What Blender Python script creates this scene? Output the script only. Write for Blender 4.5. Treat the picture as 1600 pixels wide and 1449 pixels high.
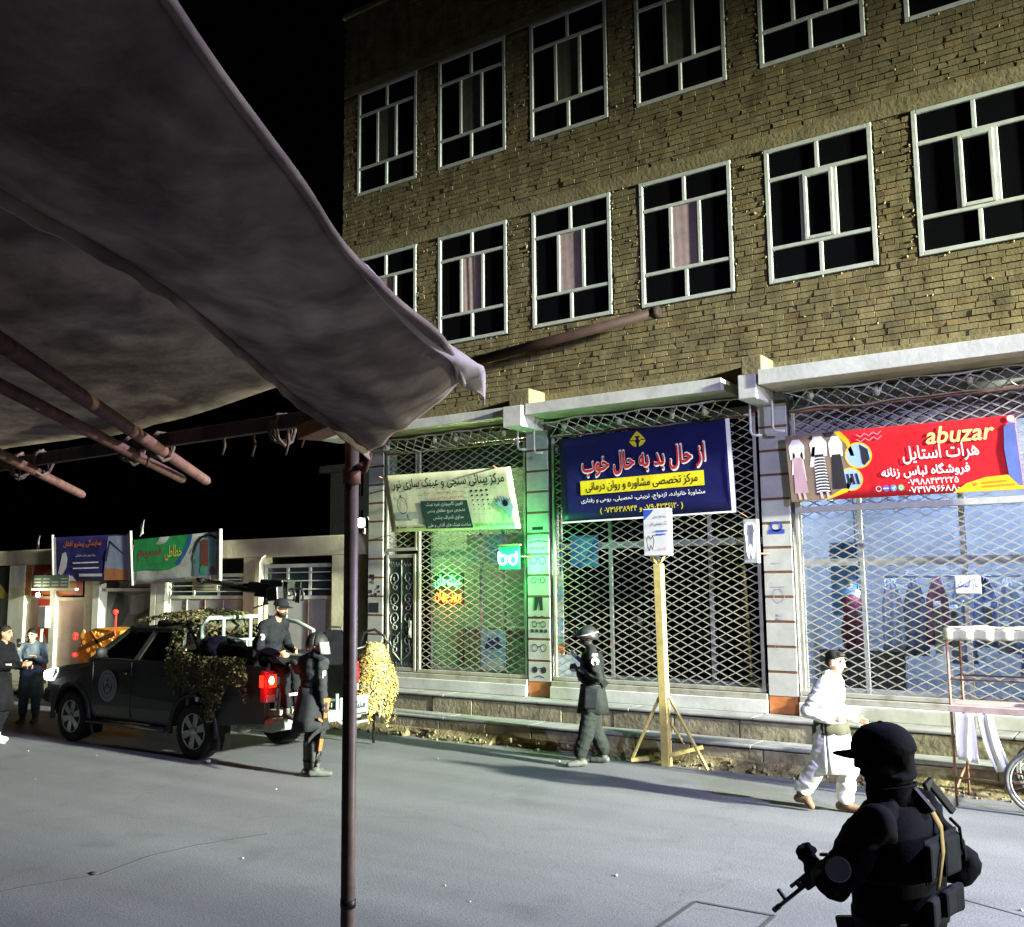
import bpy, bmesh, math, random, unicodedata
from mathutils import Vector, Matrix, Euler, noise, geometry
for _o in list(bpy.data.objects): bpy.data.objects.remove(_o)
SC = bpy.context.scene
COL = SC.collection
R = math.radians
V = Vector
# ---------------------------------------------------------------- camera
cam = bpy.data.objects.new('camera', bpy.data.cameras.new('camera')); COL.objects.link(cam)
cam.data.sensor_width = 36.0; cam.data.lens = 33.75
cam.data.clip_start = 0.05; cam.data.clip_end = 400
_y, _p, _r = R(34.475), R(7.0256), R(-0.5404)
_f = V((-math.sin(_y)*math.cos(_p), math.cos(_y)*math.cos(_p), math.sin(_p)))
_r0 = V((math.cos(_y), math.sin(_y), 0)); _u0 = _r0.cross(_f)
_rt = _r0*math.cos(_r) + _u0*math.sin(_r); _up = -_r0*math.sin(_r) + _u0*math.cos(_r)
_m = Matrix((_rt, _up, -_f)).transposed().to_4x4(); _m.translation = V((0, 0, 2.4))
cam.matrix_world = _m
SC.camera = cam
# ---------------------------------------------------------------- night sky
W = bpy.data.worlds.new('World'); SC.world = W; W.use_nodes = True
_nt = W.node_tree; _bg = _nt.nodes['Background']
_sky = _nt.nodes.new('ShaderNodeTexSky'); _sky.sky_type = 'NISHITA'; _sky.sun_disc = False
_sky.sun_elevation = R(-5.5); _sky.sun_rotation = R(200)
_nt.links.new(_sky.outputs['Color'], _bg.inputs['Color']); _bg.inputs['Strength'].default_value = 0.05
SC.view_settings.view_transform = 'Standard'; SC.view_settings.look = 'None'
SC.view_settings.exposure = 0.0; SC.view_settings.gamma = 1.0
SC.cycles.use_denoising = True
SC.cycles.max_bounces = 6; SC.cycles.diffuse_bounces = 3; SC.cycles.glossy_bounces = 3
SC.cycles.transparent_max_bounces = 12; SC.cycles.sample_clamp_indirect = 4.0
SC.cycles.caustics_reflective = False; SC.cycles.caustics_refractive = False
# ---------------------------------------------------------------- lamps of the street (the lamp posts themselves stand outside the frame, built below)
def lamp(name, loc, power, color, radius=0.08, kind='POINT', aim=None, spot=120, parent=None):
    L = bpy.data.lights.new(name, kind); L.energy = power; L.color = color
    L.shadow_soft_size = radius
    if kind == 'SPOT': L.spot_size = R(spot); L.spot_blend = 0.6
    o = bpy.data.objects.new(name, L); COL.objects.link(o); o.location = loc
    if aim is not None:
        o.rotation_euler = (V(aim)-V(loc)).to_track_quat('-Z', 'Y').to_euler()
    if parent is not None:
        o.parent = parent; o.matrix_parent_inverse = parent.matrix_basis.inverted()
    return o
KEY_LOC, KEY_POW, KEY_COL = (22.0, 9.6, 9.5), 300000, (0.95, 1.0, 0.78)
LOW_LOC, LOW_POW, LOW_COL = (9.0, 9.9, 2.3), 14000, (0.97, 1.0, 0.82)
COOL_LOC, COOL_POW, COOL_COL = (3.0, 7.6, 6.4), 6400, (0.60, 0.60, 1.0)
# ---------------------------------------------------------------- helpers
rnd = random.Random(7)
def tag(o, label=None, cat=None, group=None, kind=None):
    if label: o['label'] = label
    if cat: o['category'] = cat
    if group: o['group'] = group
    if kind: o['kind'] = kind
    return o
def empty(name, loc, label, cat, group=None, kind=None):
    o = bpy.data.objects.new(name, None); COL.objects.link(o); o.location = loc
    o.empty_display_size = 0.2
    return tag(o, label, cat, group, kind)
def setpar(o, p):
    if p is None: return
    o.parent = p
    o.matrix_parent_inverse = p.matrix_basis.inverted() if p.type == 'EMPTY' else Matrix.Identity(4)
def copy_tree(o, parent=None):
    c = o.copy(); COL.objects.link(c)
    if parent is not None: c.parent = parent
    for ch in [x for x in bpy.data.objects if x.parent == o]: copy_tree(ch, c)
    return c
def frame_of(d, up=(0, 0, 1)):
    d = V(d).normalized(); up = V(up)
    if abs(d.dot(up)) > 0.99: up = V((1, 0, 0)) if abs(d.x) < 0.9 else V((0, 1, 0))
    s = d.cross(up).normalized(); return d, s, s.cross(d).normalized()
class MB:
    def __init__(s): s.v = []; s.f = []; s.m = []; s.sm = []
    def add(s, vs, fs, mi=0, sm=False):
        o = len(s.v); s.v += [tuple(p) for p in vs]
        for f in fs:
            s.f.append(tuple(i+o for i in f)); s.m.append(mi); s.sm.append(sm)
        return s
    def bx(s, x0, x1, y0, y1, z0, z1, mi=0):
        vs = [(x0,y0,z0),(x1,y0,z0),(x1,y1,z0),(x0,y1,z0),(x0,y0,z1),(x1,y0,z1),(x1,y1,z1),(x0,y1,z1)]
        return s.add(vs, [(0,3,2,1),(4,5,6,7),(0,1,5,4),(1,2,6,5),(2,3,7,6),(3,0,4,7)], mi)
    def box(s, c, d, rot=None, mi=0):
        M = rot.to_matrix() if isinstance(rot, Euler) else (rot if rot is not None else Matrix.Identity(3))
        h = [x/2 for x in d]; c = V(c)
        vs = [c + M @ V((a*h[0], b*h[1], e*h[2])) for e in (-1,1) for a,b in ((-1,-1),(1,-1),(1,1),(-1,1))]
        return s.add(vs, [(0,3,2,1),(4,5,6,7),(0,1,5,4),(1,2,6,5),(2,3,7,6),(3,0,4,7)], mi)
    def bar(s, p, q, w, h, up=(0,0,1), mi=0):
        p, q = V(p), V(q); d, a, b = frame_of(q-p, up)
        vs = [x + a*(i*w/2) + b*(j*h/2) for x in (p, q) for i,j in ((-1,-1),(1,-1),(1,1),(-1,1))]
        return s.add(vs, [(0,3,2,1),(4,5,6,7),(0,1,5,4),(1,2,6,5),(2,3,7,6),(3,0,4,7)], mi)
    def tube(s, pts, r, n=8, mi=0, closed=False, caps=True):
        pts = [V(p) for p in pts]; N = len(pts)
        rr = r if isinstance(r, (list, tuple)) else [r]*N
        vs = []; prev = None
        for i in range(N):
            if closed: d = pts[(i+1) % N]-pts[i-1]
            else: d = pts[min(i+1, N-1)]-pts[max(i-1, 0)]
            if prev is None: _, a, b = frame_of(d)
            else:
                d = d.normalized(); a = (prev - d*prev.dot(d)).normalized(); b = a.cross(d)*-1
                b = d.cross(a)*-1
            prev = a
            d = d.normalized(); b = d.cross(a)
            for k in range(n):
                t = 2*math.pi*k/n; vs.append(pts[i] + (a*math.cos(t)+b*math.sin(t))*rr[i])
        fs = []
        for i in range(N if closed else N-1):
            j = (i+1) % N
            for k in range(n):
                k2 = (k+1) % n; fs.append((i*n+k, i*n+k2, j*n+k2, j*n+k))
        s.add(vs, fs, mi, True)
        if caps and not closed:
            o = len(s.v)-len(vs)
            s.f.append(tuple(o+k for k in reversed(range(n)))); s.m.append(mi); s.sm.append(False)
            s.f.append(tuple(o+(N-1)*n+k for k in range(n))); s.m.append(mi); s.sm.append(False)
        return s
    def lathe(s, prof, c, axis=(0,0,1), n=24, mi=0, sm=True, caps=True):
        d, a, b = frame_of(axis); c = V(c)
        vs = [c + d*h + (a*math.cos(2*math.pi*k/n) + b*math.sin(2*math.pi*k/n))*r for r, h in prof for k in range(n)]
        fs = [(i*n+k, i*n+(k+1) % n, (i+1)*n+(k+1) % n, (i+1)*n+k) for i in range(len(prof)-1) for k in range(n)]
        s.add(vs, fs, mi, sm)
        if caps:
            o = len(s.v)-len(vs); L = len(prof)-1
            if prof[0][0] > 1e-4: s.f.append(tuple(o+k for k in range(n))); s.m.append(mi); s.sm.append(False)
            if prof[L][0] > 1e-4: s.f.append(tuple(o+L*n+k for k in range(n))); s.m.append(mi); s.sm.append(False)
        return s
    def ell(s, c, rad, rot=None, nu=14, nv=9, mi=0, jit=0.0):
        M = rot.to_matrix() if isinstance(rot, Euler) else (rot if rot is not None else Matrix.Identity(3))
        c = V(c); vs = []
        sd = V((rnd.random()*50, rnd.random()*50, 0))
        for i in range(nv+1):
            ph = math.pi*i/nv
            for k in range(nu):
                th = 2*math.pi*k/nu
                q = V((math.sin(ph)*math.cos(th), math.sin(ph)*math.sin(th), math.cos(ph)))
                if jit: q *= 1 + jit*noise.noise(q*1.7+sd)
                vs.append(c + M @ V((q.x*rad[0], q.y*rad[1], q.z*rad[2])))
        fs = [(i*nu+k, i*nu+(k+1) % nu, (i+1)*nu+(k+1) % nu, (i+1)*nu+k) for i in range(nv) for k in range(nu)]
        return s.add(vs, fs, mi, True)
    def prism(s, poly, o, u, v, w, mi=0):
        o, u, v, w = V(o), V(u), V(v), V(w); n = len(poly)
        vs = [o+u*a+v*b for a, b in poly] + [o+u*a+v*b+w for a, b in poly]
        fs = [tuple(range(n)), tuple(range(2*n-1, n-1, -1))] + [(i, i+n, (i+1) % n+n, (i+1) % n) for i in range(n)]
        return s.add(vs, fs, mi)
    def poly(s, pts, mi=0): return s.add(pts, [tuple(range(len(pts)))], mi)
    def grid(s, rows, mi=0, sm=True):
        m = len(rows[0]); vs = [p for r in rows for p in r]
        return s.add(vs, [(i*m+k, i*m+k+1, (i+1)*m+k+1, (i+1)*m+k) for i in range(len(rows)-1) for k in range(m-1)], mi, sm)
    def loft(s, secs, mi=0, sm=True, caps=True):
        n = len(secs[0]); vs = [p for r in secs for p in r]
        fs = [(i*n+k, i*n+(k+1) % n, (i+1)*n+(k+1) % n, (i+1)*n+k) for i in range(len(secs)-1) for k in range(n)]
        if caps: fs += [tuple(range(n)), tuple((len(secs)-1)*n+k for k in range(n))]
        return s.add(vs, fs, mi, sm)
    def build(s, name, mats, parent=None, bevel=0, solid=0, sub=0, normals=True, bseg=2):
        me = bpy.data.meshes.new(name); me.from_pydata(s.v, [], s.f)
        if not isinstance(mats, (list, tuple)): mats = [mats]
        for m in mats: me.materials.append(m)
        me.polygons.foreach_set('material_index', s.m); me.polygons.foreach_set('use_smooth', s.sm)
        if normals:
            bm = bmesh.new(); bm.from_mesh(me); bmesh.ops.recalc_face_normals(bm, faces=bm.faces); bm.to_mesh(me); bm.free()
        me.update()
        o = bpy.data.objects.new(name, me); COL.objects.link(o); setpar(o, parent)
        if solid: md = o.modifiers.new('solid', 'SOLIDIFY'); md.thickness = solid; md.offset = 0
        if sub: md = o.modifiers.new('sub', 'SUBSURF'); md.levels = sub; md.render_levels = sub
        if bevel:
            md = o.modifiers.new('bevel', 'BEVEL'); md.width = bevel; md.segments = bseg; md.limit_method = 'ANGLE'; md.angle_limit = R(35)
        return o
# ---------------------------------------------------------------- lettering (Arabic script shaped by hand, right to left)
FORM = {}
for _cp in list(range(0xFB50, 0xFDFE)) + list(range(0xFE80, 0xFEFD)):
    _d = unicodedata.decomposition(chr(_cp)).split()
    if len(_d) == 2 and _d[0] in ('<isolated>', '<final>', '<initial>', '<medial>'):
        FORM.setdefault(chr(int(_d[1], 16)), {}).setdefault(_d[0][1:-1], chr(_cp))
def shape(t):
    out = []; prevj = False; i = 0
    while i < len(t):
        c = t[i]; f = FORM.get(c)
        if f is None: out.append(c); prevj = False; i += 1; continue
        if c == '\u0644' and i+1 < len(t) and t[i+1] == '\u0627':
            out.append('\uFEFC' if prevj else '\uFEFB'); prevj = False; i += 2; continue
        nxt = FORM.get(t[i+1]) if i+1 < len(t) else None
        joinn = 'initial' in f and nxt is not None and 'final' in nxt
        k = ('medial' if joinn else 'final') if prevj else ('initial' if joinn else 'isolated')
        out.append(f.get(k) or f.get('isolated') or c); prevj = joinn; i += 1
    out.reverse(); res = []; run = []
    for c in out:                                   # digits keep their own left-to-right order
        if c.isdigit(): run.insert(0, c)
        else: res += run; run = []; res.append({'(': ')', ')': '('}.get(c, c))
    return ''.join(res+run)
_tc = {}
def text_geo(t, bold=0.0, rtl=True):
    key = (t, bold, rtl)
    if key in _tc: return _tc[key]
    cu = bpy.data.curves.new('t', 'FONT'); cu.body = shape(t) if rtl else t
    cu.resolution_u = 2; cu.size = 1.0; cu.fill_mode = 'NONE'
    o = bpy.data.objects.new('t', cu); COL.objects.link(o)
    me = bpy.data.meshes.new_from_object(o.evaluated_get(bpy.context.evaluated_depsgraph_get()))
    pts = [v.co.xy.copy() for v in me.vertices]; ed = [tuple(e.vertices) for e in me.edges]
    bpy.data.objects.remove(o); bpy.data.curves.remove(cu); bpy.data.meshes.remove(me)
    # fill the outlines by winding number: the font's overlapping strokes would leave gaps otherwise
    nxt = {}
    for i, j in ed: nxt.setdefault(i, []).append(j); nxt.setdefault(j, []).append(i)
    seen = set(); dirs = []
    for i in range(len(pts)):
        if i in seen or i not in nxt: continue
        loop = [i]; seen.add(i); cur = i
        while True:
            n_ = [j for j in nxt[cur] if j not in seen]
            if cur == i: n_ = [j for j in n_ if j == i+1] or n_
            if not n_: break
            cur = n_[0]; seen.add(cur); loop.append(cur)
        dirs += list(zip(loop, loop[1:]+loop[:1]))
    vs2, _, fs2, _, _, _ = geometry.delaunay_2d_cdt(pts, dirs, [], 0, 1e-5)
    sg = [(pts[i], pts[j]) for i, j in dirs]; fs = []
    for f in fs2:
        c = sum((vs2[k] for k in f), V((0, 0)))/len(f); w = 0
        for p, q in sg:
            if (p.y <= c.y) != (q.y <= c.y):
                x = p.x+(c.y-p.y)*(q.x-p.x)/(q.y-p.y)
                if x > c.x: w += 1 if q.y > p.y else -1
        if w: fs.append(tuple(f))
    use = sorted({k for f in fs for k in f}); ix = {k: i for i, k in enumerate(use)}
    vs = [V((vs2[k].x, vs2[k].y, 0)) for k in use]; fs = [tuple(ix[k] for k in f) for f in fs]
    x0 = min(v.x for v in vs); x1 = max(v.x for v in vs); y0 = min(v.y for v in vs); y1 = max(v.y for v in vs)
    _tc[key] = (vs, fs, x0, x1, y0, y1); return _tc[key]
class Face:
    """A flat sign face: its corner, its two edge vectors and its outward normal. a, b run 0..1 across and up."""
    def __init__(s, bl, br, tl):
        s.o = V(bl); s.u = V(br)-s.o; s.v = V(tl)-s.o; s.n = s.u.cross(s.v).normalized()
        s.W = s.u.length; s.H = s.v.length
    def p(s, a, b, d=0.0): return s.o + s.u*a + s.v*b + s.n*d
    def rect(s, mb, a0, b0, a1, b1, d=0.002, mi=0): mb.poly([s.p(a0,b0,d), s.p(a1,b0,d), s.p(a1,b1,d), s.p(a0,b1,d)], mi)
    def shp(s, mb, pts, d=0.002, mi=0): mb.poly([s.p(a, b, d) for a, b in pts], mi)
    def disc(s, mb, a, b, r, d=0.002, mi=0, n=20, sx=1.0, sy=1.0):
        mb.poly([s.p(a+r*sx*math.cos(2*math.pi*k/n)/s.W, b+r*sy*math.sin(2*math.pi*k/n)/s.H, d) for k in range(n)], mi)
    def ring(s, mb, a, b, r, w, d=0.002, mi=0, n=22, sx=1.0, sy=1.0):
        vs = []; 
        for k in range(n):
            t = 2*math.pi*k/n
            for q in (r, r-w): vs.append(s.p(a+q*sx*math.cos(t)/s.W, b+q*sy*math.sin(t)/s.H, d))
        mb.add(vs, [(2*k, 2*((k+1) % n), 2*((k+1) % n)+1, 2*k+1) for k in range(n)], mi)
    def line(s, mb, pts, w, d=0.002, mi=0):
        for (a0, b0), (a1, b1) in zip(pts, pts[1:]):
            p, q = s.p(a0, b0, d), s.p(a1, b1, d); t = (q-p).normalized().cross(s.n)*w/2
            mb.poly([p-t, q-t, q+t, p+t], mi)
    def text(s, mb, t, a0, b0, a1, b1, d=0.004, bold=0.0, mi=0, rtl=True, slant=0.0):
        """bold is a stroke weight in em: the glyphs are laid down several times, a hair apart."""
        vs, fs, x0, x1, y0, y1 = text_geo(t, 0.0, rtl)
        n = 8 if bold > 0.035 else 4
        offs = [(0, 0)] + ([(bold*math.cos(2*math.pi*k/n), bold*math.sin(2*math.pi*k/n)) for k in range(n)] if bold else [])
        for i, (ox, oy) in enumerate(offs):
            mb.add([s.p(a0+(a1-a0)*((v.x+slant*v.y)+ox-x0)/(x1-x0), b0+(b1-b0)*(v.y+oy-y0)/(y1-y0), d+i*0.00005) for v in vs], fs, mi)
# ---------------------------------------------------------------- materials
def mat(name, col, rough=0.7, metal=0.0, var=0.15, scale=6.0, bump=0.0, bscale=40.0, bdist=0.01, col2=None, emit=None, estr=0.0, spec=0.3, detail=6.0, lo=0.35, hi=0.65, sheen=0.0):
    m = bpy.data.materials.new(name); m.use_nodes = True; nt = m.node_tree; b = nt.nodes['Principled BSDF']
    N = nt.nodes.new; L = nt.links.new
    b.inputs['Roughness'].default_value = rough; b.inputs['Metallic'].default_value = metal
    b.inputs['Specular IOR Level'].default_value = spec
    tc = N('ShaderNodeTexCoord')
    if var or col2:
        nz = N('ShaderNodeTexNoise'); nz.inputs['Scale'].default_value = scale; nz.inputs['Detail'].default_value = detail; nz.inputs['Roughness'].default_value = 0.62
        L(tc.outputs['Object'], nz.inputs['Vector'])
        mr = N('ShaderNodeMapRange'); mr.inputs['From Min'].default_value = lo; mr.inputs['From Max'].default_value = hi
        L(nz.outputs['Fac'], mr.inputs['Value'])
        mx = N('ShaderNodeMix'); mx.data_type = 'RGBA'; L(mr.outputs['Result'], mx.inputs['Factor'])
        c2 = col2 or tuple(min(1, c*(1+var)) for c in col); c1 = col if col2 else tuple(c*(1-var) for c in col)
        mx.inputs[6].default_value = (*c1, 1); mx.inputs[7].default_value = (*c2, 1)
        L(mx.outputs[2], b.inputs['Base Color'])
    else: b.inputs['Base Color'].default_value = (*col, 1)
    if bump:
        nb = N('ShaderNodeTexNoise'); nb.inputs['Scale'].default_value = bscale; nb.inputs['Detail'].default_value = 5
        L(tc.outputs['Object'], nb.inputs['Vector'])
        bp = N('ShaderNodeBump'); bp.inputs['Strength'].default_value = bump; bp.inputs['Distance'].default_value = bdist
        L(nb.outputs['Fac'], bp.inputs['Height']); L(bp.outputs['Normal'], b.inputs['Normal'])
    if emit:
        b.inputs['Emission Color'].default_value = (*emit, 1); b.inputs['Emission Strength'].default_value = estr
    return m
M = {}
def mk(k, *a, **kw): M[k] = mat(k, *a, **kw); return M[k]
mk('white_frame', (.44,.47,.44), .45, var=.12, scale=9)
mk('cream_metal', (.22,.20,.15), .5, var=.0, col2=(.34,.33,.29), scale=5, lo=.3, hi=.55, detail=9)
mk('white_metal', (.40,.40,.40), .4, var=.12, scale=12)
mk('dark_glass', (.004,.004,.005), .08, var=0, spec=.5)
mk('black_paint', (.026,.031,.027), .42, var=.25, scale=5, spec=.4, bump=.15, bscale=9)
mk('black_plastic', (.012,.012,.013), .6, var=.2)
mk('black_metal', (.014,.014,.015), .4, var=.3, scale=20, spec=.5)
mk('rubber', (.014,.014,.014), .85, var=.3, scale=20)
mk('alloy', (.30,.31,.32), .4, metal=.6, var=.2, scale=15)
mk('pale_green_metal', (.22,.255,.23), .5, var=.12)
mk('rust_pipe', (.17,.075,.05), .6, var=.3, scale=18, col2=(.30,.15,.10), bump=.3, bscale=60, bdist=.003)
mk('pole_paint', (.12,.085,.06), .45, var=.3, scale=14, col2=(.19,.14,.105), spec=.5, bump=.2, bscale=50, bdist=.002)
mk('wood_yellow', (.62,.50,.17), .6, var=.15, scale=12)
mk('wood_stock', (.30,.10,.03), .5, var=.3, scale=25)
mk('cloth_black', (.012,.013,.016), .9, var=.3, scale=8, bump=.4, bscale=70, bdist=.004, spec=.08)
mk('cloth_cop', (.006,.006,.008), .95, var=.3, scale=8, bump=.4, bscale=70, bdist=.004, spec=.1)
mk('cloth_pouch', (.016,.018,.018), .95, var=.3, scale=8, bump=.4, bscale=70, bdist=.004, spec=.1)
mk('cloth_coat', (.026,.028,.031), .9, var=.25, scale=6, bump=.4, bscale=60, bdist=.005, spec=.08)
mk('cloth_grey', (.055,.06,.062), .9, var=.25, scale=8, bump=.4, bscale=70, bdist=.004, spec=.08)
mk('cloth_green', (.021,.025,.023), .9, var=.25, scale=8, bump=.4, bscale=70, bdist=.004, spec=.08)
mk('cloth_white', (.80,.79,.72), .85, var=.05, scale=6, bump=.3, bscale=40, bdist=.004)
mk('cloth_vest', (.40,.50,.42), .85, var=.1, scale=8)
mk('cloth_blue', (.10,.125,.16), .9, var=.15)
mk('olive_dark', (.06,.06,.04), .9, var=.2)
mk('skin', (.33,.19,.12), .55, var=.12, scale=12)
mk('skin_pale', (.52,.36,.25), .55, var=.08, scale=12)
mk('hair', (.010,.009,.008), .7, var=.3, scale=40)
mk('helmet_grey', (.024,.027,.028), .45, var=.15)
mk('patch_white', (.75,.75,.75), .7, var=.05)
mk('patch_grey', (.33,.33,.33), .7, var=.1)
mk('strap', (.26,.19,.05), .8, var=.2)
mk('boot', (.07,.075,.07), .6, var=.25)
mk('rubble', (.17,.145,.08), .95, var=.5, scale=9, bump=.8, bscale=30)
# ---------------------------------------------------------------- street lamps outside the frame (they light the scene)
def street_lamp(loc, pw, col, label, head_dir):
    x, y, z = loc
    e = empty('street_lamp', (x, y+1.6*0, 0), label, 'street lamp')
    hd = V(head_dir).normalized(); bx_, by_ = x-hd.x*1.3, y-hd.y*1.3
    MB().tube([(bx_, by_, 0), (bx_, by_, z+0.1), (bx_+hd.x*.3, by_+hd.y*.3, z+0.35), (x, y, z+0.3)], .045, 10).build('lamp_post', M['rust_pipe'], e)
    MB().box((x, y, z+.24), (.5, .22, .08), Euler((0, 0, math.atan2(hd.y, hd.x)))).build('lamp_head', M['black_metal'], e, bevel=.01)
    lamp('lamp_light', (x, y, z), pw, col, .5, 'SPOT', (-21.0, 11.2, .5), 34, parent=e)
    bpy.data.lights[-1].spot_blend = 1.0
street_lamp(KEY_LOC, KEY_POW, KEY_COL, 'street lamp beyond the right edge that lights the whole street', (-1, 0, 0))
_e = empty('street_lamp', (3.6, 4.2, 0), 'cool white street lamp on a long arm beyond the right edge', 'street lamp')
MB().tube([(3.6,4.2,0),(3.6,4.2,6.4),(3.5,4.9,6.75),(3.05,7.4,6.65)], [.05,.045,.04,.03], 8).build('lamp_post', M['rust_pipe'], _e)
MB().box((COOL_LOC[0], COOL_LOC[1], COOL_LOC[2]+.22), (.22, .5, .07)).build('lamp_head', M['black_metal'], _e, bevel=.01)
lamp('lamp_light', COOL_LOC, COOL_POW, COOL_COL, .08, 'SPOT', (-4.0, 7.2, .0), 138, parent=_e); bpy.data.lights[-1].spot_blend = 1.0
_e = empty('work_lamp', (LOW_LOC[0]+.3, LOW_LOC[1], 0), 'floodlight on a tripod beyond the right edge, shining along the street', 'lamp')
for _a in range(3): MB().tube([(LOW_LOC[0]+.3, LOW_LOC[1], 2.1), (LOW_LOC[0]+.3+.6*math.cos(_a*2.1), LOW_LOC[1]+.6*math.sin(_a*2.1), .01)], .018, 8).build('leg', M['black_metal'], _e)
MB().box((LOW_LOC[0]+.22, LOW_LOC[1], LOW_LOC[2]), (.2, .34, .26)).build('housing', M['black_metal'], _e, bevel=.02)
lamp('lamp_light', LOW_LOC, LOW_POW, LOW_COL, .06, 'SPOT', (-10, 6.8, .9), 62, parent=_e); bpy.data.lights[-1].spot_blend = 1.0
# ---------------------------------------------------------------- ground
def asphalt():
    m = bpy.data.materials.new('asphalt'); m.use_nodes = True; nt = m.node_tree; b = nt.nodes['Principled BSDF']
    N = nt.nodes.new; L = nt.links.new
    tc = N('ShaderNodeTexCoord')
    def nz(sc, det=6, ro=.6):
        n = N('ShaderNodeTexNoise'); n.inputs['Scale'].default_value = sc; n.inputs['Detail'].default_value = det; n.inputs['Roughness'].default_value = ro
        L(tc.outputs['Object'], n.inputs['Vector']); return n
    big, mid, fine = nz(.28, 5), nz(1.8, 8, .7), nz(60, 3, .75)
    def ramp(src, lo, hi, c0, c1):
        r = N('ShaderNodeValToRGB'); r.color_ramp.elements[0].position = lo; r.color_ramp.elements[1].position = hi
        r.color_ramp.elements[0].color = (*c0, 1); r.color_ramp.elements[1].color = (*c1, 1); L(src, r.inputs[0]); return r
    r1 = ramp(big.outputs['Fac'], .3, .7, (.118,.121,.138), (.148,.152,.172))
    r2 = ramp(mid.outputs['Fac'], .32, .68, (.92,.92,.92), (1.05,1.05,1.05))
    r3 = ramp(fine.outputs['Fac'], .3, .72, (.48,.48,.48), (1.42,1.42,1.42))
    def mul(a, c):
        x = N('ShaderNodeMix'); x.data_type = 'RGBA'; x.blend_type = 'MULTIPLY'; x.inputs['Factor'].default_value = 1
        L(a, x.inputs[6]); L(c, x.inputs[7]); return x.outputs[2]
    col = mul(mul(r1.outputs[0], r2.outputs[0]), r3.outputs[0])
    # tar-filled cracks
    vo = N('ShaderNodeTexVoronoi'); vo.feature = 'DISTANCE_TO_EDGE'; vo.inputs['Scale'].default_value = .22
    wp = N('ShaderNodeVectorMath'); wp.operation = 'ADD'
    wn = nz(1.2, 4); sc = N('ShaderNodeVectorMath'); sc.operation = 'SCALE'; sc.inputs['Scale'].default_value = .9
    L(wn.outputs['Color'], sc.inputs[0]); L(tc.outputs['Object'], wp.inputs[0]); L(sc.outputs[0], wp.inputs[1]); L(wp.outputs[0], vo.inputs['Vector'])
    cr = ramp(vo.outputs['Distance'], .0, .003, (.84,.84,.84), (1,1,1))
    col = mul(col, cr.outputs[0])
    mp = N('ShaderNodeMapping'); mp.inputs['Scale'].default_value = (.10, 1.6, 1); L(tc.outputs['Object'], mp.inputs['Vector'])
    ty = N('ShaderNodeTexNoise'); ty.inputs['Scale'].default_value = 1.0; ty.inputs['Detail'].default_value = 5; L(mp.outputs[0], ty.inputs['Vector'])
    r4 = ramp(ty.outputs['Fac'], .36, .64, (.86,.86,.87), (1.06,1.06,1.05)); col = mul(col, r4.outputs[0])
    st = nz(.9, 3, .5); r5 = ramp(st.outputs['Fac'], .30, .38, (.84,.83,.83), (1,1,1)); col = mul(col, r5.outputs[0])
    L(col, b.inputs['Base Color'])
    b.inputs['Roughness'].default_value = .82; b.inputs['Specular IOR Level'].default_value = .35
    bp = N('ShaderNodeBump'); bp.inputs['Strength'].default_value = .55; bp.inputs['Distance'].default_value = .008
    ad = N('ShaderNodeMath'); ad.operation = 'MULTIPLY_ADD'; ad.inputs[1].default_value = .5
    L(mid.outputs['Fac'], ad.inputs[0]); L(fine.outputs['Fac'], ad.inputs[2]); L(ad.outputs[0], bp.inputs['Height']); L(bp.outputs['Normal'], b.inputs['Normal'])
    return m
mk('dirt', (.16,.13,.085), .95, var=.35, scale=3, bump=.6, bscale=25, bdist=.02)
MB().poly([(-160,-120,-.03),(120,-120,-.03),(120,160,-.03),(-160,160,-.03)]).build('ground', M['dirt'])['kind'] = 'structure'
g = MB().poly([(-70,-25,0),(40,-25,0),(40,11.93,0),(-70,11.93,0)]).build('road', asphalt()); g['kind'] = 'structure'
mk('concrete', (.22,.20,.135), .9, var=.42, scale=3.2, bump=.7, bscale=18, bdist=.012)
mk('concrete_tread', (.22,.22,.23), .85, var=.25, scale=3, bump=.25, bscale=18, bdist=.006)
mk('plaster_white', (.47,.47,.455), .85, var=.15, scale=2.4, bump=.3, bscale=14, bdist=.006)
mk('plaster_cream', (.40,.37,.28), .85, var=.16, scale=2.5, bump=.3, bscale=16, bdist=.006)
# pavement steps along the shop fronts: two treads and a block riser each, on a rough footing
sx0, sx1 = -12.95, 3.0
st = MB()
def wobble_strip(mb, y0, y1, z0, z1, mi_r, mi_t, step=.9):
    """a row of concrete blocks: riser face, tread on top, small gaps and height differences between blocks"""
    x = sx0
    while x < sx1:
        w = step*(0.85+.3*rnd.random()); x2 = min(sx1, x+w)
        dz = (rnd.random()-.5)*.012; dy = (rnd.random()-.5)*.018
        mb.bx(x+.003, x2-.003, y0+dy+.02, y1, z0, z1-.045+dz, mi_r)
        x = x2
    x = sx0
    while x < sx1:
        w = step*1.7*(0.8+.4*rnd.random()); x2 = min(sx1, x+w); dy = (rnd.random()-.5)*.012; dz = (rnd.random()-.5)*.006
        mb.bx(x+.002, x2-.002, y0+dy, y1-.002, z1-.045+.007, z1+dz, mi_t)
        x = x2
wobble_strip(st, 11.97, 12.44, .12, .32, 0, 1)
wobble_strip(st, 12.44, 13.02, .29, .60, 0, 1)
st.bx(sx0, sx1, 12.5, 13.02, -.02, .54, 0)
o = st.build('steps', [M['concrete'], M['concrete_tread']], bevel=.012); o['kind'] = 'structure'
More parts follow.
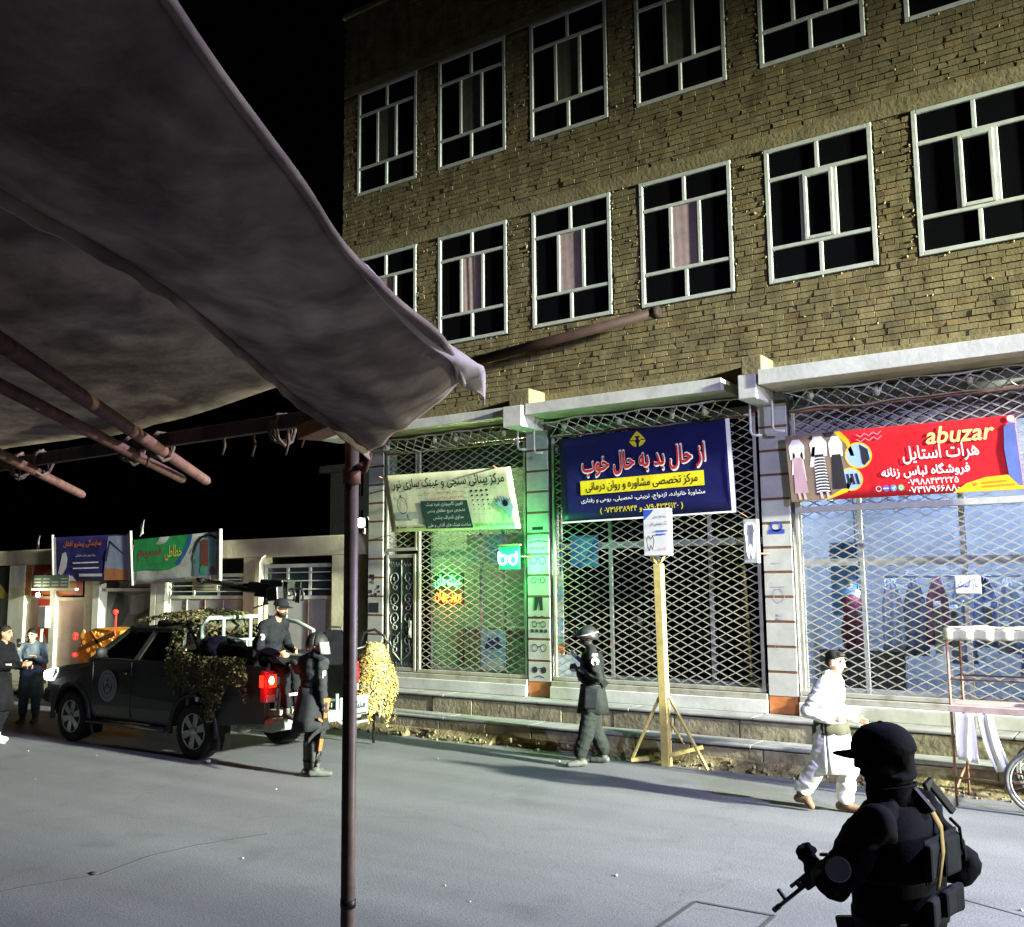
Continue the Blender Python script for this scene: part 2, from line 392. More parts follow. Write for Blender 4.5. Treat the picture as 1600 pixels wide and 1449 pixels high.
# crumbling footing under the lowest step, with open gutter gaps
rows = []
nx = 420
def gap(x): return (-8.55 < x < -6.75) or (-10.25 < x < -9.85)
for j in range(9):
    t = j/8; row = []
    for i in range(nx+1):
        x = sx0 + (sx1-sx0)*i/nx
        n = noise.noise(V((x*2.3, t*1.7, 1))) + .6*noise.noise(V((x*7, t*4, 5)))
        dep = 11.80 + .17*t + .035*n
        if gap(x): dep += .16*max(0, 1-t*1.1)
        row.append((x, dep, -.02 + .155*t + .02*n*(t > 0)*(t < 1)))
    rows.append(row)
rows.append([(p[0], 12.3, .135) for p in rows[-1]])
o = MB().grid(rows, sm=False).build('footing', mat('footing', (.17,.14,.075), .95, var=.45, scale=7, bump=.9, bscale=26, bdist=.02)); o['kind'] = 'structure'
rb = MB()
for i in range(190):
    x = rnd.uniform(-12.5, 2.0)
    if gap(x) and rnd.random() < .75: continue
    y = 11.83 - abs(rnd.gauss(0, .07)) + .06
    r_ = rnd.uniform(.008, .026)
    rb.ell((x, y, r_*.45 + max(0, (y-11.8))*.5), (r_*1.3, r_, r_*.75), Euler((rnd.random()*3, rnd.random()*3, rnd.random()*3)), 7, 5, jit=.5)
for i in range(110):
    x = rnd.uniform(-12, 1.8); y = 11.79+rnd.uniform(0, .15); r_ = rnd.uniform(.012, .03)
    rb.ell((x, y, .02+rnd.random()*.12), (r_*1.3, r_*.8, r_*.7), Euler((rnd.random()*3, rnd.random()*3, rnd.random()*3)), 7, 5, jit=.6)
o = rb.build('rubble', M['rubble']); tag(o, 'loose stones and crumbled mortar along the foot of the steps', 'rubble', kind='stuff')
lt = MB()
for i in range(28):
    x, y = rnd.uniform(-16, 1), rnd.uniform(4, 11.6); r_ = rnd.uniform(.006, .016)
    lt.ell((x, y, r_*.5), (r_*1.5, r_, r_*.6), Euler((0, 0, rnd.random()*3)), 6, 4, jit=.5)
o = lt.build('grit', mat('grit', (.30,.29,.26), .9)); tag(o, 'small stones and grit scattered over the asphalt', 'grit', kind='stuff')
lit = MB().ell((-11.05, 8.72, .02), (.05, .035, .02), None, 8, 5, jit=.5); o = lit.build('crumpled_paper', M['patch_white']); tag(o, 'crumpled white scrap of paper on the road by the rear wheel of the pickup', 'litter')
# sunken patch frame in the road near the camera
mh = MB()
for a, b in (((-3.17,7.0),(-2.57,7.02)), ((-3.17,7.0),(-3.16,5.9)), ((-2.57,7.02),(-2.55,5.9))):
    mh.bar((a[0],a[1],.002), (b[0],b[1],.002), .03, .006)
for a, b in (((-7.9,3.9),(-7.85,4.4)), ((-7.85,4.4),(-7.62,4.95)), ((-7.62,4.95),(-7.75,5.5)), ((-7.75,5.5),(-7.7,5.95)), ((-7.7,5.95),(-7.45,6.6)), ((-.9,7.9),(-1.7,8.2)), ((-1.7,8.2),(-2.3,8.15))):
    mh.bar((a[0],a[1],.0015), (b[0],b[1],.0015), .016, .004)
mh.ell((-7.68,4.93,.006), (.05,.03,.012), None, 8, 5, jit=.4)
o = mh.build('patch_seam', mat('tar', (.045,.045,.045), .8)); o['kind'] = 'structure'
sw = MB(); 
x = -40
while x < sx0-.02:
    w = rnd.uniform(1.2, 1.8); sw.bx(x+.01, min(sx0-.01, x+w)-.01, 11.75, 13.0, -.02, .085+rnd.random()*.01); x += w
o = sw.build('pavement', M['concrete'], bevel=.01); o['kind'] = 'structure'
# ---------------------------------------------------------------- the brick building
FY = 13.0; BX0, BX1 = -12.88, 3.2; BT = 13.6
bld = empty('brick_building', (-5, FY, 0), 'three storey raw yellow brick building with white framed windows above the shops', 'building')
wins = []
for i in range(7):
    x = -12.51 + 2.012*i
    wins.append((x, x+1.5, 9.82, 11.93)); wins.append((x, x+1.5, 6.56, 8.56))
M['brick'] = mat('brick', (.128,.105,.054), .95, var=.0, col2=(.215,.180,.097), scale=3.2, bump=.4, bscale=30, bdist=.008, lo=.3, hi=.7)
_nt = M['brick'].node_tree; _mx = [n for n in _nt.nodes if n.type == 'MIX'][0]; _b = _nt.nodes['Principled BSDF']
_g = _nt.nodes.new('ShaderNodeNewGeometry'); _rp = _nt.nodes.new('ShaderNodeValToRGB'); _nt.links.new(_g.outputs['Random Per Island'], _rp.inputs[0])
for _i, (_q, _c) in enumerate(((0, (.80,.78,.74)), (.25, (.93,.92,.90)), (.6, (1.03,1.01,.97)), (.85, (1.10,1.05,.95)), (1, (.92,.80,.68)))):
    _e = _rp.color_ramp.elements[_i] if _i < 2 else _rp.color_ramp.elements.new(_q)
    _e.position = _q; _e.color = (*_c, 1)
_txc = _nt.nodes.new('ShaderNodeTexCoord'); _mp = _nt.nodes.new('ShaderNodeMapping'); _mp.inputs['Scale'].default_value = (1.1, 1, .22); _nz = _nt.nodes.new('ShaderNodeTexNoise'); _nz.inputs['Detail'].default_value = 5
_nt.links.new(_txc.outputs['Object'], _mp.inputs['Vector']); _nt.links.new(_mp.outputs[0], _nz.inputs['Vector'])
_r2 = _nt.nodes.new('ShaderNodeMapRange'); _r2.inputs['From Min'].default_value = .3; _r2.inputs['From Max'].default_value = .62; _r2.inputs['To Min'].default_value = .62; _r2.inputs['To Max'].default_value = 1.08
_nt.links.new(_nz.outputs['Fac'], _r2.inputs['Value'])
_m1 = _nt.nodes.new('ShaderNodeMix'); _m1.data_type = 'RGBA'; _m1.blend_type = 'MULTIPLY'; _m1.inputs['Factor'].default_value = 1
_m2 = _nt.nodes.new('ShaderNodeMix'); _m2.data_type = 'RGBA'; _m2.blend_type = 'MULTIPLY'; _m2.inputs['Factor'].default_value = 1
_nt.links.new(_mx.outputs[2], _m1.inputs[6]); _nt.links.new(_rp.outputs[0], _m1.inputs[7]); _nt.links.new(_m1.outputs[2], _m2.inputs[6]); _nt.links.new(_r2.outputs['Result'], _m2.inputs[7]); _nt.links.new(_m2.outputs[2], _b.inputs['Base Color'])
M['mortar'] = mat('mortar', (.105,.086,.044), .95, var=.4, scale=8, bump=.9, bscale=30, bdist=.02)
M['mortar_light'] = mat('mortar_light', (.24,.20,.11), .95, var=.3, scale=12, bump=.6, bscale=40, bdist=.01)
M['beam'] = mat('beam', (.175,.147,.079), .9, var=.25, scale=3, bump=.6, bscale=18, bdist=.012)
# backing wall with openings, built in strips so windows are real holes
bw = MB(); WZ0 = 5.42
bands = [(WZ0, 6.56, None), (6.56, 8.56, 1), (8.56, 9.82, None), (9.82, 11.93, 0), (11.93, BT, None)]
for z0, z1, k in bands:
    if k is None: bw.bx(BX0, BX1, FY+.022, FY+.3, z0, z1)
    else:
        xs = sorted((w[0], w[1]) for w in wins if w[2] == z0); x = BX0
        for a, b in xs: bw.bx(x, a, FY+.022, FY+.3, z0, z1); x = b
        bw.bx(x, BX1, FY+.022, FY+.3, z0, z1)
bw.bx(BX0, BX0+.25, FY+.3, 24, 5.0, BT); bw.bx(-12.08, -11.86, FY+.3, 24, 0, 5.0); bw.bx(BX1-.25, BX1, FY+.3, 24, 0, BT); bw.bx(BX0+.8, BX1, 23.7, 24, 0, BT)
bw.build('backing_wall', M['mortar'], bld)
# individual bricks laid in courses, no pointing
bk = MB(); ch, bl = .086, .235
lint = [(8.56, 8.78), (11.93, 12.12)]
nrow = int((BT-WZ0)/ch)
for r in range(nrow):
    z = WZ0 + r*ch; zc = z+ch/2
    x = BX0 - (bl/2 if r % 2 else 0) + rnd.uniform(-.03, .03)
    while x < BX1:
        w = bl*(1+rnd.uniform(-.10, .10)) if rnd.random() > .12 else bl*.52
        a, b = max(BX0, x), min(BX1, x+w-.009); x += w
        segs = [(a, b)]
        for wx0, wx1, wz0, wz1 in wins:
            if z+ch > wz0+.01 and z < wz1+.01:
                ns = []
                for p, q in segs:
                    if q <= wx0-.02 or p >= wx1+.02: ns.append((p, q))
                    else:
                        if p < wx0-.03: ns.append((p, wx0-.03))
                        if q > wx1+.03: ns.append((wx1+.03, q))
                segs = ns
        if any(zc > l0-.02 and zc < l1+.02 for l0, l1 in lint): continue
        for p, q in segs:
            if q-p < .035: continue
            d = rnd.gauss(0, .0018) - (.008 if rnd.random() < .015 else 0)
            t = rnd.gauss(0, .0010); h = ch-.010-abs(rnd.gauss(0, .003))
            tl = rnd.gauss(0, .0015)
            z0 = z+rnd.uniform(-.003, .004)
            y0, y1 = FY+.002+d-t, FY+.002+d+t
            vs = [(p,y0+tl,z0),(q,y1+tl,z0+rnd.gauss(0,.002)),(q,FY+.03,z0),(p,FY+.03,z0),(p+rnd.uniform(0,.006),y0-tl,z0+h),(q-rnd.uniform(0,.006),y1-tl,z0+h+rnd.gauss(0,.002)),(q,FY+.03,z0+h),(p,FY+.03,z0+h)]
            bk.add(vs, [(0,3,2,1),(4,5,6,7),(0,1,5,4),(1,2,6,5),(3,0,4,7)], 0)
bk.build('brick_facing', M['brick'], bld)
# lintel bands, parapet and squeezed-out mortar
lb = MB()
for z0, z1 in lint: lb.bx(BX0, BX1, FY-.008, FY+.021, z0, z1)
lb.bx(BX0, BX1, FY-.02, FY+.2, 5.16, WZ0)
lb.bx(BX0-.03, BX1, FY-.05, FY+.3, BT, BT+.10)
lb.build('lintel_band', M['beam'], bld, bevel=.01)
sm_ = MB()
def blob(x, z, r_, y=FY+.002):
    sm_.ell((x, y, z), (r_*rnd.uniform(.7, 1.6), .008+r_*.25, r_*rnd.uniform(.6, 1.5)), Euler((0, rnd.random()*3, 0)), 7, 5, jit=.6)
for wx0, wx1, wz0, wz1 in wins:
    for i in range(12):
        s_ = rnd.choice((wx0-.035, wx1+.035)); blob(s_+rnd.gauss(0, .012), rnd.uniform(wz0-.05, wz1), rnd.uniform(.006, .017))
    for i in range(7): blob(rnd.uniform(wx0, wx1), rnd.choice((wz0-.03, wz1+.02))+rnd.gauss(0, .01), rnd.uniform(.006, .015))
    for i in range(5): blob(wx1+.25+rnd.gauss(0, .12), rnd.uniform(wz0, wz1+.2), rnd.uniform(.008, .022))
for i in range(180):
    x, z = rnd.uniform(BX0, BX1), WZ0 + ch*rnd.randint(0, nrow)+rnd.gauss(0, .01)
    if not any(a-.05 < x < b+.05 and c-.05 < z < d+.05 for a, b, c, d in wins): blob(x, z, rnd.uniform(.005, .013))
sm_.build('mortar_smears', M['mortar_light'], bld)['kind'] = 'stuff'
# windows
M['curtain_mauve'] = mat('curtain_mauve', (.34,.25,.26), .9, var=.15, scale=6)
M['curtain_dark'] = mat('curtain_dark', (.07,.075,.055), .9, var=.2, scale=6)
for i, (x0, x1, z0, z1) in enumerate(wins):
    if x0 > 1.0: continue
    col, row = i//2, i % 2          # row 0 is the top floor
    yf0, yf1 = FY-.005, FY+.06; f = .062
    fr = MB(); W_, H_ = x1-x0, z1-z0
    def V_(x, za, zb, w=.055): fr.bx(x-w/2, x+w/2, yf0+.006, yf1-.004, za, zb)
    def H_b(z, xa, xb, w=.055): fr.bx(xa, xb, yf0+.003, yf1-.002, z-w/2, z+w/2)
    fr.bx(x0, x0+f, yf0, yf1, z0, z1); fr.bx(x1-f, x1, yf0, yf1, z0, z1)
    fr.bx(x0+f, x1-f, yf0, yf1, z0, z0+f); fr.bx(x0+f, x1-f, yf0, yf1, z1-f, z1)
    zt, zb = z1-H_*.235, z0+H_*.255; xm = (x0+x1)/2
    H_b(zt, x0+f, x1-f); H_b(zb, x0+f, x1-f)
    V_(xm, zt+.0275, z1-f); V_(xm, z0+f, zb-.0275)
    m0, m1 = x0+W_*.345, x0+W_*.655
    V_(m0, zb+.0275, zt-.0275); V_(m1, zb+.0275, zt-.0275)
    big = row == 1 and col in (4, 5, 6)
    if big:                                       # opening casement with its own frame
        a, b = m0+.0275, m1-.0275; c, d = zb+.0275, zt-.0275
        fr.bx(a, a+.05, yf0-.012, yf1-.01, c, d); fr.bx(b-.05, b, yf0-.012, yf1-.01, c, d)
        fr.bx(a+.05, b-.05, yf0-.012, yf1-.01, c, c+.05); fr.bx(a+.05, b-.05, yf0-.012, yf1-.01, d-.05, d)
    wf = fr.build('window', M['white_frame'], bld, bevel=.006, bseg=1)
    MB().bx(x0+f*.5, x1-f*.5, FY+.028, FY+.04, z0+f*.5, z1-f*.5).build('pane', M['dark_glass'], wf)
    if not big and i != 8:
        rows = []
        for j in range(7):
            t = j/6; rows.append([(m0+.03+(m1-m0-.06)*k/16, FY+.020+(.0030 if i == 3 else .0005)*math.sin(k*1.25+i+t*1.5), zb+.03+(zt-zb-.06)*t) for k in range(17)])
        MB().grid(rows).build('curtain', M['curtain_mauve'] if row == 1 else M['curtain_dark'], wf)
# floor slabs and roof so the rooms are closed
MB().bx(BX0+.25, BX1-.25, FY+.3, 23.7, 5.0, 5.2).build('floor_slab', M['beam'], bld)
fl = MB(); fl.bx(BX0+.25, BX1-.25, FY+.3, 23.7, BT-.3, BT-.1); fl.build('roof', M['beam'], bld)
# concrete canopies with a white painted face over each bay
PIL = [(-12.05, -11.70), (-8.59, -8.18), (-4.68, -4.28), (-.62, -.20)]
bays = [(-11.70, -8.59), (-8.18, -4.68), (-4.28, -.62)]
can = [(-12.85, -8.50, 12.42, 5.02, 5.17), (-8.22, -4.98, 12.36, 5.00, 5.17), (-4.42, -.3, 12.28, 4.99, 5.19)]
for x0, x1, y0, z0, z1 in can:
    c = MB(); c.bx(x0, x1, y0+.02, FY-.021, z0, z1)
    cp = c.build('canopy_slab', M['plaster_cream'], bld, bevel=.012)
    MB().bx(x0-.004, x1+.004, y0, y0+.019, z0-.003, z1+.004).build('white_fascia', M['plaster_white'], cp, bevel=.006)
for x0, x1 in ((-8.62, -8.26), (-4.72, -4.46)):     # bracket boxes at the column heads
    b_ = MB(); b_.bx(x0, x1, 12.30, FY-.021, 4.82, 5.155); b_.build('column_bracket', M['plaster_white'], bld, bevel=.015)
    MB().bx(x0-.02, x1+.02, 12.5, FY-.021, 5.16, 5.45).build('bracket_stub', M['beam'], bld, bevel=.02)
# tiled pilasters with brown joints
M['tile'] = mat('tile', (.40,.40,.385), .35, var=.10, scale=5, spec=.4)
M['brown_strip'] = mat('brown_strip', (.16,.075,.04), .5, var=.2)
M['brown_tile'] = mat('brown_tile', (.42,.15,.05), .45, var=.2, scale=10)
M['ink'] = mat('ink', (.02,.025,.03), .8, var=0)
M['ink_blue'] = mat('ink_blue', (.03,.06,.35), .6, var=0)
pil_objs = []
for k, (x0, x1) in enumerate(PIL):
    p = MB(); p.bx(x0+.004, x1-.004, 12.94, 13.3, .60, 4.98)
    po = p.build('pilaster', M['concrete_tread'], bld)
    t = MB(); s_ = t; z = .72
    s_.bx(x0, x1, 12.925, 12.945, .60, .72+.115, 2)
    z = .84
    while z < 4.7:
        h = .335
        t.bx(x0, x1, 12.92, 12.945, z, z+h-.035); s_.bx(x0+.001, x1-.001, 12.926, 12.944, z+h-.035, z+h, 1); z += h+.0
    t.build('tile_facing', [M['tile'], M['brown_strip'], M['brown_tile']], po, bevel=.003, bseg=1)
    pil_objs.append(po)
# drawings on the pilaster tiles: spectacles and a small portrait beside the optician, small notices by the clothes shop
F2 = Face((-8.59, 12.918, .6), (-8.18, 12.918, .6), (-8.59, 12.918, 4.6))   # 4 m tall
def b4(z): return (z-.6)/4.0
ik = MB()
def spec(z, r=.06, dark=False):
    for a in (.30, .70):
        (F2.disc if dark else F2.ring)(*((ik, a, b4(z), r) if dark else (ik, a, b4(z), r, .012)))
    F2.line(ik, [(.44, b4(z+.02)), (.56, b4(z+.02))], .012)
spec(1.02, .05, True); F2.line(ik, [(.3, b4(.9)), (.5, b4(.93)), (.7, b4(.9))], .015)
spec(1.36, .06); spec(1.73, .05); 
for a in (.2, .4, .62, .82): F2.rect(ik, a-.06, b4(1.60), a+.06, b4(1.65))
F2.line(ik, [(.2, b4(1.83)), (.35, b4(1.86)), (.5, b4(1.82)), (.65, b4(1.86)), (.8, b4(1.83))], .012)
F2.shp(ik, [(.3, b4(1.95)), (.42, b4(1.95)), (.5, b4(2.1)), (.58, b4(1.95)), (.7, b4(1.95)), (.68, b4(2.16)), (.32, b4(2.16))])
spec(2.42, .05); spec(2.74, .065); F2.text(ik, 'VISION CARE', .12, b4(2.91), .88, b4(2.945), rtl=False)
F2.line(ik, [(.1, b4(3.02)), (.5, b4(3.05)), (.95, b4(3.03))], .015); F2.rect(ik, .25, b4(3.22), .75, b4(3.27))
ik.build('spectacle_print', M['ink'], pil_objs[1])
F3 = Face((-4.68, 12.918, .6), (-4.28, 12.918, .6), (-4.68, 12.918, 4.6))
ik = MB()
F3.rect(ik, .22, b4(3.02), .78, b4(3.08)); F3.ring(ik, .5, b4(3.12), .09, .03, sy=.8)
ik.build('blue_notice', M['ink_blue'], pil_objs[2])
ik = MB()
F3.ring(ik, .5, b4(2.18), .10, .012, sx=.8); F3.line(ik, [(.25, b4(2.3)), (.75, b4(2.3))], .01)
for z in (1.92, 1.87): F3.line(ik, [(.4, b4(z)), (.6, b4(z))], .03)
F3.ring(ik, .35, b4(1.5), .05, .008, sx=.6); F3.line(ik, [(.3, b4(2.62)), (.6, b4(2.62))], .012)
ik.build('faint_print', mat('ink_grey', (.30,.32,.36), .8, var=0), pil_objs[2])
F1 = Face((-12.05, 12.918, .6), (-11.70, 12.918, .6), (-12.05, 12.918, 4.6))
ik = MB()
for i in range(16): F1.disc(ik, rnd.uniform(.1, .9), b4(rnd.uniform(2.1, 2.6)), rnd.uniform(.012, .035), n=8)
F1.rect(ik, .1, b4(1.88), .75, b4(2.05)); ik.build('tile_print', M['ink'], pil_objs[0])
# threshold plinth under the gates
th = MB()
for x0, x1 in bays:
    th.bx(x0+.02, x1-.02, 12.86, 13.25, .60, .78, 0)
    th.bx(x0+.02, x1-.02, 12.90, 13.25, .78, .86, 1)
th.build('threshold', [M['plaster_white'], M['cream_metal']], bld, bevel=.008)
# white drain pipes hooked round the column heads
for x, z in ((-8.66, 4.86), (-8.34, 4.78), (-4.74, 4.72), (-4.42, 4.75)):
    MB().tube([(x, 12.78, z+.12), (x, 12.78, z-.28), (x+.03, 12.78, z-.33), (x+.16, 12.78, z-.34)], .018, 8).build('drain_pipe', M['plaster_white'], bld)
o = MB().bar((-9.65, 12.72, 6.02), (-6.18, 12.72, 6.33), .16, .16)
o = MB().tube([(-9.75, 12.45, 5.98), (-6.08, 12.80, 6.40)], .078, 14).lathe([(.085,0),(.085,.12)], (-6.2,12.79,6.385), (1,.09,.11), 14)
o = o.build('rusty_pipe', mat('pipe_dark', (.022,.010,.008), .7, var=.3)); tag(o, 'long dark brown pipe lying slanted against the brick under the lower windows', 'pipe')
# ---------------------------------------------------------------- shop fronts behind the gates
M['shop_wall'] = mat('shop_wall', (.55,.55,.53), .8, var=.12, scale=2)
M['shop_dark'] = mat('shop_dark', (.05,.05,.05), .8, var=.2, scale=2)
M['shop_floor'] = mat('shop_floor', (.32,.31,.29), .4, var=.15, scale=3)
M['alu'] = mat('alu', (.42,.44,.45), .4, metal=.3, var=.12, scale=10)
def glass_mat(name, tint, tr):
    m = bpy.data.materials.new(name); m.use_nodes = True; nt = m.node_tree
    for n in list(nt.nodes):
        if n.type != 'OUTPUT_MATERIAL': nt.nodes.remove(n)
    out = [n for n in nt.nodes][0]
    t = nt.nodes.new('ShaderNodeBsdfTransparent'); t.inputs[0].default_value = (*tint, 1)
    g = nt.nodes.new('ShaderNodeBsdfGlossy'); g.inputs['Roughness'].default_value = .03
    f = nt.nodes.new('ShaderNodeFresnel'); f.inputs[0].default_value = 1.45
    x = nt.nodes.new('ShaderNodeMixShader'); nt.links.new(f.outputs[0], x.inputs[0]); nt.links.new(t.outputs[0], x.inputs[1]); nt.links.new(g.outputs[0], x.inputs[2])
    nt.links.new(x.outputs[0], out.inputs[0]); M[name] = m; return m
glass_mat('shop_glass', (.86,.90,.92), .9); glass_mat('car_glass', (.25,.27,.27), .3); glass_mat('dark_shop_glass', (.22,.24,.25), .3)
def shopfront(x0, x1, wallm, floorm, doors, gl, tz=2.95, depth=3.2):
    r = MB(); y0, y1 = 13.32, 13.32+depth
    r.bx(x0, x1, y1, y1+.1, .8, 4.9, 0); r.bx(x0-.05, x0, y0, y1, .8, 4.9, 0); r.bx(x1, x1+.05, y0, y1, .8, 4.9, 0)
    r.bx(x0, x1, y0, y1, .72, .8, 1); r.bx(x0, x1, y0, y1, 4.9, 4.98, 0)
    ro = r.build('shop_room', [wallm, floorm], bld)
    f = MB(); yf = 13.27
    xs = [x0+.0]+doors+[x1]
    for x in xs: f.bx(max(x0, x-.03), min(x1, x+.03), yf-.03, yf+.03, .86, 4.9)
    for a, b in zip(xs, xs[1:]):
        for z in (.91, tz, 4.85): f.bx(a+.03, b-.03, yf-.026, yf+.026, z-.05, z+.05)
    fo = f.build('shopfront_frame', M['alu'], bld, bevel=.004, bseg=1)
    g = MB(); g.bx(x0+.02, x1-.02, yf-.004, yf+.004, .9, 4.8); g.build('shop_glass', gl, fo)
shopfront(-10.86, -8.62, M['shop_wall'], M['shop_floor'], [-9.75, -9.3], M['shop_glass'], 2.9)
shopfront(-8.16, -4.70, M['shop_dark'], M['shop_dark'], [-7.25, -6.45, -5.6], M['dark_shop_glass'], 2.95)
shopfront(-4.26, -.64, M['shop_wall'], M['shop_floor'], [-3.45, -2.2, -1.35], M['shop_glass'], 2.62)
# posters inside the middle shop window and strip beside the optician pilaster
def poster(name, label, cat, x0, x1, z0, z1, y, col, blobs, group=None, th=.01):
    e = empty(name, ((x0+x1)/2, y, z0), label, cat, group)
    MB().bx(x0, x1, y-th, y, z0, z1).build('sheet', col, e)
    F = Face((x0, y-th, z0), (x1, y-th, z0), (x0, y-th, z1))
    for mm, sh in blobs:
        mb = MB()
        for s_ in sh: F.shp(mb, s_, .0015)
        mb.build('print', mm, e)
    return e, F
def cm(name, c, **k):
    if name not in M: M[name] = mat(name, c, k.get('rough', .6), var=k.get('var', .08), scale=8, spec=.2)
    return M[name]
poster('window_poster', 'bright blue poster inside the top left of the dark middle shop window', 'poster', -7.95, -7.45, 2.62, 3.12, 13.22, cm('p_blue', (.012,.07,.28)), [(cm('p_cyan', (.04,.17,.36)), [[(.0,.0),(.5,.25),(.9,.9),(0,1)], [(.3,.05),(1,.0),(1,.4)]])])
poster('side_poster', 'narrow white and blue poster strip beside the optician pilaster, above the orange one', 'poster', -8.16, -7.98, 1.55, 2.5, 13.02, cm('p_white', (.6,.64,.7)), [(cm('p_skyblue', (.25,.45,.7)), [[(0,.0),(1,.1),(1,.3),(0,.22)], [(0,.5),(1,.6),(1,.85),(0,.75)]])])
poster('side_poster', 'small orange and turquoise poster at the lower left of the middle gate', 'poster', -8.16, -7.98, 1.28, 1.54, 13.02, cm('p_orange', (.55,.16,.03)), [(cm('p_teal', (.1,.42,.45)), [[(0,.45),(1,.6),(1,1),(0,1)]])])
poster('side_poster', 'pale blue sheet standing at the bottom left behind the middle gate', 'poster', -8.14, -7.66, .88, 1.26, 13.06, cm('p_pale', (.55,.66,.72)), [(cm('p_lilac', (.4,.45,.65)), [[(.55,.0),(1,0),(1,1),(.6,1)]])])
poster('interior_panel', 'tall lilac panel standing in the dark middle shop', 'panel', -6.9, -6.5, 1.5, 2.3, 14.2, cm('p_lilac2', (.2,.2,.5)), [])
poster('interior_panel', 'narrow ochre panel standing behind the middle gate', 'panel', -7.32, -7.05, 1.2, 2.75, 13.9, cm('p_ochre', (.35,.27,.06)), [])
poster('interior_panel', 'small dark blue panel deep in the middle shop', 'panel', -5.9, -5.6, 1.9, 2.3, 14.0, cm('p_navy', (.03,.04,.2)), [])
# optician interior: counter, glazed shelf unit, black chair, posters
e = empty('display_counter', (-9.1, 14.1, .8), 'white display counter behind the optician gate', 'counter')
MB().bx(-10.7, -9.0, 14.0, 14.5, .8, 1.55).build('counter_body', M['shop_wall'], e, bevel=.01); MB().bx(-10.75, -8.95, 13.95, 14.55, 1.55, 1.6).build('counter_top', M['alu'], e, bevel=.006)
e = empty('display_shelf', (-9.6, 16.2, .8), 'tall display shelf of small boxes on the back wall of the optician shop', 'shelf')
sh = MB()
for z in (1.1, 1.6, 2.1, 2.6, 3.1, 3.6): sh.bx(-10.8, -8.7, 16.1, 16.45, z, z+.04)
for x in (-10.8, -9.75, -8.74): sh.bx(x, x+.04, 16.1, 16.45, .8, 3.9)
sh.build('shelf_frame', M['plaster_white'], e)
for k, c in enumerate(((.5,.5,.45), (.1,.2,.35), (.4,.15,.08), (.12,.3,.16))):
    mb = MB()
    for z in (1.14, 1.64, 2.14, 2.64, 3.14):
        for i in range(14):
            if rnd.random() < .3:
                x = -10.7+.14*i; mb.bx(x, x+rnd.uniform(.06, .12), 16.14, 16.3, z, z+rnd.uniform(.08, .32))
    o = mb.build('stock', cm('stock%d' % k, c), e); o['kind'] = 'stuff'
poster('window_poster', 'blue and white photo poster low in the optician window', 'poster', -9.72, -9.22, .95, 1.6, 13.2, cm('p_sky', (.25,.4,.6)), [(cm('p_white', (.6,.64,.7)), [[(0,.0),(1,.0),(.8,.3),(.2,.25)]]), (cm('p_navy', (.03,.04,.2)), [[(.1,.5),(.9,.55),(.7,.85),(.3,.8)]])])
poster('window_poster', 'grey and teal hanging sheet high in the optician window', 'poster', -10.0, -8.75, 2.72, 3.2, 13.18, cm('p_grey', (.33,.36,.36)), [(cm('p_teal', (.1,.42,.45)), [[(.35,0),(.6,0),(.62,1),(.35,1)], [(.85,.1),(1,.1),(1,.9),(.85,.9)]])])
e = empty('office_chair', (-8.95, 13.65, .8), 'black office chair behind the right side of the optician gate', 'chair')
MB().box((-8.95, 13.65, 1.25), (.42, .4, .08)).build('seat', M['black_plastic'], e, bevel=.03); MB().box((-8.95, 13.85, 1.65), (.42, .07, .55)).build('backrest', M['black_plastic'], e, bevel=.03)
MB().tube([(-8.95,13.65,.84),(-8.95,13.65,1.22)], .03).build('stem', M['black_metal'], e); MB().lathe([(.25,0),(.25,.03),(.05,.06)], (-8.95,13.65,.8)).build('base', M['black_metal'], e)
# clothes shop interior: rails of garments, belts, mannequins
e = empty('clothes_rail', (-2.4, 14.2, .8), 'steel clothes rail holding pale garments inside the clothes shop', 'rail')
MB().tube([(-3.4,14.2,2.42),(-1.2,14.2,2.42)], .015).build('rail_bar', M['alu'], e)
for x in (-3.4, -1.2): MB().tube([(x,14.2,.8),(x,14.2,2.42)], .018).build('upright', M['alu'], e)
gcols = [(.65,.68,.74),(.26,.27,.33),(.36,.14,.18),(.55,.60,.70),(.30,.36,.52),(.70,.70,.70),(.30,.38,.52),(.40,.38,.36)]
gn = ['pale blue','dark grey','dull red','light steel blue','dusty blue','white','slate blue','brown grey']
def garment(x, y, ztop, w, h, ci, label):
    mb = MB(); n = 12; rows = []
    for j in range(8):
        t = j/7; ww = w*(.32+.68*min(1, t*3.2))*(1+.15*t)
        rows.append([(x-ww/2+ww*k/n, y+.025*math.sin(k*1.3+t*3+x*9)*(0.3+t), ztop-h*t) for k in range(n+1)])
    o = mb.grid(rows).build('hanging_garment', cm('garment%d' % ci, gcols[ci]), solid=.02)
    tag(o, label, 'garment', 'garments hanging in the clothes shop')
spots = ['at the left end of the rail','second on the rail','third on the rail','left of the middle of the rail','in the middle of the rail','right of the middle of the rail','near the right end of the rail','at the right end of the rail']
for i in range(8): garment(-3.3+.29*i, 14.2+rnd.uniform(-.05,.05), 2.40, .27, rnd.uniform(.75, 1.25), i, gn[i]+' garment hanging '+spots[i]+' in the clothes shop')
for i, (x, z0, z1) in enumerate(((-2.62,1.42,2.1),(-2.42,1.38,2.05),(-2.27,1.5,2.12),(-2.02,1.55,2.08),(-1.82,1.52,1.85))):
    mb = MB(); mb.grid([[(x-.045+.03*k, 13.6+.006*math.sin(j), z1-(z1-z0)*j/6) for k in range(4)] for j in range(7)])
    tag(mb.build('hanging_scarf', M['cloth_white'], solid=.012), ('leftmost','second','third','fourth','rightmost short')[i]+' of five white scarves hanging in the clothes shop window', 'scarf', 'white scarves in the window')
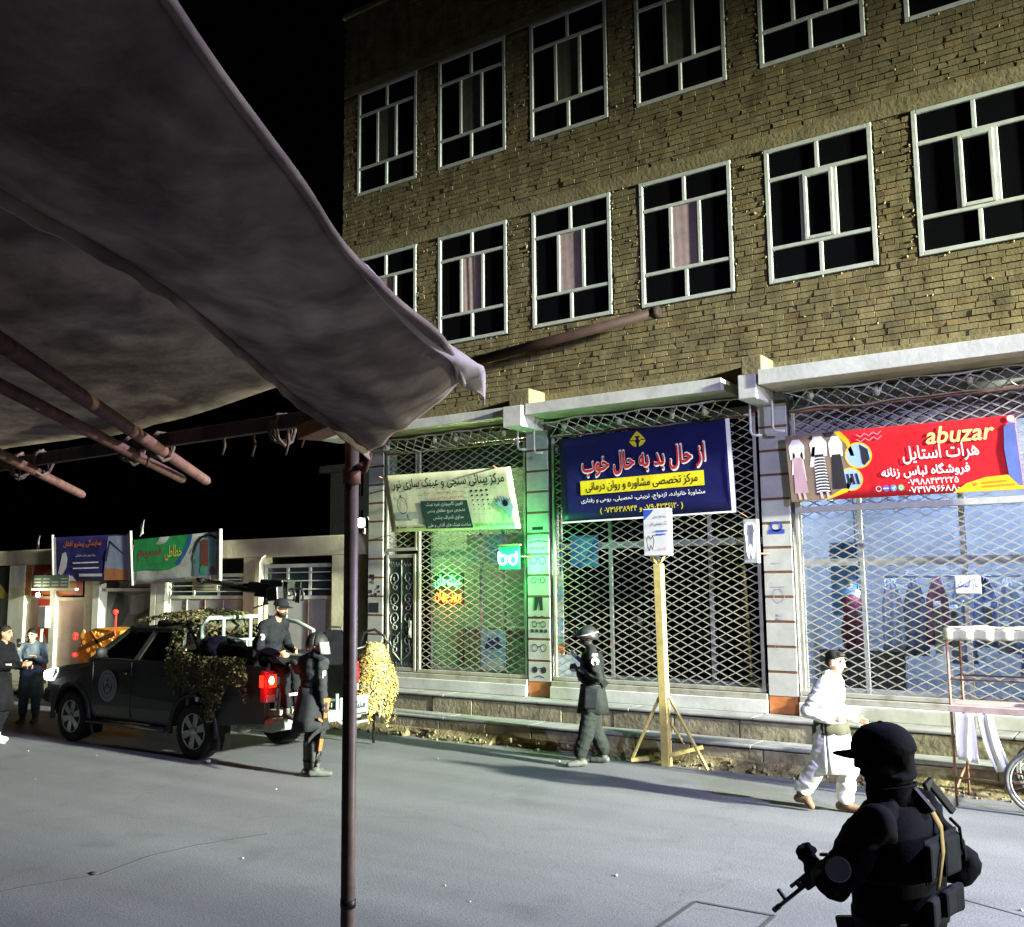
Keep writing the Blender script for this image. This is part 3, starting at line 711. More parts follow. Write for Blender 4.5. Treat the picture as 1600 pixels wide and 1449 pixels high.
def mannequin(x, y, z, h, c, label):
    e = empty('mannequin', (x, y, z), label, 'mannequin')
    mb = MB(); secs = []
    for t, rx, ry in ((0,.16,.12),(.25,.13,.10),(.45,.17,.12),(.58,.12,.09),(.78,.17,.11),(.84,.06,.05),(.87,.045,.045)):
        secs.append([(x+rx*math.cos(a*.524), y+ry*math.sin(a*.524), z+.35+h*t) for a in range(12)])
    mb.loft(secs).build('dress', cm('mq'+str(int(abs(x)*100)), c), e)
    MB().ell((x, y, z+.35+h*.95), (.075, .09, .11)).build('head', M['plaster_white'], e)
    MB().tube([(x, y, z+.02), (x, y, z+.4)], .02).lathe([(.14,0),(.14,.02)], (x, y, z)).build('stand', M['alu'], e)
mannequin(-3.75, 13.75, .8, 1.25, (.25,.05,.09), 'mannequin in a dark red dress left in the clothes shop')
mannequin(-1.55, 13.7, .8, 1.2, (.32,.36,.5), 'mannequin in a blue grey dress near the right of the clothes shop')
mannequin(-1.0, 13.9, .8, 1.2, (.5,.5,.5), 'mannequin in a white dress at the right edge of the clothes shop')
poster('floral_print', 'white floral fabric panel standing at the right behind the clothes shop gate', 'panel', -1.42, -.7, .95, 1.6, 13.3+.06, cm('p_floral', (.55,.5,.52)), [(cm('p_rose', (.4,.2,.25)), [[(rnd.random()*.8+.1+.05*math.cos(a*1.05), 0) for a in range(0)] or [(.2,.2),(.3,.25),(.25,.35)], [(.6,.6),(.75,.55),(.7,.75)], [(.35,.7),(.45,.8),(.3,.85)], [(.75,.15),(.85,.3),(.65,.3)]])])
poster('floral_print', 'dark floral fabric bundle low at the left behind the clothes shop gate', 'panel', -4.1, -3.0, .92, 1.45, 13.36, cm('p_floral2', (.40,.37,.38)), [(cm('p_floral', (.55,.5,.52)), [[(rx, rz), (rx+.07, rz+.03), (rx+.05, rz+.14), (rx-.02, rz+.1)] for rx, rz in [(rnd.uniform(.03,.9), rnd.uniform(.03,.85)) for _ in range(22)]])])
poster('blue_light_panel', 'tall panel whose light blue colour stands for blue light inside the left of the clothes shop', 'banner', -4.0, -3.62, 1.9, 2.9, 13.7, cm('p_lightblue', (.2,.42,.75)), [])  # blue light at this side of the shop, put into the panel's colour
e = empty('bulb', (-3.62, 13.6, 2.2), 'small glowing white bulb inside the left of the clothes shop', 'lamp')
MB().ell((-3.62, 13.6, 2.2), (.03,.03,.04)).build('glass', mat('bulb_on', (.8,.8,.9), emit=(.8,.88,1), estr=60, var=0), e)
MB().tube([(-3.62,13.6,2.24),(-3.62,13.6,4.88)], .006, 6).build('cord', M['black_plastic'], e)
e = empty('tube_lamp', (-2.4, 13.72, 4.65), 'cool white tube lamp on the ceiling of the clothes shop', 'lamp')
MB().tube([(-3.4,13.72,4.62),(-1.4,13.72,4.62)], .02).build('tube', mat('tube_on', (.8,.8,.9), emit=(.45,.6,1.0), estr=800, var=0), e)
MB().bx(-3.45,-1.35,13.68,13.76,4.65,4.70).build('fitting', M['plaster_white'], e)
e = empty('tube_lamp', (-9.6, 13.75, 4.65), 'warm dim tube lamp on the ceiling of the optician shop', 'lamp')
MB().tube([(-10.2,13.75,4.62),(-9.2,13.75,4.62)], .02).build('tube', mat('tube_on2', (.8,.8,.7), emit=(.8,1.0,.42), estr=420, var=0), e)
MB().bx(-10.25,-9.15,13.71,13.79,4.65,4.70).build('fitting', M['plaster_white'], e)
# ---------------------------------------------------------------- folding lattice gates
def lattice(mb, x0, x1, z0, z1, y, cw=.235, chh=.118, w=.0130, d=.005, f=lambda x, z, y: (x, y, z)):
    """two families of flat bars crossing as a scissor lattice"""
    s_ = chh/cw; H = z1-z0
    for fam in (0, 1):
        k = -int(H/chh)-2
        while True:
            xb = x0 + k*cw; k += 1
            if fam == 0:
                if xb > x1+.01: break
                pa = (xb, z0); pb = (xb+H/s_, z1)
            else:
                if xb - 0 > x1+H/s_: break
                pa = (xb, z0); pb = (xb-H/s_, z1)
            xa, xc = sorted((pa[0], pb[0])); lo, hi = max(x0, xa), min(x1, xc)
            if hi-lo < .02: continue
            def zat(x): return pa[1]+(x-pa[0])*(pb[1]-pa[1])/(pb[0]-pa[0])
            n = max(1, int((hi-lo)/.5)); dj = rnd.gauss(0, .002)
            ps = []
            for i in range(n+1):
                x = lo+(hi-lo)*i/n; z = zat(x)
                ps.append(f(x+.016*noise.noise(V((x*.8, z*.8, 2.5+x0))), z+.012*noise.noise(V((x*.9, z*.7, 8.5+x0))), y+fam*d+dj+.014*noise.noise(V((x*.7, z*.9, 5.5)))))
            for a, b in zip(ps, ps[1:]): mb.bar(a, b, d, w, (0, 0, 1))
def gate(x0, x1, z0, z1, label, cols, y=12.965, hz=None):
    e = empty('lattice_gate', ((x0+x1)/2, y, z0), label, 'gate', 'folding lattice gates over the shop fronts')
    mb = MB(); lattice(mb, x0+.04, x1-.04, z0+.05, z1-.03, y); mb.build('lattice', M['cream_metal'], e)
    for x in cols: MB().bx(x-.022, x+.022, y-.02, y+.03, z0, z1).build('upright', M['cream_metal'], e, bevel=.004, bseg=1)
    MB().bx(x0, x1, y-.028, y+.035, z0-.02, z0+.035).build('bottom_track', M['cream_metal'], e, bevel=.004, bseg=1)
    if hz: MB().bx(x0+.022, x1-.022, y-.026, y+.034, hz-.04, hz+.04).build('middle_rail', M['white_metal'], e, bevel=.004, bseg=1)
    MB().bx(x0, x1, y-.03, y+.04, z1-.03, z1+.02).build('top_track', M['rust_pipe'], e, bevel=.004, bseg=1)
    return e
gate(-10.9, -8.62, .89, 4.72, 'closed cream lattice gate across the optician shop', (-10.88, -8.65))
gate(-8.14, -4.73, .89, 4.72, 'closed cream lattice gate across the dark middle shop behind the blue banner', (-8.1, -4.76))
gate(-4.24, -.66, .89, 4.70, 'closed white lattice gate across the clothes shop under the red banner', (-4.2, -.7), hz=3.33)
gate(-11.66, -10.92, 2.98, 4.72, 'short lattice panel above the ornate iron door', (-11.63, -10.95))
# crumpled strip of folded lattice under the canopies
def fold_strip(x0, x1, label):
    mb = MB()
    def f(x, z, y):
        t = (z-4.7)/.35
        return (x, 12.90-.30*t+.05*noise.noise(V((x*2.1, t*2, 3))), 4.70+.20*t+.05*noise.noise(V((x*1.7, t, 9))))
    s_ = .5; 
    for fam in (0, 1):
        k = -3
        while x0+k*.2 < x1+.4:
            xb = x0+k*.2; k += 1
            p = [(xb, 4.7), (xb+(.35/s_)*(.5 if fam == 0 else -.5), 5.05)]
            if min(p[0][0], p[1][0]) < x0 or max(p[0][0], p[1][0]) > x1: continue
            mb.tube([f(p[0][0], p[0][1], 0), f((p[0][0]+p[1][0])/2, 4.875, 0), f(p[1][0], p[1][1], 0)], .009, 5)
    mb.tube([f(x0+(x1-x0)*i/24, 5.05, 0) for i in range(25)], .012, 6); mb.tube([f(x0+(x1-x0)*i/24, 4.7, 0) for i in range(25)], .012, 6)
    for i in range(4):
        x = x0+(x1-x0)*(i+.5)/4+rnd.uniform(-.2,.2); mb.ell(f(x, 4.9, 0), (.05,.04,.07), None, 7, 5, jit=.6)
    tag(mb.build('folded_lattice', M['cream_metal']), label, 'lattice', 'folded lattice strips under the canopies')
fold_strip(-11.6, -8.75, 'crumpled strip of cream lattice under the canopy above the green optician sign')
fold_strip(-8.1, -4.8, 'crumpled strip of cream lattice under the canopy above the blue banner')
fold_strip(-4.2, -.6, 'crumpled strip of white lattice under the canopy above the red banner')
net = MB()
for k in range(-10, 40):
    for fam in (0, 1):
        xa = -4.2+k*.22; pts = [(xa, 4.45), (xa+(.5 if fam == 0 else -.5), 4.75)]
        if min(pts[0][0], pts[1][0]) < -4.2 or max(pts[0][0], pts[1][0]) > -.66: continue
        net.bar((pts[0][0], 13.16, pts[0][1]), (pts[1][0], 13.16, pts[1][1]), .008, .012)
tag(net.build('black_netting', M['black_plastic']), 'black diamond netting in front of the grey fascia above the red banner', 'netting')
MB().bx(-4.26, -.64, 13.2, 13.24, 4.35, 4.85).build('grey_fascia', cm('fascia_grey', (.26,.27,.30)), bld)
MB().bx(-10.86, -8.62, 13.2, 13.24, 4.3, 4.72).build('dark_fascia', cm('fascia_dark', (.05,.055,.05)), bld)
# ---------------------------------------------------------------- ornate iron door
dx0, dx1, dz0, dz1 = -11.64, -10.95, .88, 2.90
M['iron_green'] = mat('iron_green', (.095,.115,.10), .45, var=.25, scale=6, spec=.5)
M['iron_light'] = mat('iron_light', (.33,.36,.31), .4, var=.2, scale=20, metal=.3)
e = empty('iron_door', ((dx0+dx1)/2, 12.97, dz0), 'dark green iron door with scrolled grille left of the optician gate', 'door')
d = MB(); d.bx(dx0, dx0+.05, 12.94, 13.02, dz0, dz1); d.bx(dx1-.05, dx1, 12.94, 13.02, dz0, dz1); d.bx(dx0+.05, dx1-.05, 12.945, 13.015, dz1-.06, dz1); d.bx(dx0+.05, dx1-.05, 12.945, 13.015, dz0, dz0+.06)
d.build('door_frame', M['cream_metal'], e, bevel=.004, bseg=1)
MB().bx(dx0+.05, dx1-.05, 12.985, 13.01, dz0+.06, dz1-.06).build('door_leaf', M['iron_green'], e)
sc_ = MB(); cx = (dx0+dx1)/2; yy = 12.97
def spiral(cx_, cz, r0, a0, turns, flip=1, sz=1.0):
    pts = []
    n = int(20*turns)
    for i in range(n+1):
        t = i/n; a = a0+flip*2*math.pi*turns*t; r_ = r0*(1-.8*t)
        pts.append((cx_+r_*math.cos(a), yy, cz+r_*sz*math.sin(a)))
    sc_.tube(pts, .011, 5)
for zc in (2.48, 2.12, 1.78, 1.40):
    for s in (-1, 1):
        spiral(cx+s*.15, zc, .13, R(-90), 1.35, s); spiral(cx+s*.14, zc-.15, .075, R(90), 1.1, -s)
sc_.tube([(cx, yy, dz0+.1), (cx, yy, dz1-.1)], .012, 6)
for s in (-1, 1):
    sc_.tube([(cx+s*.02, yy, 1.05), (cx+s*.2, yy, 1.2), (cx+s*.17, yy, 1.4), (cx+s*.03, yy, 1.55)], .012, 5)
for i in range(9):
    x = dx0+.09+i*(dx1-dx0-.18)/8
    for z in (2.72, .98): sc_.tube([(x-.03, yy, z-.03), (x, yy, z+.04), (x+.03, yy, z-.03)], .009, 5)
sc_.build('scrollwork', M['iron_light'], e)
MB().bx(dx1-.17, dx1-.10, 12.94, 12.985, 1.45, 1.75).build('lock_plate', M['iron_light'], e, bevel=.01); MB().tube([(dx1-.12,12.93,1.62),(dx1-.12,12.91,1.5)], .012).build('handle', M['iron_light'], e)
# ---------------------------------------------------------------- signs and banners
def ec(name, c, s_=0): 
    if name not in M: M[name] = mat(name, c, .5, var=.10, scale=3, spec=.35, bump=.35, bscale=2.2, bdist=.03)
    return M[name]
red, white, yellow = ec('print_red', (.55,.02,.025)), ec('print_white', (.80,.80,.80)), ec('print_yellow', (.72,.60,.02))
navy, blackp, blue = ec('banner_navy', (.008,.009,.078)), ec('print_black', (.012,.014,.012)), ec('print_blue', (.04,.12,.5))
def sheet(name, F, m, parent, th=.012, wave=.0, nx=24, nz=8):
    mb = MB(); rows = []
    for j in range(nz+1):
        rows.append([F.p(i/nx, j/nz, -.012+wave*noise.noise(V((i/nx*4, j/nz*3, F.W)))) for i in range(nx+1)])
    return mb.grid(rows).build(name, m, parent, solid=th)
def part(name, m, parent, fn):
    mb = MB(); fn(mb); return mb.build(name, m, parent, normals=False)
# --- blue banner of the counselling centre
e = empty('shop_banner', (-6.5, 12.9, 3.3), 'dark blue fabric banner with red lettering and a yellow bar over the middle shop gate', 'banner')
F = Face((-7.84, 12.80, 3.32), (-5.00, 12.80, 3.36), (-7.94, 12.80, 4.60)); F.v = V((-.05, 0, 1.31)); F.H = 1.31
sheet('cloth', F, navy, e, wave=.012)
part('white_edge', white, e, lambda m: (F.rect(m, .978, 0, 1.0, 1, .004), F.rect(m, 0, -.02, 1, .0, .004)))
part('lettering', white, e, lambda m: F.text(m, 'از حال بد به حال خوب', .14, .50, .86, .775, .004, bold=.055))
part('lettering', red, e, lambda m: F.text(m, 'از حال بد به حال خوب', .145, .51, .855, .765, .007, bold=.022))
part('yellow_bar', yellow, e, lambda m: F.rect(m, .125, .30, .845, .465, .004))
part('lettering', blackp, e, lambda m: F.text(m, 'مرکز تخصصی مشاوره و روان درمانی', .16, .32, .81, .445, .006, bold=.012))
part('lettering', white, e, lambda m: (F.text(m, 'مشاورهٔ خانواده، ازدواج، تربیتی، تحصیلی، روحی و رفتاری', .125, .185, .845, .265, .004, bold=.008)))
part('phone_number', yellow, e, lambda m: (F.text(m, '( ۰۷۹۰۴۳۴۶۱۲۰ و ۰۷۳۱۶۳۸۹۴۴ )', .24, .055, .72, .135, .004, bold=.012)))
def emb(m):
    c = .485; 
    F.shp(m, [(c-.045,.885),(c-.01,.965),(c-.0,.985),(c,.955),(c-.028,.885)]); F.shp(m, [(c+.045,.885),(c+.01,.965),(c,.985),(c,.955),(c+.028,.885)])
    F.shp(m, [(c-.05,.87),(c-.02,.875),(c-.008,.845),(c-.008,.80),(c-.03,.82)]); F.shp(m, [(c+.05,.87),(c+.02,.875),(c+.008,.845),(c+.008,.80),(c+.03,.82)])
    F.disc(m, c-.015, .895, .022); F.disc(m, c+.015, .895, .022); F.rect(m, c-.008, .925, c+.008, .945)
part('emblem', yellow, e, emb)
def ties(F, par, ds=((0,0),(1,0),(0,1),(1,1))):
    for a, b in ds:
        p = F.p(a, b, 0); q = p + V(((a-.5)*.25, .12, (b-.5)*.2)); MB().tube([p, q], .006, 5).build('tie', M['rust_pipe'], par)
ties(F, e)
# --- red banner of the clothes shop
e = empty('shop_banner', (-2.5, 12.9, 3.4), 'red printed banner with white lettering and pictures of skirts over the clothes shop gate', 'banner')
F = Face((-4.22, 12.82, 3.44), (-1.42, 12.82, 3.44), (-4.27, 12.82, 4.34)); F.H = .90
bred = ec('banner_red', (.52,.012,.02))
sheet('cloth', F, bred, e, wave=.008)
tan, dk, yl = ec('photo_tan', (.20,.14,.11)), ec('photo_dark', (.025,.022,.03)), ec('print_amber', (.75,.42,.02))
part('photo_ground', tan, e, lambda m: F.shp(m, [(0,0),(.19,0),(.27,.12),(.305,.5),(.29,.85),(.24,1),(0,1)], .002))
part('swoosh_print', yl, e, lambda m: (F.shp(m, [(.23,1),(.262,1),(.30,.86),(.318,.62),(.30,.62),(.285,.8)], .003), F.shp(m, [(.17,0),(.27,.10),(.305,.30),(.30,.36),(.255,.16),(.155,0)], .003),
      F.shp(m, [(.72,.0),(.78,.12),(.86,.19),(1,.21),(1,0)], .003), F.ring(m, .335,.62,.175,.02,.0035), F.ring(m, .29,.28,.155,.018,.0035)))
part('circle_photo', ec('photo_blue', (.30,.42,.72)), e, lambda m: (F.disc(m, .335,.62,.155,.003), F.disc(m, .29,.28,.137,.003)))
part('circle_detail', dk, e, lambda m: (F.shp(m, [(.345,.78),(.38,.70),(.385,.55),(.36,.47),(.35,.5)], .0045), *[F.shp(m, [(x,.36),(x+.012,.36),(x+.02,.2),(x+.008,.2)], .0045) for x in (.27,.29,.31)]))
def fig(m, xc, top, bl, w, hem): F.shp(m, [(xc-w*.5,top-.3),(xc-w*.55,top-.1),(xc-w*.25,top),(xc+w*.25,top),(xc+w*.55,top-.1),(xc+w*.5,top-.3)], .004); 
part('blouse', ec('photo_white', (.66,.64,.70)), e, lambda m: (fig(m,.05,.93,0,.07,0), fig(m,.155,.95,0,.075,0), fig(m,.235,.93,0,.06,0), F.shp(m, [(.015,.4),(.03,.75),(.04,.7),(.03,.4)], .004), F.shp(m, [(.105,.5),(.125,.8),(.14,.8),(.125,.5)], .004), F.shp(m, [(.085,.3),(.075,.75),(.065,.7),(.07,.3)], .004)))
part('skirt', ec('photo_pink', (.45,.28,.36)), e, lambda m: F.shp(m, [(.03,.66),(.07,.66),(.088,.12),(.022,.12)], .0045))
part('skirt', dk, e, lambda m: (F.shp(m, [(.215,.66),(.255,.66),(.27,.15),(.205,.15)], .0045), F.shp(m, [(.135,.68),(.175,.68),(.195,.08),(.125,.08)], .0045), F.shp(m, [(.11,.93),(.13,.98),(.13,.9)], .0045), F.shp(m, [(.18,1),(.24,1),(.22,.93),(.19,.93)], .0042)))
part('skirt_stripes', ec('photo_white', (.66,.64,.70)), e, lambda m: [F.line(m, [(.13-.003,.12+.045*i), (.145,.135+.045*i), (.175,.135+.045*i), (.19-.001*i,.12+.045*i)], .017, .006) for i in range(12)])
part('feet', ec('photo_skin', (.52,.38,.34)), e, lambda m: [F.shp(m, [(x,.12),(x+.012,.12),(x+.018,.02),(x+.004,.02)], .0046) for x in (.035,.06,.14,.17)])
gold = ec('print_gold', (.78,.55,.22))
part('lettering', gold, e, lambda m: F.text(m, 'abuzar', .635, .70, .905, .93, .004, bold=.02, rtl=False, slant=.25))
part('lettering', white, e, lambda m: (F.text(m, 'هرات استایل', .53, .44, .845, .69, .004, bold=.012), F.text(m, 'فروشگاه لباس زنانه', .43, .245, .80, .42, .004, bold=.025),
     F.text(m, '۰۷۹۸۸۴۳۲۲۲۵', .54, .14, .75, .225, .004, bold=.012), F.text(m, '۰۷۳۱۷۹۶۶۸۸۰', .54, .03, .75, .115, .004, bold=.012)))
part('zigzag', ec('print_rose', (.62,.22,.30)), e, lambda m: [F.line(m, [(.335+.019*i, .90+o+(.0 if i % 2 else .045)+.004*i) for i in range(7)], .012, .004) for o in (-.09, -.02)])
part('icon', ec('icon_pink', (.7,.4,.5)), e, lambda m: F.ring(m, .41, .115, .038, .012, .004))
part('icon', ec('icon_indigo', (.12,.10,.45)), e, lambda m: F.disc(m, .442, .115, .04, .004))
part('icon', ec('icon_blue', (.06,.25,.75)), e, lambda m: F.disc(m, .475, .115, .04, .004))
part('icon', ec('icon_green', (.08,.42,.12)), e, lambda m: F.disc(m, .507, .115, .04, .004))
part('icon_mark', white, e, lambda m: (F.line(m, [(.43,.115),(.454,.115)], .012, .006), F.shp(m, [(.466,.11),(.485,.14),(.478,.09)], .006), F.ring(m, .507,.115,.024,.01,.006)))
part('blue_coat', ec('photo_coat', (.10,.14,.38)), e, lambda m: F.shp(m, [(.95,.2),(.945,.55),(.955,.85),(.975,.9),(1,.9),(1,.05),(.985,.05)], .004))
part('head_scarf', ec('photo_white', (.66,.64,.70)), e, lambda m: F.disc(m, .985, .955, .04, .004))
part('small_print', ec('print_ochre', (.5,.22,.02)), e, lambda m: (F.line(m, [(.84,.11),(.94,.125)], .02, .005), F.line(m, [(.84,.06),(.97,.07)], .02, .005), F.disc(m, .815,.10,.022,.005)))
# --- tilted green-white sign of the optician
e = empty('shop_sign', (-10.2, 12.5, 3.3), 'pale green tilted signboard of the optician with black title and an eye', 'sign')
F = Face((-11.22, 12.62, 3.28), (-8.52, 12.62, 3.24), (-11.30, 12.5, 4.25)); F.v = V((-.10, -.13, .98)); F.H = F.v.length; F.n = F.u.cross(F.v).normalized()
pg = ec('sign_pale', (.66,.70,.45))
sheet('panel', F, pg, e, th=.012)
dg = ec('print_darkgreen', (.025,.075,.055))
part('title', blackp, e, lambda m: F.text(m, 'مرکز بینائی سنجی و عینک سازی نور', .07, .72, .945, .925, .004, bold=.018))
part('lettering', ec('print_maroon', (.40,.10,.08)), e, lambda m: (F.text(m, 'تحت نظر اپتومتریست با تجربه', .32, .615, .64, .70, .004), F.text(m, 'عضو انجمن اپتومتری ایران', .36, .53, .63, .61, .004)))
part('green_box', dg, e, lambda m: F.shp(m, [(.29,.04),(.66,.035),(.645,.50),(.28,.52)], .003))
part('lettering', ec('sign_light', (.66,.72,.60)), e, lambda m: [F.text(m, t, a, b, c, b+.085, .006, bold=.006) for t, a, b, c in (('تعیین کامپیوتری نمره عینک', .32, .405, .61), ('تشخیص سریع خطاهای چشمی', .32, .29, .62), ('مداوی انحراف چشمی', .36, .175, .60), ('ساخت عینک های آفتابی و طبی', .31, .055, .645))])
def eyechart(m):
    for r in range(6):
        for c in range(4): 
            s_ = .018*(1-.14*r); F.rect(m, .69+.038*c-s_*.5, .63-.075*r, .69+.038*c+s_*.5, .63-.075*r+s_*1.9, .004)
part('eye_chart', blackp, e, eyechart)
part('eye_print', ec('print_eyeblue', (.30,.45,.55)), e, lambda m: F.shp(m, [(.855,.42),(.90,.54),(.96,.48),(.98,.36),(.955,.20),(.93,.13),(.925,.28),(.885,.36)], .003))
part('eye_pupil', blackp, e, lambda m: (F.disc(m, .925,.42,.055,.005), *[F.line(m, [(.87+.02*i,.44+.01*(i % 2)),(.85+.022*i,.52+.02*math.sin(i))], .01, .005) for i in range(6)]))
part('lens_logo', dg, e, lambda m: (F.ring(m, .125,.46,.15,.012,.004,sx=.75), F.ring(m, .125,.46,.10,.006,.004,sx=.45), F.disc(m, .12,.625,.02,.004)))
part('grey_bars', ec('print_greygreen', (.35,.42,.36)), e, lambda m: (F.rect(m, .05,.22,.15,.34,.003), F.rect(m, .16,.22,.24,.34,.003)))
part('small_print', blackp, e, lambda m: (F.disc(m,.055,.07,.02,.004), F.line(m,[(.075,.07),(.13,.07)],.012,.004), F.line(m,[(.19,.07),(.27,.07)],.012,.004), F.text(m, 'آدرس: هرات، جاده محبس، مقابل شفاخانه حوزوی', .68,.05,.985,.11,.004)))
for x in (-11.3, -8.85): MB().tube([(x,12.72,3.3),(x,12.97,3.3)], .012).tube([(x-.05,12.42,4.25),(x-.05,12.97,4.1)], .012).build('bracket', M['rust_pipe'], e)
# --- LED sign and neon spectacles of the optician
e = empty('led_sign', (-10.25, 12.9, 2.0), 'glowing two line LED sign, green over orange, behind the optician gate', 'sign')
MB().bx(-10.58, -9.95, 12.99, 13.03, 2.02, 2.56).build('board', M['black_plastic'], e)
F = Face((-10.58, 12.988, 2.02), (-9.95, 12.988, 2.02), (-10.58, 12.988, 2.56))
part('green_letters', mat('led_green', (.1,.8,.2), emit=(.03,1.0,.14), estr=9, var=0), e, lambda m: F.text(m, 'عینک های', .05, .52, .95, .95, .004, bold=.03))
part('orange_letters', mat('led_orange', (.8,.3,.05), emit=(1.0,.075,.008), estr=10, var=0), e, lambda m: F.text(m, 'بروز جهان', .05, .08, .95, .48, .004, bold=.03))
lamp('green_glow', (-10.25, 12.80, 2.42), 30, (.1,1,.2), .12, parent=e); lamp('orange_glow', (-10.25, 12.80, 2.12), 24, (1,.14,.02), .12, parent=e)
e = empty('neon_sign', (-8.8, 12.6, 2.6), 'glowing white and green neon spectacles sign beside the optician pilaster', 'sign')
MB().bx(-9.0, -8.6, 12.70, 12.74, 2.60, 2.96).build('board', mat('neon_board', (.02,.2,.08), .3, emit=(.02,.9,.25), estr=.9, var=0), e, bevel=.01)
MB().bx(-9.02, -8.58, 12.69, 12.75, 2.97, 3.0).build('top_trim', M['rust_pipe'], e)
F = Face((-9.0, 12.69, 2.60), (-8.6, 12.69, 2.60), (-9.0, 12.69, 2.96))
ng = MB(); 
for c in (-8.905, -8.70): ng.tube([(c+.07*math.cos(a*.35), 12.67, 2.75+.075*math.sin(a*.35)) for a in range(18)], .012, 6, closed=True)
ng.tube([(-8.84,12.67,2.78),(-8.80,12.67,2.81),(-8.765,12.67,2.78)], .012, 6); ng.tube([(-8.975,12.67,2.78),(-8.97,12.67,2.88)], .012, 6); ng.tube([(-8.63,12.67,2.78),(-8.635,12.67,2.88)], .012, 6)
ng.build('neon_tube', mat('neon_white', (.6,1,.9), emit=(.55,1.0,.88), estr=16, var=0), e)
MB().tube([(-8.6,12.72,2.8),(-8.5,12.93,2.8)], .012).build('bracket', M['rust_pipe'], e)
lamp('inner_glow', (-8.95, 13.5, 3.0), 45, (.05,1,.2), .15, parent=e); lamp('neon_glow', (-8.62, 12.52, 2.80), 85, (.03,1,.16), .12, parent=e)
# --- tooth sign on the third pilaster
e = empty('tooth_sign', (-4.72, 12.7, 2.7), 'small white light box with a tooth outline beside the tiled pilaster', 'sign')
MB().bx(-4.86, -4.66, 12.66, 12.76, 2.62, 3.22).build('box', M['alu'], e, bevel=.01)
MB().tube([(-4.66,12.71,2.75),(-4.60,12.93,2.75)], .012).build('bracket', M['rust_pipe'], e)
tt = [(-.03,.04),(-.05,.14),(-.055,.3),(-.075,.42),(-.06,.5),(-.02,.52),(0,.5),(.02,.52),(.06,.5),(.075,.42),(.055,.3),(.05,.14),(.03,.04),(.015,.18),(0,.22),(-.015,.18)]
MB().tube([(-4.76+a*.95, 12.652, 2.65+b) for a, b in tt], .008, 6, closed=True).build('tooth_tube', mat('tooth_on', (.9,.9,.9), emit=(.9,.95,1), estr=3.0, var=0), e)
# --- standing sign on a yellow wooden post
e = empty('standing_sign', (-5.66, 11.74, 0), 'small white clinic sign box on a tall yellow wooden post with slanting braces', 'sign')
MB().bar((-5.66, 11.74, .0), (-5.72, 11.78, 2.62), .11, .11, (0,1,0)).build('post', M['wood_yellow'], e, bevel=.006)
for p, q, w in (((-5.74,11.74,.88),(-6.16,11.70,.02),.04), ((-5.60,11.74,.88),(-5.06,11.66,.02),.04), ((-5.66,11.80,.6),(-5.50,12.05,.18),.035), ((-5.63,11.72,.14),(-5.22,11.90,.26),.06), ((-6.16,11.70,.04),(-5.95,11.8,.06),.06)):
    MB().bar(p, q, w, w*.8).build('brace', M['wood_yellow'], e, bevel=.003, bseg=1)
for s in (-1, 1): MB().tube([(-5.72,11.78,2.6),(-5.72+s*.11,11.76,2.74)], .018).build('fork', M['wood_yellow'], e)
bx_ = MB(); bx_.bx(-5.89, -5.53, 11.70, 11.84, 2.73, 3.36); bo = bx_.build('sign_box', M['patch_white'], e, bevel=.006)
F = Face((-5.89, 11.698, 2.73), (-5.53, 11.698, 2.73), (-5.89, 11.698, 3.36))
part('blue_header', blue, e, lambda m: (F.shp(m, [(.02,.98),(.45,.98),(.3,.88),(.02,.75)]), F.rect(m, .5,.50,.97,.53), F.rect(m, .5,.43,.9,.46)))
part('lettering', blackp, e, lambda m: (F.text(m, 'شفاخانه دندان', .38,.78,.95,.86), F.text(m, 'دکتر متخصص دندان', .25,.62,.97,.73)))
part('tooth_outline', blackp, e, lambda m: F.line(m, [(.12,.35),(.2,.42),(.3,.35),(.38,.42),(.42,.3),(.36,.12),(.3,.22),(.22,.1),(.16,.2),(.12,.35)], .008))
part('pink_text', ec('print_pink', (.7,.25,.4)), e, lambda m: F.text(m, 'نوبت', .6,.1,.92,.2))
MB().bx(-5.532, -5.528, 11.72, 11.82, 2.76, 3.33).build('side_panel', ec('print_lilac', (.5,.5,.7)), e)
# --- paper notice on the clothes shop gate
e = empty('paper_notice', (-2.2, 12.95, 2.2), 'white paper notice with blue writing tied on the clothes shop gate', 'notice')
F = Face((-2.27, 12.945, 2.20), (-1.98, 12.945, 2.20), (-2.27, 12.945, 2.42))
sheet('sheet', F, white, e, th=.003); part('writing', M['ink_blue'], e, lambda m: F.text(m, 'باز است', .12, .25, .88, .80, .004, bold=.03))
# ---------------------------------------------------------------- low row of shops on the left
low = empty('shop_row', (-19, 13, 0), 'low single storey row of small shops left of the brick building', 'building')
M['low_wall'] = mat('low_wall', (.72,.67,.46), .9, var=.18, scale=1.5, bump=.35, bscale=14, bdist=.01)
M['low_white'] = mat('low_white', (.80,.82,.68), .7, var=.12, scale=3)
M['shutter_grey'] = mat('shutter_grey', (.46,.47,.46), .55, var=.15, scale=2)
M['shutter_brown'] = mat('shutter_brown', (.45,.34,.28), .55, var=.18, scale=1.3, metal=.1)
w = MB(); w.bx(-27, -12.09, 12.96, 13.25, 2.93, 3.30); w.bx(-27, -12.09, 13.25, 19, 3.0, 3.2); w.bx(-27, -12.09, 18.9, 19.1, 0, 3.1)
w.build('roof_beam', M['low_wall'], low, bevel=.015)
bk2 = MB(); bk2.bx(-27, -12.09, 13.45, 13.5, 0, 2.93); bk2.build('wall', M['shop_dark'], low)
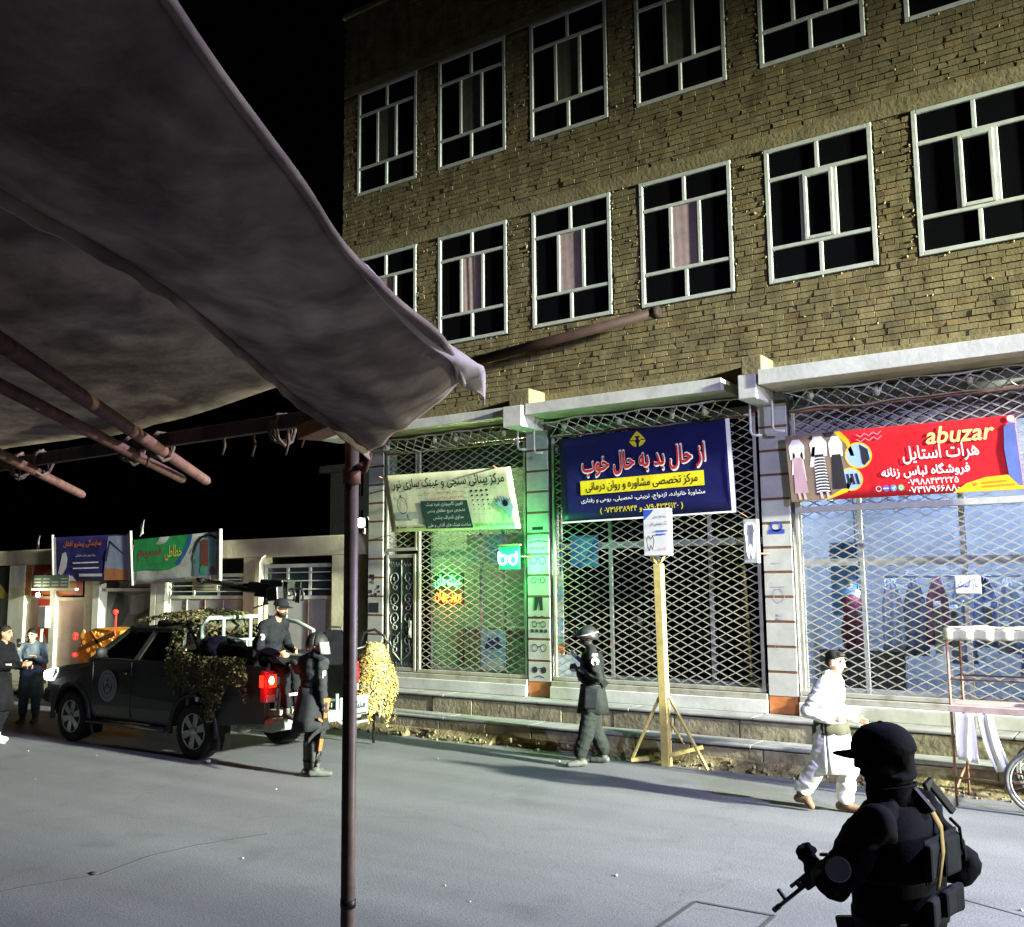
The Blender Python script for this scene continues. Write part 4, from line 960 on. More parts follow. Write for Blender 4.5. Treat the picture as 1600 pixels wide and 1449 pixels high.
for x0, x1, m in ((-13.02,-12.5,'low_wall'),(-15.5,-14.95,'low_wall'),(-18.28,-17.98,'low_white'),(-18.5,-18.3,'low_white'),(-20.68,-20.42,'low_white'),(-21.05,-20.70,'low_wall'),(-22.45,-22.2,'low_white'),(-24.35,-23.6,'low_white'),(-26.9,-26.3,'low_wall')):
    MB().bx(x0, x1, 12.97 if m == 'low_wall' else 12.94, 13.44, 0.05, 2.929).build('pier', M[m], low, bevel=.012)
def bay(x0, x1, ztr, zt, m, nleaf, bars=True):
    f = MB(); y = 13.06
    for x in (x0, x1): f.bx(x-.03, x+.03, y-.03, y+.03, .05, zt)
    for z in (ztr, zt-.03): f.bx(x0+.03, x1-.03, y-.026, y+.026, z-.035, z+.035)
    for i in range(1, 3):
        x = x0+(x1-x0)*i/3; f.bx(x-.03, x+.03, y-.024, y+.024, ztr+.036, zt-.066)
    for i in range(1, 4): 
        z = ztr+(zt-ztr)*i/4; f.bx(x0+.03, x1-.03, y-.05, y-.035, z-.009, z+.009)
    fo = f.build('window_frame', M['low_white'], low)
    MB().bx(x0, x1, y+.0, y+.006, ztr, zt-.05).build('pane', mat('pane_blue', (.05,.075,.085), .15, var=.5, scale=1.2), fo)
    for i in range(nleaf):
        a, b = x0+.03+(x1-x0-.06)*i/nleaf, x0+.03+(x1-x0-.06)*(i+1)/nleaf
        d = MB(); d.bx(a+.008, b-.008, y-.01, y+.02, .08, ztr-.04); do = d.build('door_leaf', M[m], low, bevel=.008)
        MB().bx(b-.045, b-.012, y-.025, y-.012, .1, ztr-.05).build('door_edge', M['low_white'] if i % 2 == 0 else M['rust_pipe'], do)
bay(-14.9, -13.05, 2.14, 2.78, 'shutter_grey', 3)
bay(-17.95, -15.53, 2.14, 2.62, 'shutter_grey', 4)
d = MB(); d.bx(-22.2, -21.05, 13.02, 13.08, .05, 2.05); do = d.build('door_leaf', M['shutter_brown'], low)
d = MB(); d.bx(-23.6, -22.45, 13.02, 13.08, .05, 2.1); d.build('door_leaf', M['shutter_brown'], low)
d = MB(); d.bx(-22.2, -21.05, 12.99, 13.1, 2.05, 2.13); d.bx(-23.6, -22.45, 12.99, 13.1, 2.1, 2.16); d.build('door_lintel', M['low_wall'], low)
w = MB(); w.bx(-20.42, -18.5, 13.0, 13.06, 2.27, 2.34); w.build('shop_lintel', M['alu'], low); MB().bx(-20.42, -18.5, 13.0, 13.1, .05, .4).build('shop_sill', M['alu'], low)
# shop window with grey poster wall
e, F = poster('window_mural', 'grey printed shop window with dark slanting stripes behind the pickup bonnet', 'mural', -20.40, -18.52, .4, 2.27, 13.16, cm('m_grey', (.17,.17,.16)), [
    (cm('m_dark', (.03,.03,.03)), [[(.08,.75),(.2,.98),(.42,.95),(.45,.75),(.33,.62),(.28,.45),(.18,.45),(.2,.62)], [(.0,.28),(.0,.33),(.42,.52),(.42,.48)], [(.55,.62),(.55,.68),(1,.88),(1,.82)], [(.55,.40),(.8,.42),(.85,.58),(.62,.60)], [(0,.0),(1,.0),(1,.2),(0,.1)]]),
    (cm('m_light', (.36,.37,.34)), [[(.48,.72),(.75,.75),(.75,.97),(.48,.95)], [(.0,.34),(.0,.36),(.42,.55),(.42,.53)], [(.62,.5),(.78,.5),(.78,.53),(.62,.53)]])])
poster('window_poster', 'strip of product posters under the dark blue banner', 'poster', -20.40, -18.52, 2.34, 2.93, 13.12, cm('m_brown', (.06,.05,.04)), [(cm('m_orange', (.45,.2,.05)), [[(.05,.3),(.2,.3),(.2,.8),(.05,.8)], [(.25,.2),(.33,.2),(.33,.7),(.25,.7)]]), (cm('m_pink', (.3,.2,.22)), [[(.45,.05),(.98,.05),(.98,.9),(.5,.9)]])])
e, F = poster('shop_poster', 'large red and orange shop panel at the far left of the low row', 'sign', -23.7, -21.1, 2.18, 2.92, 12.96, cm('m_red', (.42,.05,.03)), [(cm('m_orange', (.45,.2,.05)), [[(0,0),(.13,0),(.16,1),(0,1)], [(.3,.05),(.9,.05),(.9,.5),(.4,.45)]]), (cm('m_pale', (.55,.5,.4)), [[(.13,0),(.15,0),(.18,1),(.16,1)]])])
part('lettering', white, e, lambda m: F.text(m, 'فروشگاه مواد غذایی', .35, .66, .9, .88))
e, F = poster('door_poster', 'tall narrow red poster with food pictures left of the brown shop door', 'poster', -22.98, -22.45, .45, 2.08, 12.97, cm('m_red', (.42,.05,.03)), [(cm('m_orange', (.45,.2,.05)), [[(0,.05),(.45,.05),(.5,.45),(0,.45)], [(.1,.8),(.9,.8),(.9,.9),(.1,.9)]]), (cm('m_pale', (.55,.5,.4)), [[(.5,.2),(.8,.2),(.85,.4),(.65,.5),(.5,.42)], [(.15,.64),(.85,.64),(.85,.68),(.15,.68)]])])
e, F = poster('price_board', 'small dark green framed board in front of the red shop panel', 'sign', -22.5, -21.0, 2.36, 2.66, 12.55, cm('m_green', (.07,.11,.08)), [(cm('m_pale2', (.35,.4,.33)), [[(.03+.25*c, .15+.25*r), (.22+.25*c, .15+.25*r), (.22+.25*c, .25+.25*r), (.03+.25*c, .25+.25*r)] for c in range(4) for r in range(3) if (c*r) % 5 != 4])])
MB().bx(-22.55, -20.7, 12.52, 12.6, 2.30, 2.35).build('board_rail', M['low_white'], e)
e = empty('entry_bulb', (-22.3, 12.6, 2.2), 'small lit bulb under the green price board', 'lamp')
MB().ell((-22.2, 12.5, 2.2), (.05,.05,.05)).build('glass', mat('bulb_on3', (.9,.85,.7), emit=(1,.9,.7), estr=25, var=0), e); lamp('bulb_light', (-22.2, 12.40, 2.2), 28, (1,.86,.62), .05, parent=e); MB().tube([(-22.2,12.5,2.24),(-22.2,12.55,2.32)], .01).build('cord', M['black_plastic'], e)
e, F = poster('far_poster', 'dark poster with a yellow slanting band at the far left edge', 'poster', -26.2, -24.36, 2.1, 2.9, 12.97, cm('m_dark', (.03,.03,.03)), [(cm('m_yellow', (.45,.35,.08)), [[(.3,0),(1,0),(1,.1),(.55,.75),(.3,.75)]])])
d = MB(); d.bx(-26.3, -24.35, 13.02, 13.1, .05, 2.1); d.build('door_leaf', M['shutter_grey'], low)
e = empty('box_on_post', (-21.9, 12.3, 0), 'pale meter box on a thin cream post before the brown shop door', 'meter post')
MB().tube([(-21.72, 12.3, .05), (-21.60, 12.3, 1.45)], .03).build('post', M['low_white'], e); MB().bx(-21.72, -21.4, 12.25, 12.4, 1.45, 1.95).build('box', M['plaster_white'], e, bevel=.02)
# --- banners on the low roof edge
e = empty('shop_banner', (-20.5, 12.6, 2.5), 'dark blue and orange banner stretched on white poles above the low shops', 'banner')
F = Face((-22.05, 12.80, 2.52), (-18.98, 12.80, 2.50), (-22.20, 12.80, 3.56)); F.v = V((-.13, 0, 1.04)); F.H = 1.05
sheet('cloth', F, ec('banner_indigo', (.035,.03,.16)), e, wave=.02)
part('side_photo', ec('photo_sky', (.33,.38,.55)), e, lambda m: F.shp(m, [(.66,.15),(.98,.15),(.98,.97),(.73,.97)], .003))
part('building_photo', ec('photo_bronze', (.06,.06,.14)), e, lambda m: (F.shp(m, [(.68,.5),(.74,.85),(.76,.85),(.70,.4)], .0045), F.shp(m, [(.74,.83),(.92,.55),(.92,.58),(.75,.88)], .0045)))
part('sunset_photo', ec('photo_orange', (.55,.22,.10)), e, lambda m: F.shp(m, [(.66,.02),(.98,.02),(.98,.2),(.8,.27),(.68,.27)], .004))
part('figure_print', ec('photo_white', (.66,.64,.70)), e, lambda m: (F.shp(m, [(.03,.0),(.12,.62),(.17,.66),(.19,.5),(.17,.3),(.1,.1),(.25,.12),(.3,.0)], .003), F.rect(m, .0,.0,.035,1,.004), F.rect(m, .965,0,1,1,.005), F.rect(m, .34,.1,.64,.16,.004)))
part('title', ec('print_orange', (.70,.20,.05)), e, lambda m: F.text(m, 'نمایندگی پیشرو افغان', .14, .74, .64, .92, .004, bold=.02))
part('lettering', white, e, lambda m: (F.text(m, 'مرکز فروش لوازم ساختمانی', .3,.52,.56,.60,.004), F.line(m, [(.26,.40),(.6,.41)], .03, .004), F.line(m, [(.26,.28),(.6,.29)], .03, .004)))
for a in (-.01, 1.01): MB().tube([F.p(a,-.1), F.p(a,1.06)], .03).build('pole', M['plaster_white'], e)
e = empty('shop_banner', (-17.5, 12.6, 2.4), 'green and white banner with yellow and red calligraphy above the low shops', 'banner')
F = Face((-18.92, 12.80, 2.42), (-16.02, 12.80, 2.50), (-18.95, 12.80, 3.40)); F.H = 1.0
sheet('cloth', F, ec('banner_grey', (.42,.46,.44)), e, wave=.02)
part('green_field', ec('banner_green', (.03,.30,.09)), e, lambda m: F.shp(m, [(0,.28),(.2,.31),(.42,.27),(.55,.36),(.62,.56),(.68,.8),(.7,1),(0,1)], .003))
part('blue_fade', ec('banner_blue', (.03,.14,.36)), e, lambda m: F.shp(m, [(.55,.36),(.62,.56),(.68,.8),(.70,1),(.66,1),(.58,.6),(.5,.4)], .004))
part('title', ec('print_yellow2', (.72,.62,.12)), e, lambda m: F.text(m, 'خطاطی', .38, .48, .58, .80, .005, bold=.01))
part('title', ec('print_darkred', (.30,.07,.06)), e, lambda m: F.text(m, 'نسیم', .05, .50, .34, .82, .005, bold=.012))
part('oval_photo', ec('photo_teal', (.12,.24,.30)), e, lambda m: F.shp(m, [(.72,.1),(.97,.1),(.97,.8),(.86,.9),(.76,.78),(.71,.5)], .004))
part('oval_rim', blackp, e, lambda m: F.line(m, [(.70,.6),(.75,.82),(.82,.93),(.9,.95),(.97,.86)], .05, .005))
part('goods', ec('photo_maroon', (.16,.06,.05)), e, lambda m: (F.rect(m, .79,.3,.88,.85,.006), F.disc(m, .93,.2,.09,.006)))
part('trees', ec('photo_green', (.06,.30,.15)), e, lambda m: (F.disc(m, .75,.42,.06,.0065), F.disc(m, .93,.42,.10,.0065), F.disc(m, .82,.22,.10,.0065)))
part('small_print', ec('print_slate', (.10,.15,.2)), e, lambda m: (F.line(m, [(.3,.05),(.62,.07)], .03, .004), F.line(m, [(.2,.42),(.5,.43)], .012, .005)))
for a in (1.01,): MB().tube([F.p(a,-.1), F.p(a,1.05)], .035).build('pole', M['plaster_white'], e)
e, F = poster('transom_sign', 'small pale green sign fixed on the transom bars behind the gun barrel', 'sign', -17.0, -16.2, 2.28, 2.48, 12.9, cm('m_palegreen', (.40,.44,.30)), [(cm('m_ink', (.12,.14,.1)), [[(.1,.3),(.9,.3),(.9,.4),(.1,.4)], [(.2,.6),(.8,.6),(.8,.75),(.2,.75)]])])
MB().tube([(-14.93, 12.92, 2.2), (-14.93, 12.92, 2.85), (-14.88, 12.92, 2.93), (-14.8, 12.95, 2.96)], .02, 8)
o = MB().tube([(-14.96, 12.93, 1.0), (-14.96, 12.93, 2.82), (-14.90, 12.93, 2.92), (-14.82, 12.95, 2.96)], .022, 8).build('conduit', M['low_white'], low)
# tatters and lamp on the roof, dark house beyond
for x, z, l in ((-23.1, 3.55, 'small torn white rag hanging on a wire above the low roof, left one'), (-18.9, 3.75, 'small torn white rag hanging on a wire at the banner pole')):
    mb = MB(); mb.grid([[(x+.05*k+.03*math.sin(j+k), 12.9, z-.1*j+.03*k) for k in range(4)] for j in range(4)]); tag(mb.build('rag', M['plaster_white'], solid=.005), l, 'rag')
e = empty('flood_lamp', (-18.92, 20, 3.0), 'bright white flood lamp on a short pole behind the low roof', 'lamp')
MB().tube([(-18.92, 20.1, 2.6), (-18.92, 20.1, 4.1)], .04).build('lamp_post', M['rust_pipe'], e); MB().ell((-18.92, 19.95, 4.1), (.13,.06,.13)).build('lens', mat('flood_on', (1,1,1), emit=(.9,1,.97), estr=60, var=0), e)
MB().box((-18.92, 20.05, 4.1), (.34,.12,.34)).build('housing', M['black_metal'], e, bevel=.02)
lamp('house_fill_light', (-18.92, 20.4, 4.3), 1500, (.9,1,.9), .1, parent=e)  # added light behind the housing so that the far house shows
e = empty('far_house', (-33, 36, 0), 'dim two storey house with barred windows far behind the low roof', 'building')
hm = mat('house_wall', (.20,.21,.19), .9, var=.2)
MB().bx(-35.3, -24, 35, 42, 0, 8.0).build('wall', hm, e); MB().bx(-35.7, -23.8, 34.6, 42.2, 8.0, 8.35).build('roof', hm, e)
for z in (4.9, 6.7):
    for x in (-34.2, -32.2, -30.2):
        f = MB(); f.bx(x, x+1.2, 34.93, 34.99, z, z+1.1); fo = f.build('window', M['dark_glass'], e)
        g = MB(); 
        for k in range(6): g.tube([(x+.1+.2*k, 34.88, z), (x+.1+.2*k, 34.88, z+1.1)], .025, 5)
        g.build('bars', hm, fo)
# ---------------------------------------------------------------- awning of grey tarpaulin on pipes, beside the camera
M['tarp'] = mat('tarp', (.26,.195,.125), .88, var=.0, col2=(.68,.57,.40), scale=1.3, bump=.5, bscale=3.2, bdist=.05, lo=.28, hi=.74, detail=10)
_nt = M['tarp'].node_tree; _mx = [n for n in _nt.nodes if n.type == 'MIX'][0]; _b = _nt.nodes['Principled BSDF']; _txc = [n for n in _nt.nodes if n.type == 'TEX_COORD'][0]
_w = _nt.nodes.new('ShaderNodeTexNoise'); _w.inputs['Scale'].default_value = 5.5; _w.inputs['Detail'].default_value = 9; _w.inputs['Distortion'].default_value = .35; _nt.links.new(_txc.outputs['Object'], _w.inputs['Vector'])
_r = _nt.nodes.new('ShaderNodeMapRange'); _r.inputs['From Min'].default_value = .34; _r.inputs['From Max'].default_value = .62; _r.inputs['To Min'].default_value = .45; _r.inputs['To Max'].default_value = 1.2; _nt.links.new(_w.outputs['Fac'], _r.inputs['Value'])
_m1 = _nt.nodes.new('ShaderNodeMix'); _m1.data_type = 'RGBA'; _m1.blend_type = 'MULTIPLY'; _m1.inputs['Factor'].default_value = 1
_nt.links.new(_mx.outputs[2], _m1.inputs[6]); _nt.links.new(_r.outputs['Result'], _m1.inputs[7]); _nt.links.new(_m1.outputs[2], _b.inputs['Base Color'])
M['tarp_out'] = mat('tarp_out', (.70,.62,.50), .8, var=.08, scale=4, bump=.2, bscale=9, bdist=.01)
aw = empty('tarp_awning', (-2.5, 2.6, 0), 'dirty grey tarpaulin awning stretched on rusty pipes over the near pavement', 'awning')
def catmull(rows, n):
    out = []; N = len(rows)
    for s in range(N-1):
        p0, p1, p2, p3 = rows[max(0, s-1)], rows[s], rows[s+1], rows[min(N-1, s+2)]
        for k in range(n):
            t = k/n
            out.append([(a*(-t**3+2*t*t-t) + b*(3*t**3-5*t*t+2) + c*(-3*t**3+4*t*t+t) + d*(t**3-t*t))*.5 for a, b, c, d in zip(p0, p1, p2, p3)])
    out.append(list(rows[-1])); return out
L_ = [(-1.55,0.52,3.23),(-1.59,0.59,3.15),(-1.61,0.80,3.08),(-1.63,0.97,3.05),(-1.65,1.13,3.02),(-1.77,1.37,3.00),(-1.92,1.63,2.98),(-2.07,1.90,2.95),(-2.11,2.12,2.89),(-2.15,2.31,2.83)]
R_ = [(-0.69,0.35,3.02),(-0.73,0.41,3.02),(-0.84,0.58,3.02),(-0.90,0.69,3.01),(-0.96,0.81,3.00),(-1.05,0.97,3.00),(-1.17,1.18,2.99),(-1.31,1.48,2.99),(-1.46,1.82,3.00),(-1.71,2.23,2.99)]
ctl = []
for l, r in zip(L_, R_):
    l, r = V(l), V(r); row = []
    for k in range(7):
        t = k/6; p = l.lerp(r, t); p.z -= .035*math.sin(math.pi*t); row.append(p)
    ctl.append(row)
ctl[-1] = [V(L_[-1]).lerp(V(R_[-1]), k/6) + V((0,0,-.012*math.sin(math.pi*k/6))) for k in range(7)]
fine = catmull(ctl, 9)
fine = [list(x) for x in zip(*catmull([list(c) for c in zip(*fine)], 6))]
rows = []
for i, r in enumerate(fine):
    row = []
    for j, p in enumerate(r):
        s, t = i/len(fine), j/len(r)
        d = .008*noise.noise(V((s*7, t*2, 1))) + .014*noise.noise(V((s*2.5+t*5, t*1.5, 4))) + .0025*noise.noise(V((s*22, t*9, 7)))
        # creases running to the tied corner
        q = p - V((-2.15, 2.31, 2.81)); ang = math.atan2(q.z, (q.xy.length)+.001)
        d += .010*math.sin(ang*26+q.length*2)*max(0, 1-q.length/1.2)*min(1, q.length*5)
        e_ = min(1, min(j, len(r)-1-j)/2)
        row.append(p + V((.25, -.2, -1))*d*e_)
    rows.append(row)
MB().grid(rows).build('front_tarp', M['tarp'], aw, solid=.006)
ed = [r[0] for r in rows]           # hanging selvedge along the inner seam
MB().grid([[p+V((.0,0,.004)), p+V((-.012,.004,-.012-.006*math.sin(i*.9))), p+V((-.006,.006,-.030-.012*noise.noise(V((i*.35,2,0)))))] for i, p in enumerate(ed)]).build('seam_selvedge', M['tarp'], aw, solid=.004)
MB().tube([V(p)+V((.012,-.006,-.008)) for p in [r[-1] for r in rows]], .009, 6).build('hem_rope', M['tarp'], aw)
# turned-over outer hem, lit from the street
E1 = [(-1.21,1.26,2.98),(-1.32,1.46,2.98),(-1.44,1.73,2.97),(-1.52,1.94,2.97),(-1.69,2.19,2.98),(-1.70,2.29,2.97)]
E2 = [(-1.22,1.28,2.99),(-1.41,1.62,3.02),(-1.55,1.94,3.03),(-1.63,2.19,3.03),(-1.64,2.25,3.02),(-1.76,2.41,2.95)]
hem = [[V(a), V(a).lerp(V(b), .33)+V((.012,-.01,.006)), V(a).lerp(V(b), .66)+V((.018,-.012,.006)), V(b)] for a, b in zip(E1, E2)]
hem = catmull(hem, 6)
MB().grid(hem).build('tarp_hem', M['tarp_out'], aw, solid=.006)
# second sheet behind, between the seam and the front beam
rows = []
nx, ny = 40, 26
for j in range(ny+1):
    t = j/ny; y = .15 + (2.40-.15)*t; row = []
    xr = -1.50-.62*t**1.5
    for i in range(nx+1):
        s = i/nx; x = -6.2 + (xr+6.2)*s
        z = 3.05 + (.24*(1-t)+.12)*s**3 - .05*math.sin(math.pi*t)*(.6+.4*math.sin(x*2.2)) + .02*noise.noise(V((x*1.7, y*2, 2))) + .008*noise.noise(V((x*6, y*5, 8)))
        if t > .93: z -= .03*(t-.93)/.07*(.5+.5*math.sin(x*3.1))
        row.append((x, y, z))
    rows.append(row)
MB().grid(rows).build('back_tarp', M['tarp'], aw, solid=.006)
MB().tube([(-2.54,2.64,0),(-2.44,2.53,1.23),(-2.30,2.38,2.90)], [.027,.025,.024], 16).build('pole', M['pole_paint'], aw)
cl = MB(); cl.lathe([(.031,0),(.031,.05)], (-2.312,2.392,2.74), (.07,-.07,1), 14); cl.tube([(-2.29,2.40,2.80),(-2.24,2.38,2.78),(-2.20,2.36,2.83)], .012, 6); cl.build('clamp', M['rust_pipe'], aw)
MB().lathe([(.027,0),(.027,.025)], (-2.43,2.52,1.30), (.08,-.08,1), 14).build('pole_joint', M['black_metal'], aw)
MB().bar((-2.24,2.37,2.985), (-6.2,2.43,2.985), .035, .055).build('front_beam', mat('beam_wood', (.11,.09,.075), .85, var=.35, scale=9, bump=.4, bscale=30), aw, bevel=.005)
MB().bar((-2.12,2.20,2.93), (-2.50,2.37,2.93), .09, .05).build('corner_board', M['wood_stock'], aw, bevel=.004)
for p, q, r in (((-1.9,.70,3.01), (-4.0,3.10,2.92), .024), ((-2.45,1.0,3.0), (-3.95,2.92,2.91), .021), ((-3.45,1.45,3.0), (-4.8,2.92,2.885), .021)):
    d = (V(q)-V(p)).normalized()
    t = MB(); t.tube([p, V(q)-d*.02, q], [r, r, r*.85], 16); t.build('rafter_pipe', M['rust_pipe'], aw)
# ties and rags hanging from the beam
M['rope'] = mat('rope', (.20,.15,.10), .95, var=.3, scale=30)
for x in (-3.42, -3.62, -4.32, -4.5, -2.7):
    rp = MB(); pts = []
    a = rnd.uniform(0, 3)
    for t in range(26): pts.append((x+.0022*t, 2.40+.05*math.sin(t*.75), 2.965+.055*math.cos(t*.75)+.008*math.sin(t*1.3+a)))
    rp.tube(pts, .007, 5); rp.build('rope_tie', M['rope'], aw)
for x, l in ((-3.42,.07),(-2.95,.06),(-2.78,.08),(-2.6,.09),(-2.52,.07),(-4.4,.06)):
    MB().tube([(x,2.36,2.95),(x+.012,2.355,2.95-l*.5),(x-.008,2.36,2.95-l)], [.007,.006,.004], 5).build('rope_end', M['rope'], aw)
# unidentified black rounded shape at the right edge of the view, built like a bag
e = empty('baglike_shape', (.1, 3.4, 2.3), 'unidentified black rounded shape hanging from a thin post at the right edge of the view', 'bag')
MB().ell((-.13, 3.36, 2.40), (.12,.12,.115), None, 16, 10, jit=.15).build('shape_body', M['cloth_black'], e); MB().tube([(.45,3.45,0),(.45,3.45,2.9),(.40,3.44,2.95),(-.08,3.36,2.95)], .02, 8).build('hanging_post', M['rust_pipe'], e); MB().tube([(-.13,3.36,2.5),(-.11,3.36,2.7),(-.08,3.36,2.95)], .006, 6).build('cord', M['black_plastic'], e)
# ---------------------------------------------------------------- black police pickup (drives to the left, length along X)
tk = empty('pickup_truck', (-12.9, 9.6, 0), 'black double cab police pickup with a round emblem on the door and glowing tail lamps', 'pickup truck')
YC, HW = 9.6, .87
XF, XR = -14.40, -11.40
# body sections along X, lofted: (x, z_bottom, z_top, half width at sill, at shoulder, at top)
def arc(cx, r, a0, a1, n=12): return [(cx+r*math.cos(R(a0+(a1-a0)*k/n)), .39+r*math.sin(R(a0+(a1-a0)*k/n))) for k in range(n+1)]
side = [(-15.00,.52),(-15.20,.58),(-15.26,.70),(-15.26,.84),(-15.22,.98),(-15.08,1.09),(-14.65,1.16),(-14.10,1.215),(-13.85,1.245),(-11.74,1.30),(-11.74,.42)]
prof = side[:-1] + [(-11.93,.60)] + arc(XR, .475, 155, 180, 3)[::1] + [(-11.93,.40)]
lower = [(-11.74,1.30),(-11.74,.735)] + arc(XR, .475, 133, 168, 4) + [(-11.93,.40),(-13.90,.38)] + arc(XF, .475, 0, 180, 14) + [(-14.92,.50)] + side[1:10]
def shell(poly, name, m, y0, y1, parent, crown=.05, bevel=.02):
    """extruded side outline with barrel-shaped flanks"""
    mb = MB(); n = len(poly); ys = [y0, y0+.03, y0+.12, (y0+y1)/2, y1-.12, y1-.03, y1]
    secs = []
    for i, y in enumerate(ys):
        sec = []
        for x, z in poly:
            inset = crown*max(0, (z-.95)/.35)**2 + crown*.8*max(0, (.62-z)/.25)**2
            nose = .10*max(0, (-14.76-x)/.5)**2
            yy = y + (inset+nose if y < YC-.3 else -(inset+nose) if y > YC+.3 else 0)
            dz = -.012 if i in (0, 6) and z > 1.0 else 0
            sec.append((x, yy, z+dz))
        secs.append(sec)
    return mb.loft(secs, sm=False).build(name, m, parent, bevel=bevel, bseg=3)
body = shell(lower, 'cab_body', M['black_paint'], YC-HW, YC+HW, tk)
# load bed: two side walls with wheel arch, floor, head board
bed_side = [(-11.71,1.315),(-9.98,1.315),(-9.95,.95),(-9.97,.58),(-10.90,.50)] + arc(XR, .475, 10, 128, 12) + [(-11.71,.78)]
for y0 in (YC-HW, YC+HW-.09):
    mb = MB(); secs = []
    for y in (y0, y0+.09):
        out = (y == YC-HW) or (abs(y-(YC+HW)) < 1e-6)
        secs.append([(x, y+((.04*max(0,(z-1.0)/.3)**2)*(1 if y < YC else -1) if out else 0), z) for x, z in bed_side])
    mb.loft(secs, sm=False).build('bed_side', M['black_paint'], tk, bevel=.018, bseg=3)
mb = MB(); mb.bx(-11.70,-10.0,YC-HW+.09,YC+HW-.09,.66,.72); mb.bx(-11.70,-11.64,YC-HW+.09,YC+HW-.09,.72,1.30); mb.build('bed_floor', M['pale_green_metal'], tk)
# greenhouse
zb, zr = 1.25, 1.765
base = {'f': (-14.02, .80), 'r': (-11.77, .80)}; top = {'f': (-13.14, .655), 'r': (-11.93, .665)}
def gp(t, v, s):   # t 0..1 front->rear along side, v 0..1 up, s side sign
    xb, wb = base['f'][0]+(base['r'][0]-base['f'][0])*t, .80
    xt, wt = top['f'][0]+(top['r'][0]-top['f'][0])*t, .66
    return V((xb+(xt-xb)*v, YC+s*(wb+(wt-wb)*v), zb+(zr-zb)*v))
fr = MB()
for s in (-1, 1):
    fr.bar(gp(0,-.02,s), gp(0,1,s), .07, .06, (0,1,0)); fr.bar(gp(.50,-.02,s), gp(.50,1,s), .09, .05, (0,1,0)); fr.bar(gp(.965,-.02,s), gp(.965,1,s), .16, .05, (0,1,0))
    fr.bar(gp(0,.96,s), gp(1,.96,s), .06, .07); fr.bar(gp(0,.02,s), gp(1,.04,s), .05, .08)
    fr.poly([gp(.80,.05,s), gp(1,.05,s), gp(1,.95,s), gp(.90,.95,s)])
rs = []
for x, w_, z in ((-13.18,.64,1.745),(-13.0,.65,1.80),(-12.55,.655,1.825),(-12.15,.65,1.82),(-11.91,.64,1.78)):
    rs.append([(x, YC+w_*math.cos(a*math.pi/10), z-.05+.05*math.sin(a*math.pi/10)**.5 if 0 < a < 10 else z-.06) for a in range(11)] + [(x, YC-w_*.98, z-.09), (x, YC+w_*.98, z-.09)])
fr.loft(rs)
fr.bar(gp(0,.02,-1)+V((.0,0,-.01)), gp(0,.02,1)+V((0,0,-.01)), .08, .05); fr.bar(gp(1,.03,-1), gp(1,.03,1), .05, .08)
fr.build('cab_frame', M['black_paint'], tk, bevel=.012)
for s in (-1, 1):
    MB().poly([gp(.545,.07,s), gp(.86,.07,s), gp(.91,.92,s), gp(.545,.92,s)]).build('window', M['dark_glass'], tk)
    MB().tube([gp(.14,.15,s)+V((0,s*.02,0)), gp(.14,.15,s)+V((0,s*.12,.02))], .014).ell(gp(.14,.25,s)+V((0,s*.18,.02)), (.05,.10,.085), None, 12, 8).build('mirror', M['black_plastic'], tk)
MB().poly([gp(.03,.03,-1)+V((-.02,.05,0)), gp(.03,.03,1)+V((-.02,-.05,0)), gp(.01,.95,1)+V((0,-.05,0)), gp(.01,.95,-1)+V((0,.05,0))]).build('windscreen', M['car_glass'], tk)
MB().poly([gp(.99,.1,-1)+V((.01,.08,0)), gp(.99,.1,1)+V((.01,-.08,0)), gp(.99,.9,1)+V((.01,-.05,0)), gp(.99,.9,-1)+V((.01,.05,0))]).build('rear_window', M['dark_glass'], tk)
for y in (YC-.36, YC+.36):
    s = MB(); s.box((-12.95, y, 1.12), (.5,.5,.14)); s.box((-12.72, y, 1.35), (.13,.48,.5), Euler((0,.18,0))); s.box((-12.66, y, 1.66), (.10,.26,.16)); s.build('seat', M['black_plastic'], tk, bevel=.04, bseg=3)
MB().lathe([(.17,0),(.19,.012),(.17,.024)], (-13.35, YC-.36, 1.27), (.8,0,.6), 20, caps=False).build('steering_wheel', M['black_plastic'], tk)
# flank details: door gaps, handles, sills, flares, emblem
for x0, x1, z0, z1 in ((-12.88,-12.868,.45,1.26),(-13.86,-13.848,.55,1.24),(-11.86,-11.848,.85,1.28)): MB().bx(x0,x1,YC-HW-.0035,YC-HW+.01,z0,z1).build('door_seam', M['black_plastic'], tk)
for x in (-13.05, -12.1): MB().box((x, YC-HW-.02, 1.10), (.19,.035,.035)).build('door_handle', M['black_plastic'], tk, bevel=.01)
for s in (-1, 1):
    y = YC+s*HW
    for cx in (XF, XR):
        f = MB(); pts = arc(cx, .50, -8, 188, 18)
        f.tube([(x, y+s*.006, z) for x, z in pts], .034, 8); f.build('wheel_arch', M['black_plastic'], tk)
    MB().tube([(-13.9, y+s*.03, .36), (-12.0, y+s*.03, .36)], .035, 10).build('side_step', M['black_metal'], tk)
ef = Face((-13.68, YC-HW-.006, .66), (-13.20, YC-HW-.006, .66), (-13.68, YC-HW-.006, 1.14)); ef.n = V((0,-1,0))
em = empty
emm = part('emblem', mat('emblem_grey', (.22,.225,.25), .6, var=.1), tk, lambda m: ef.disc(m, .5, .5, .235, .002, n=36))
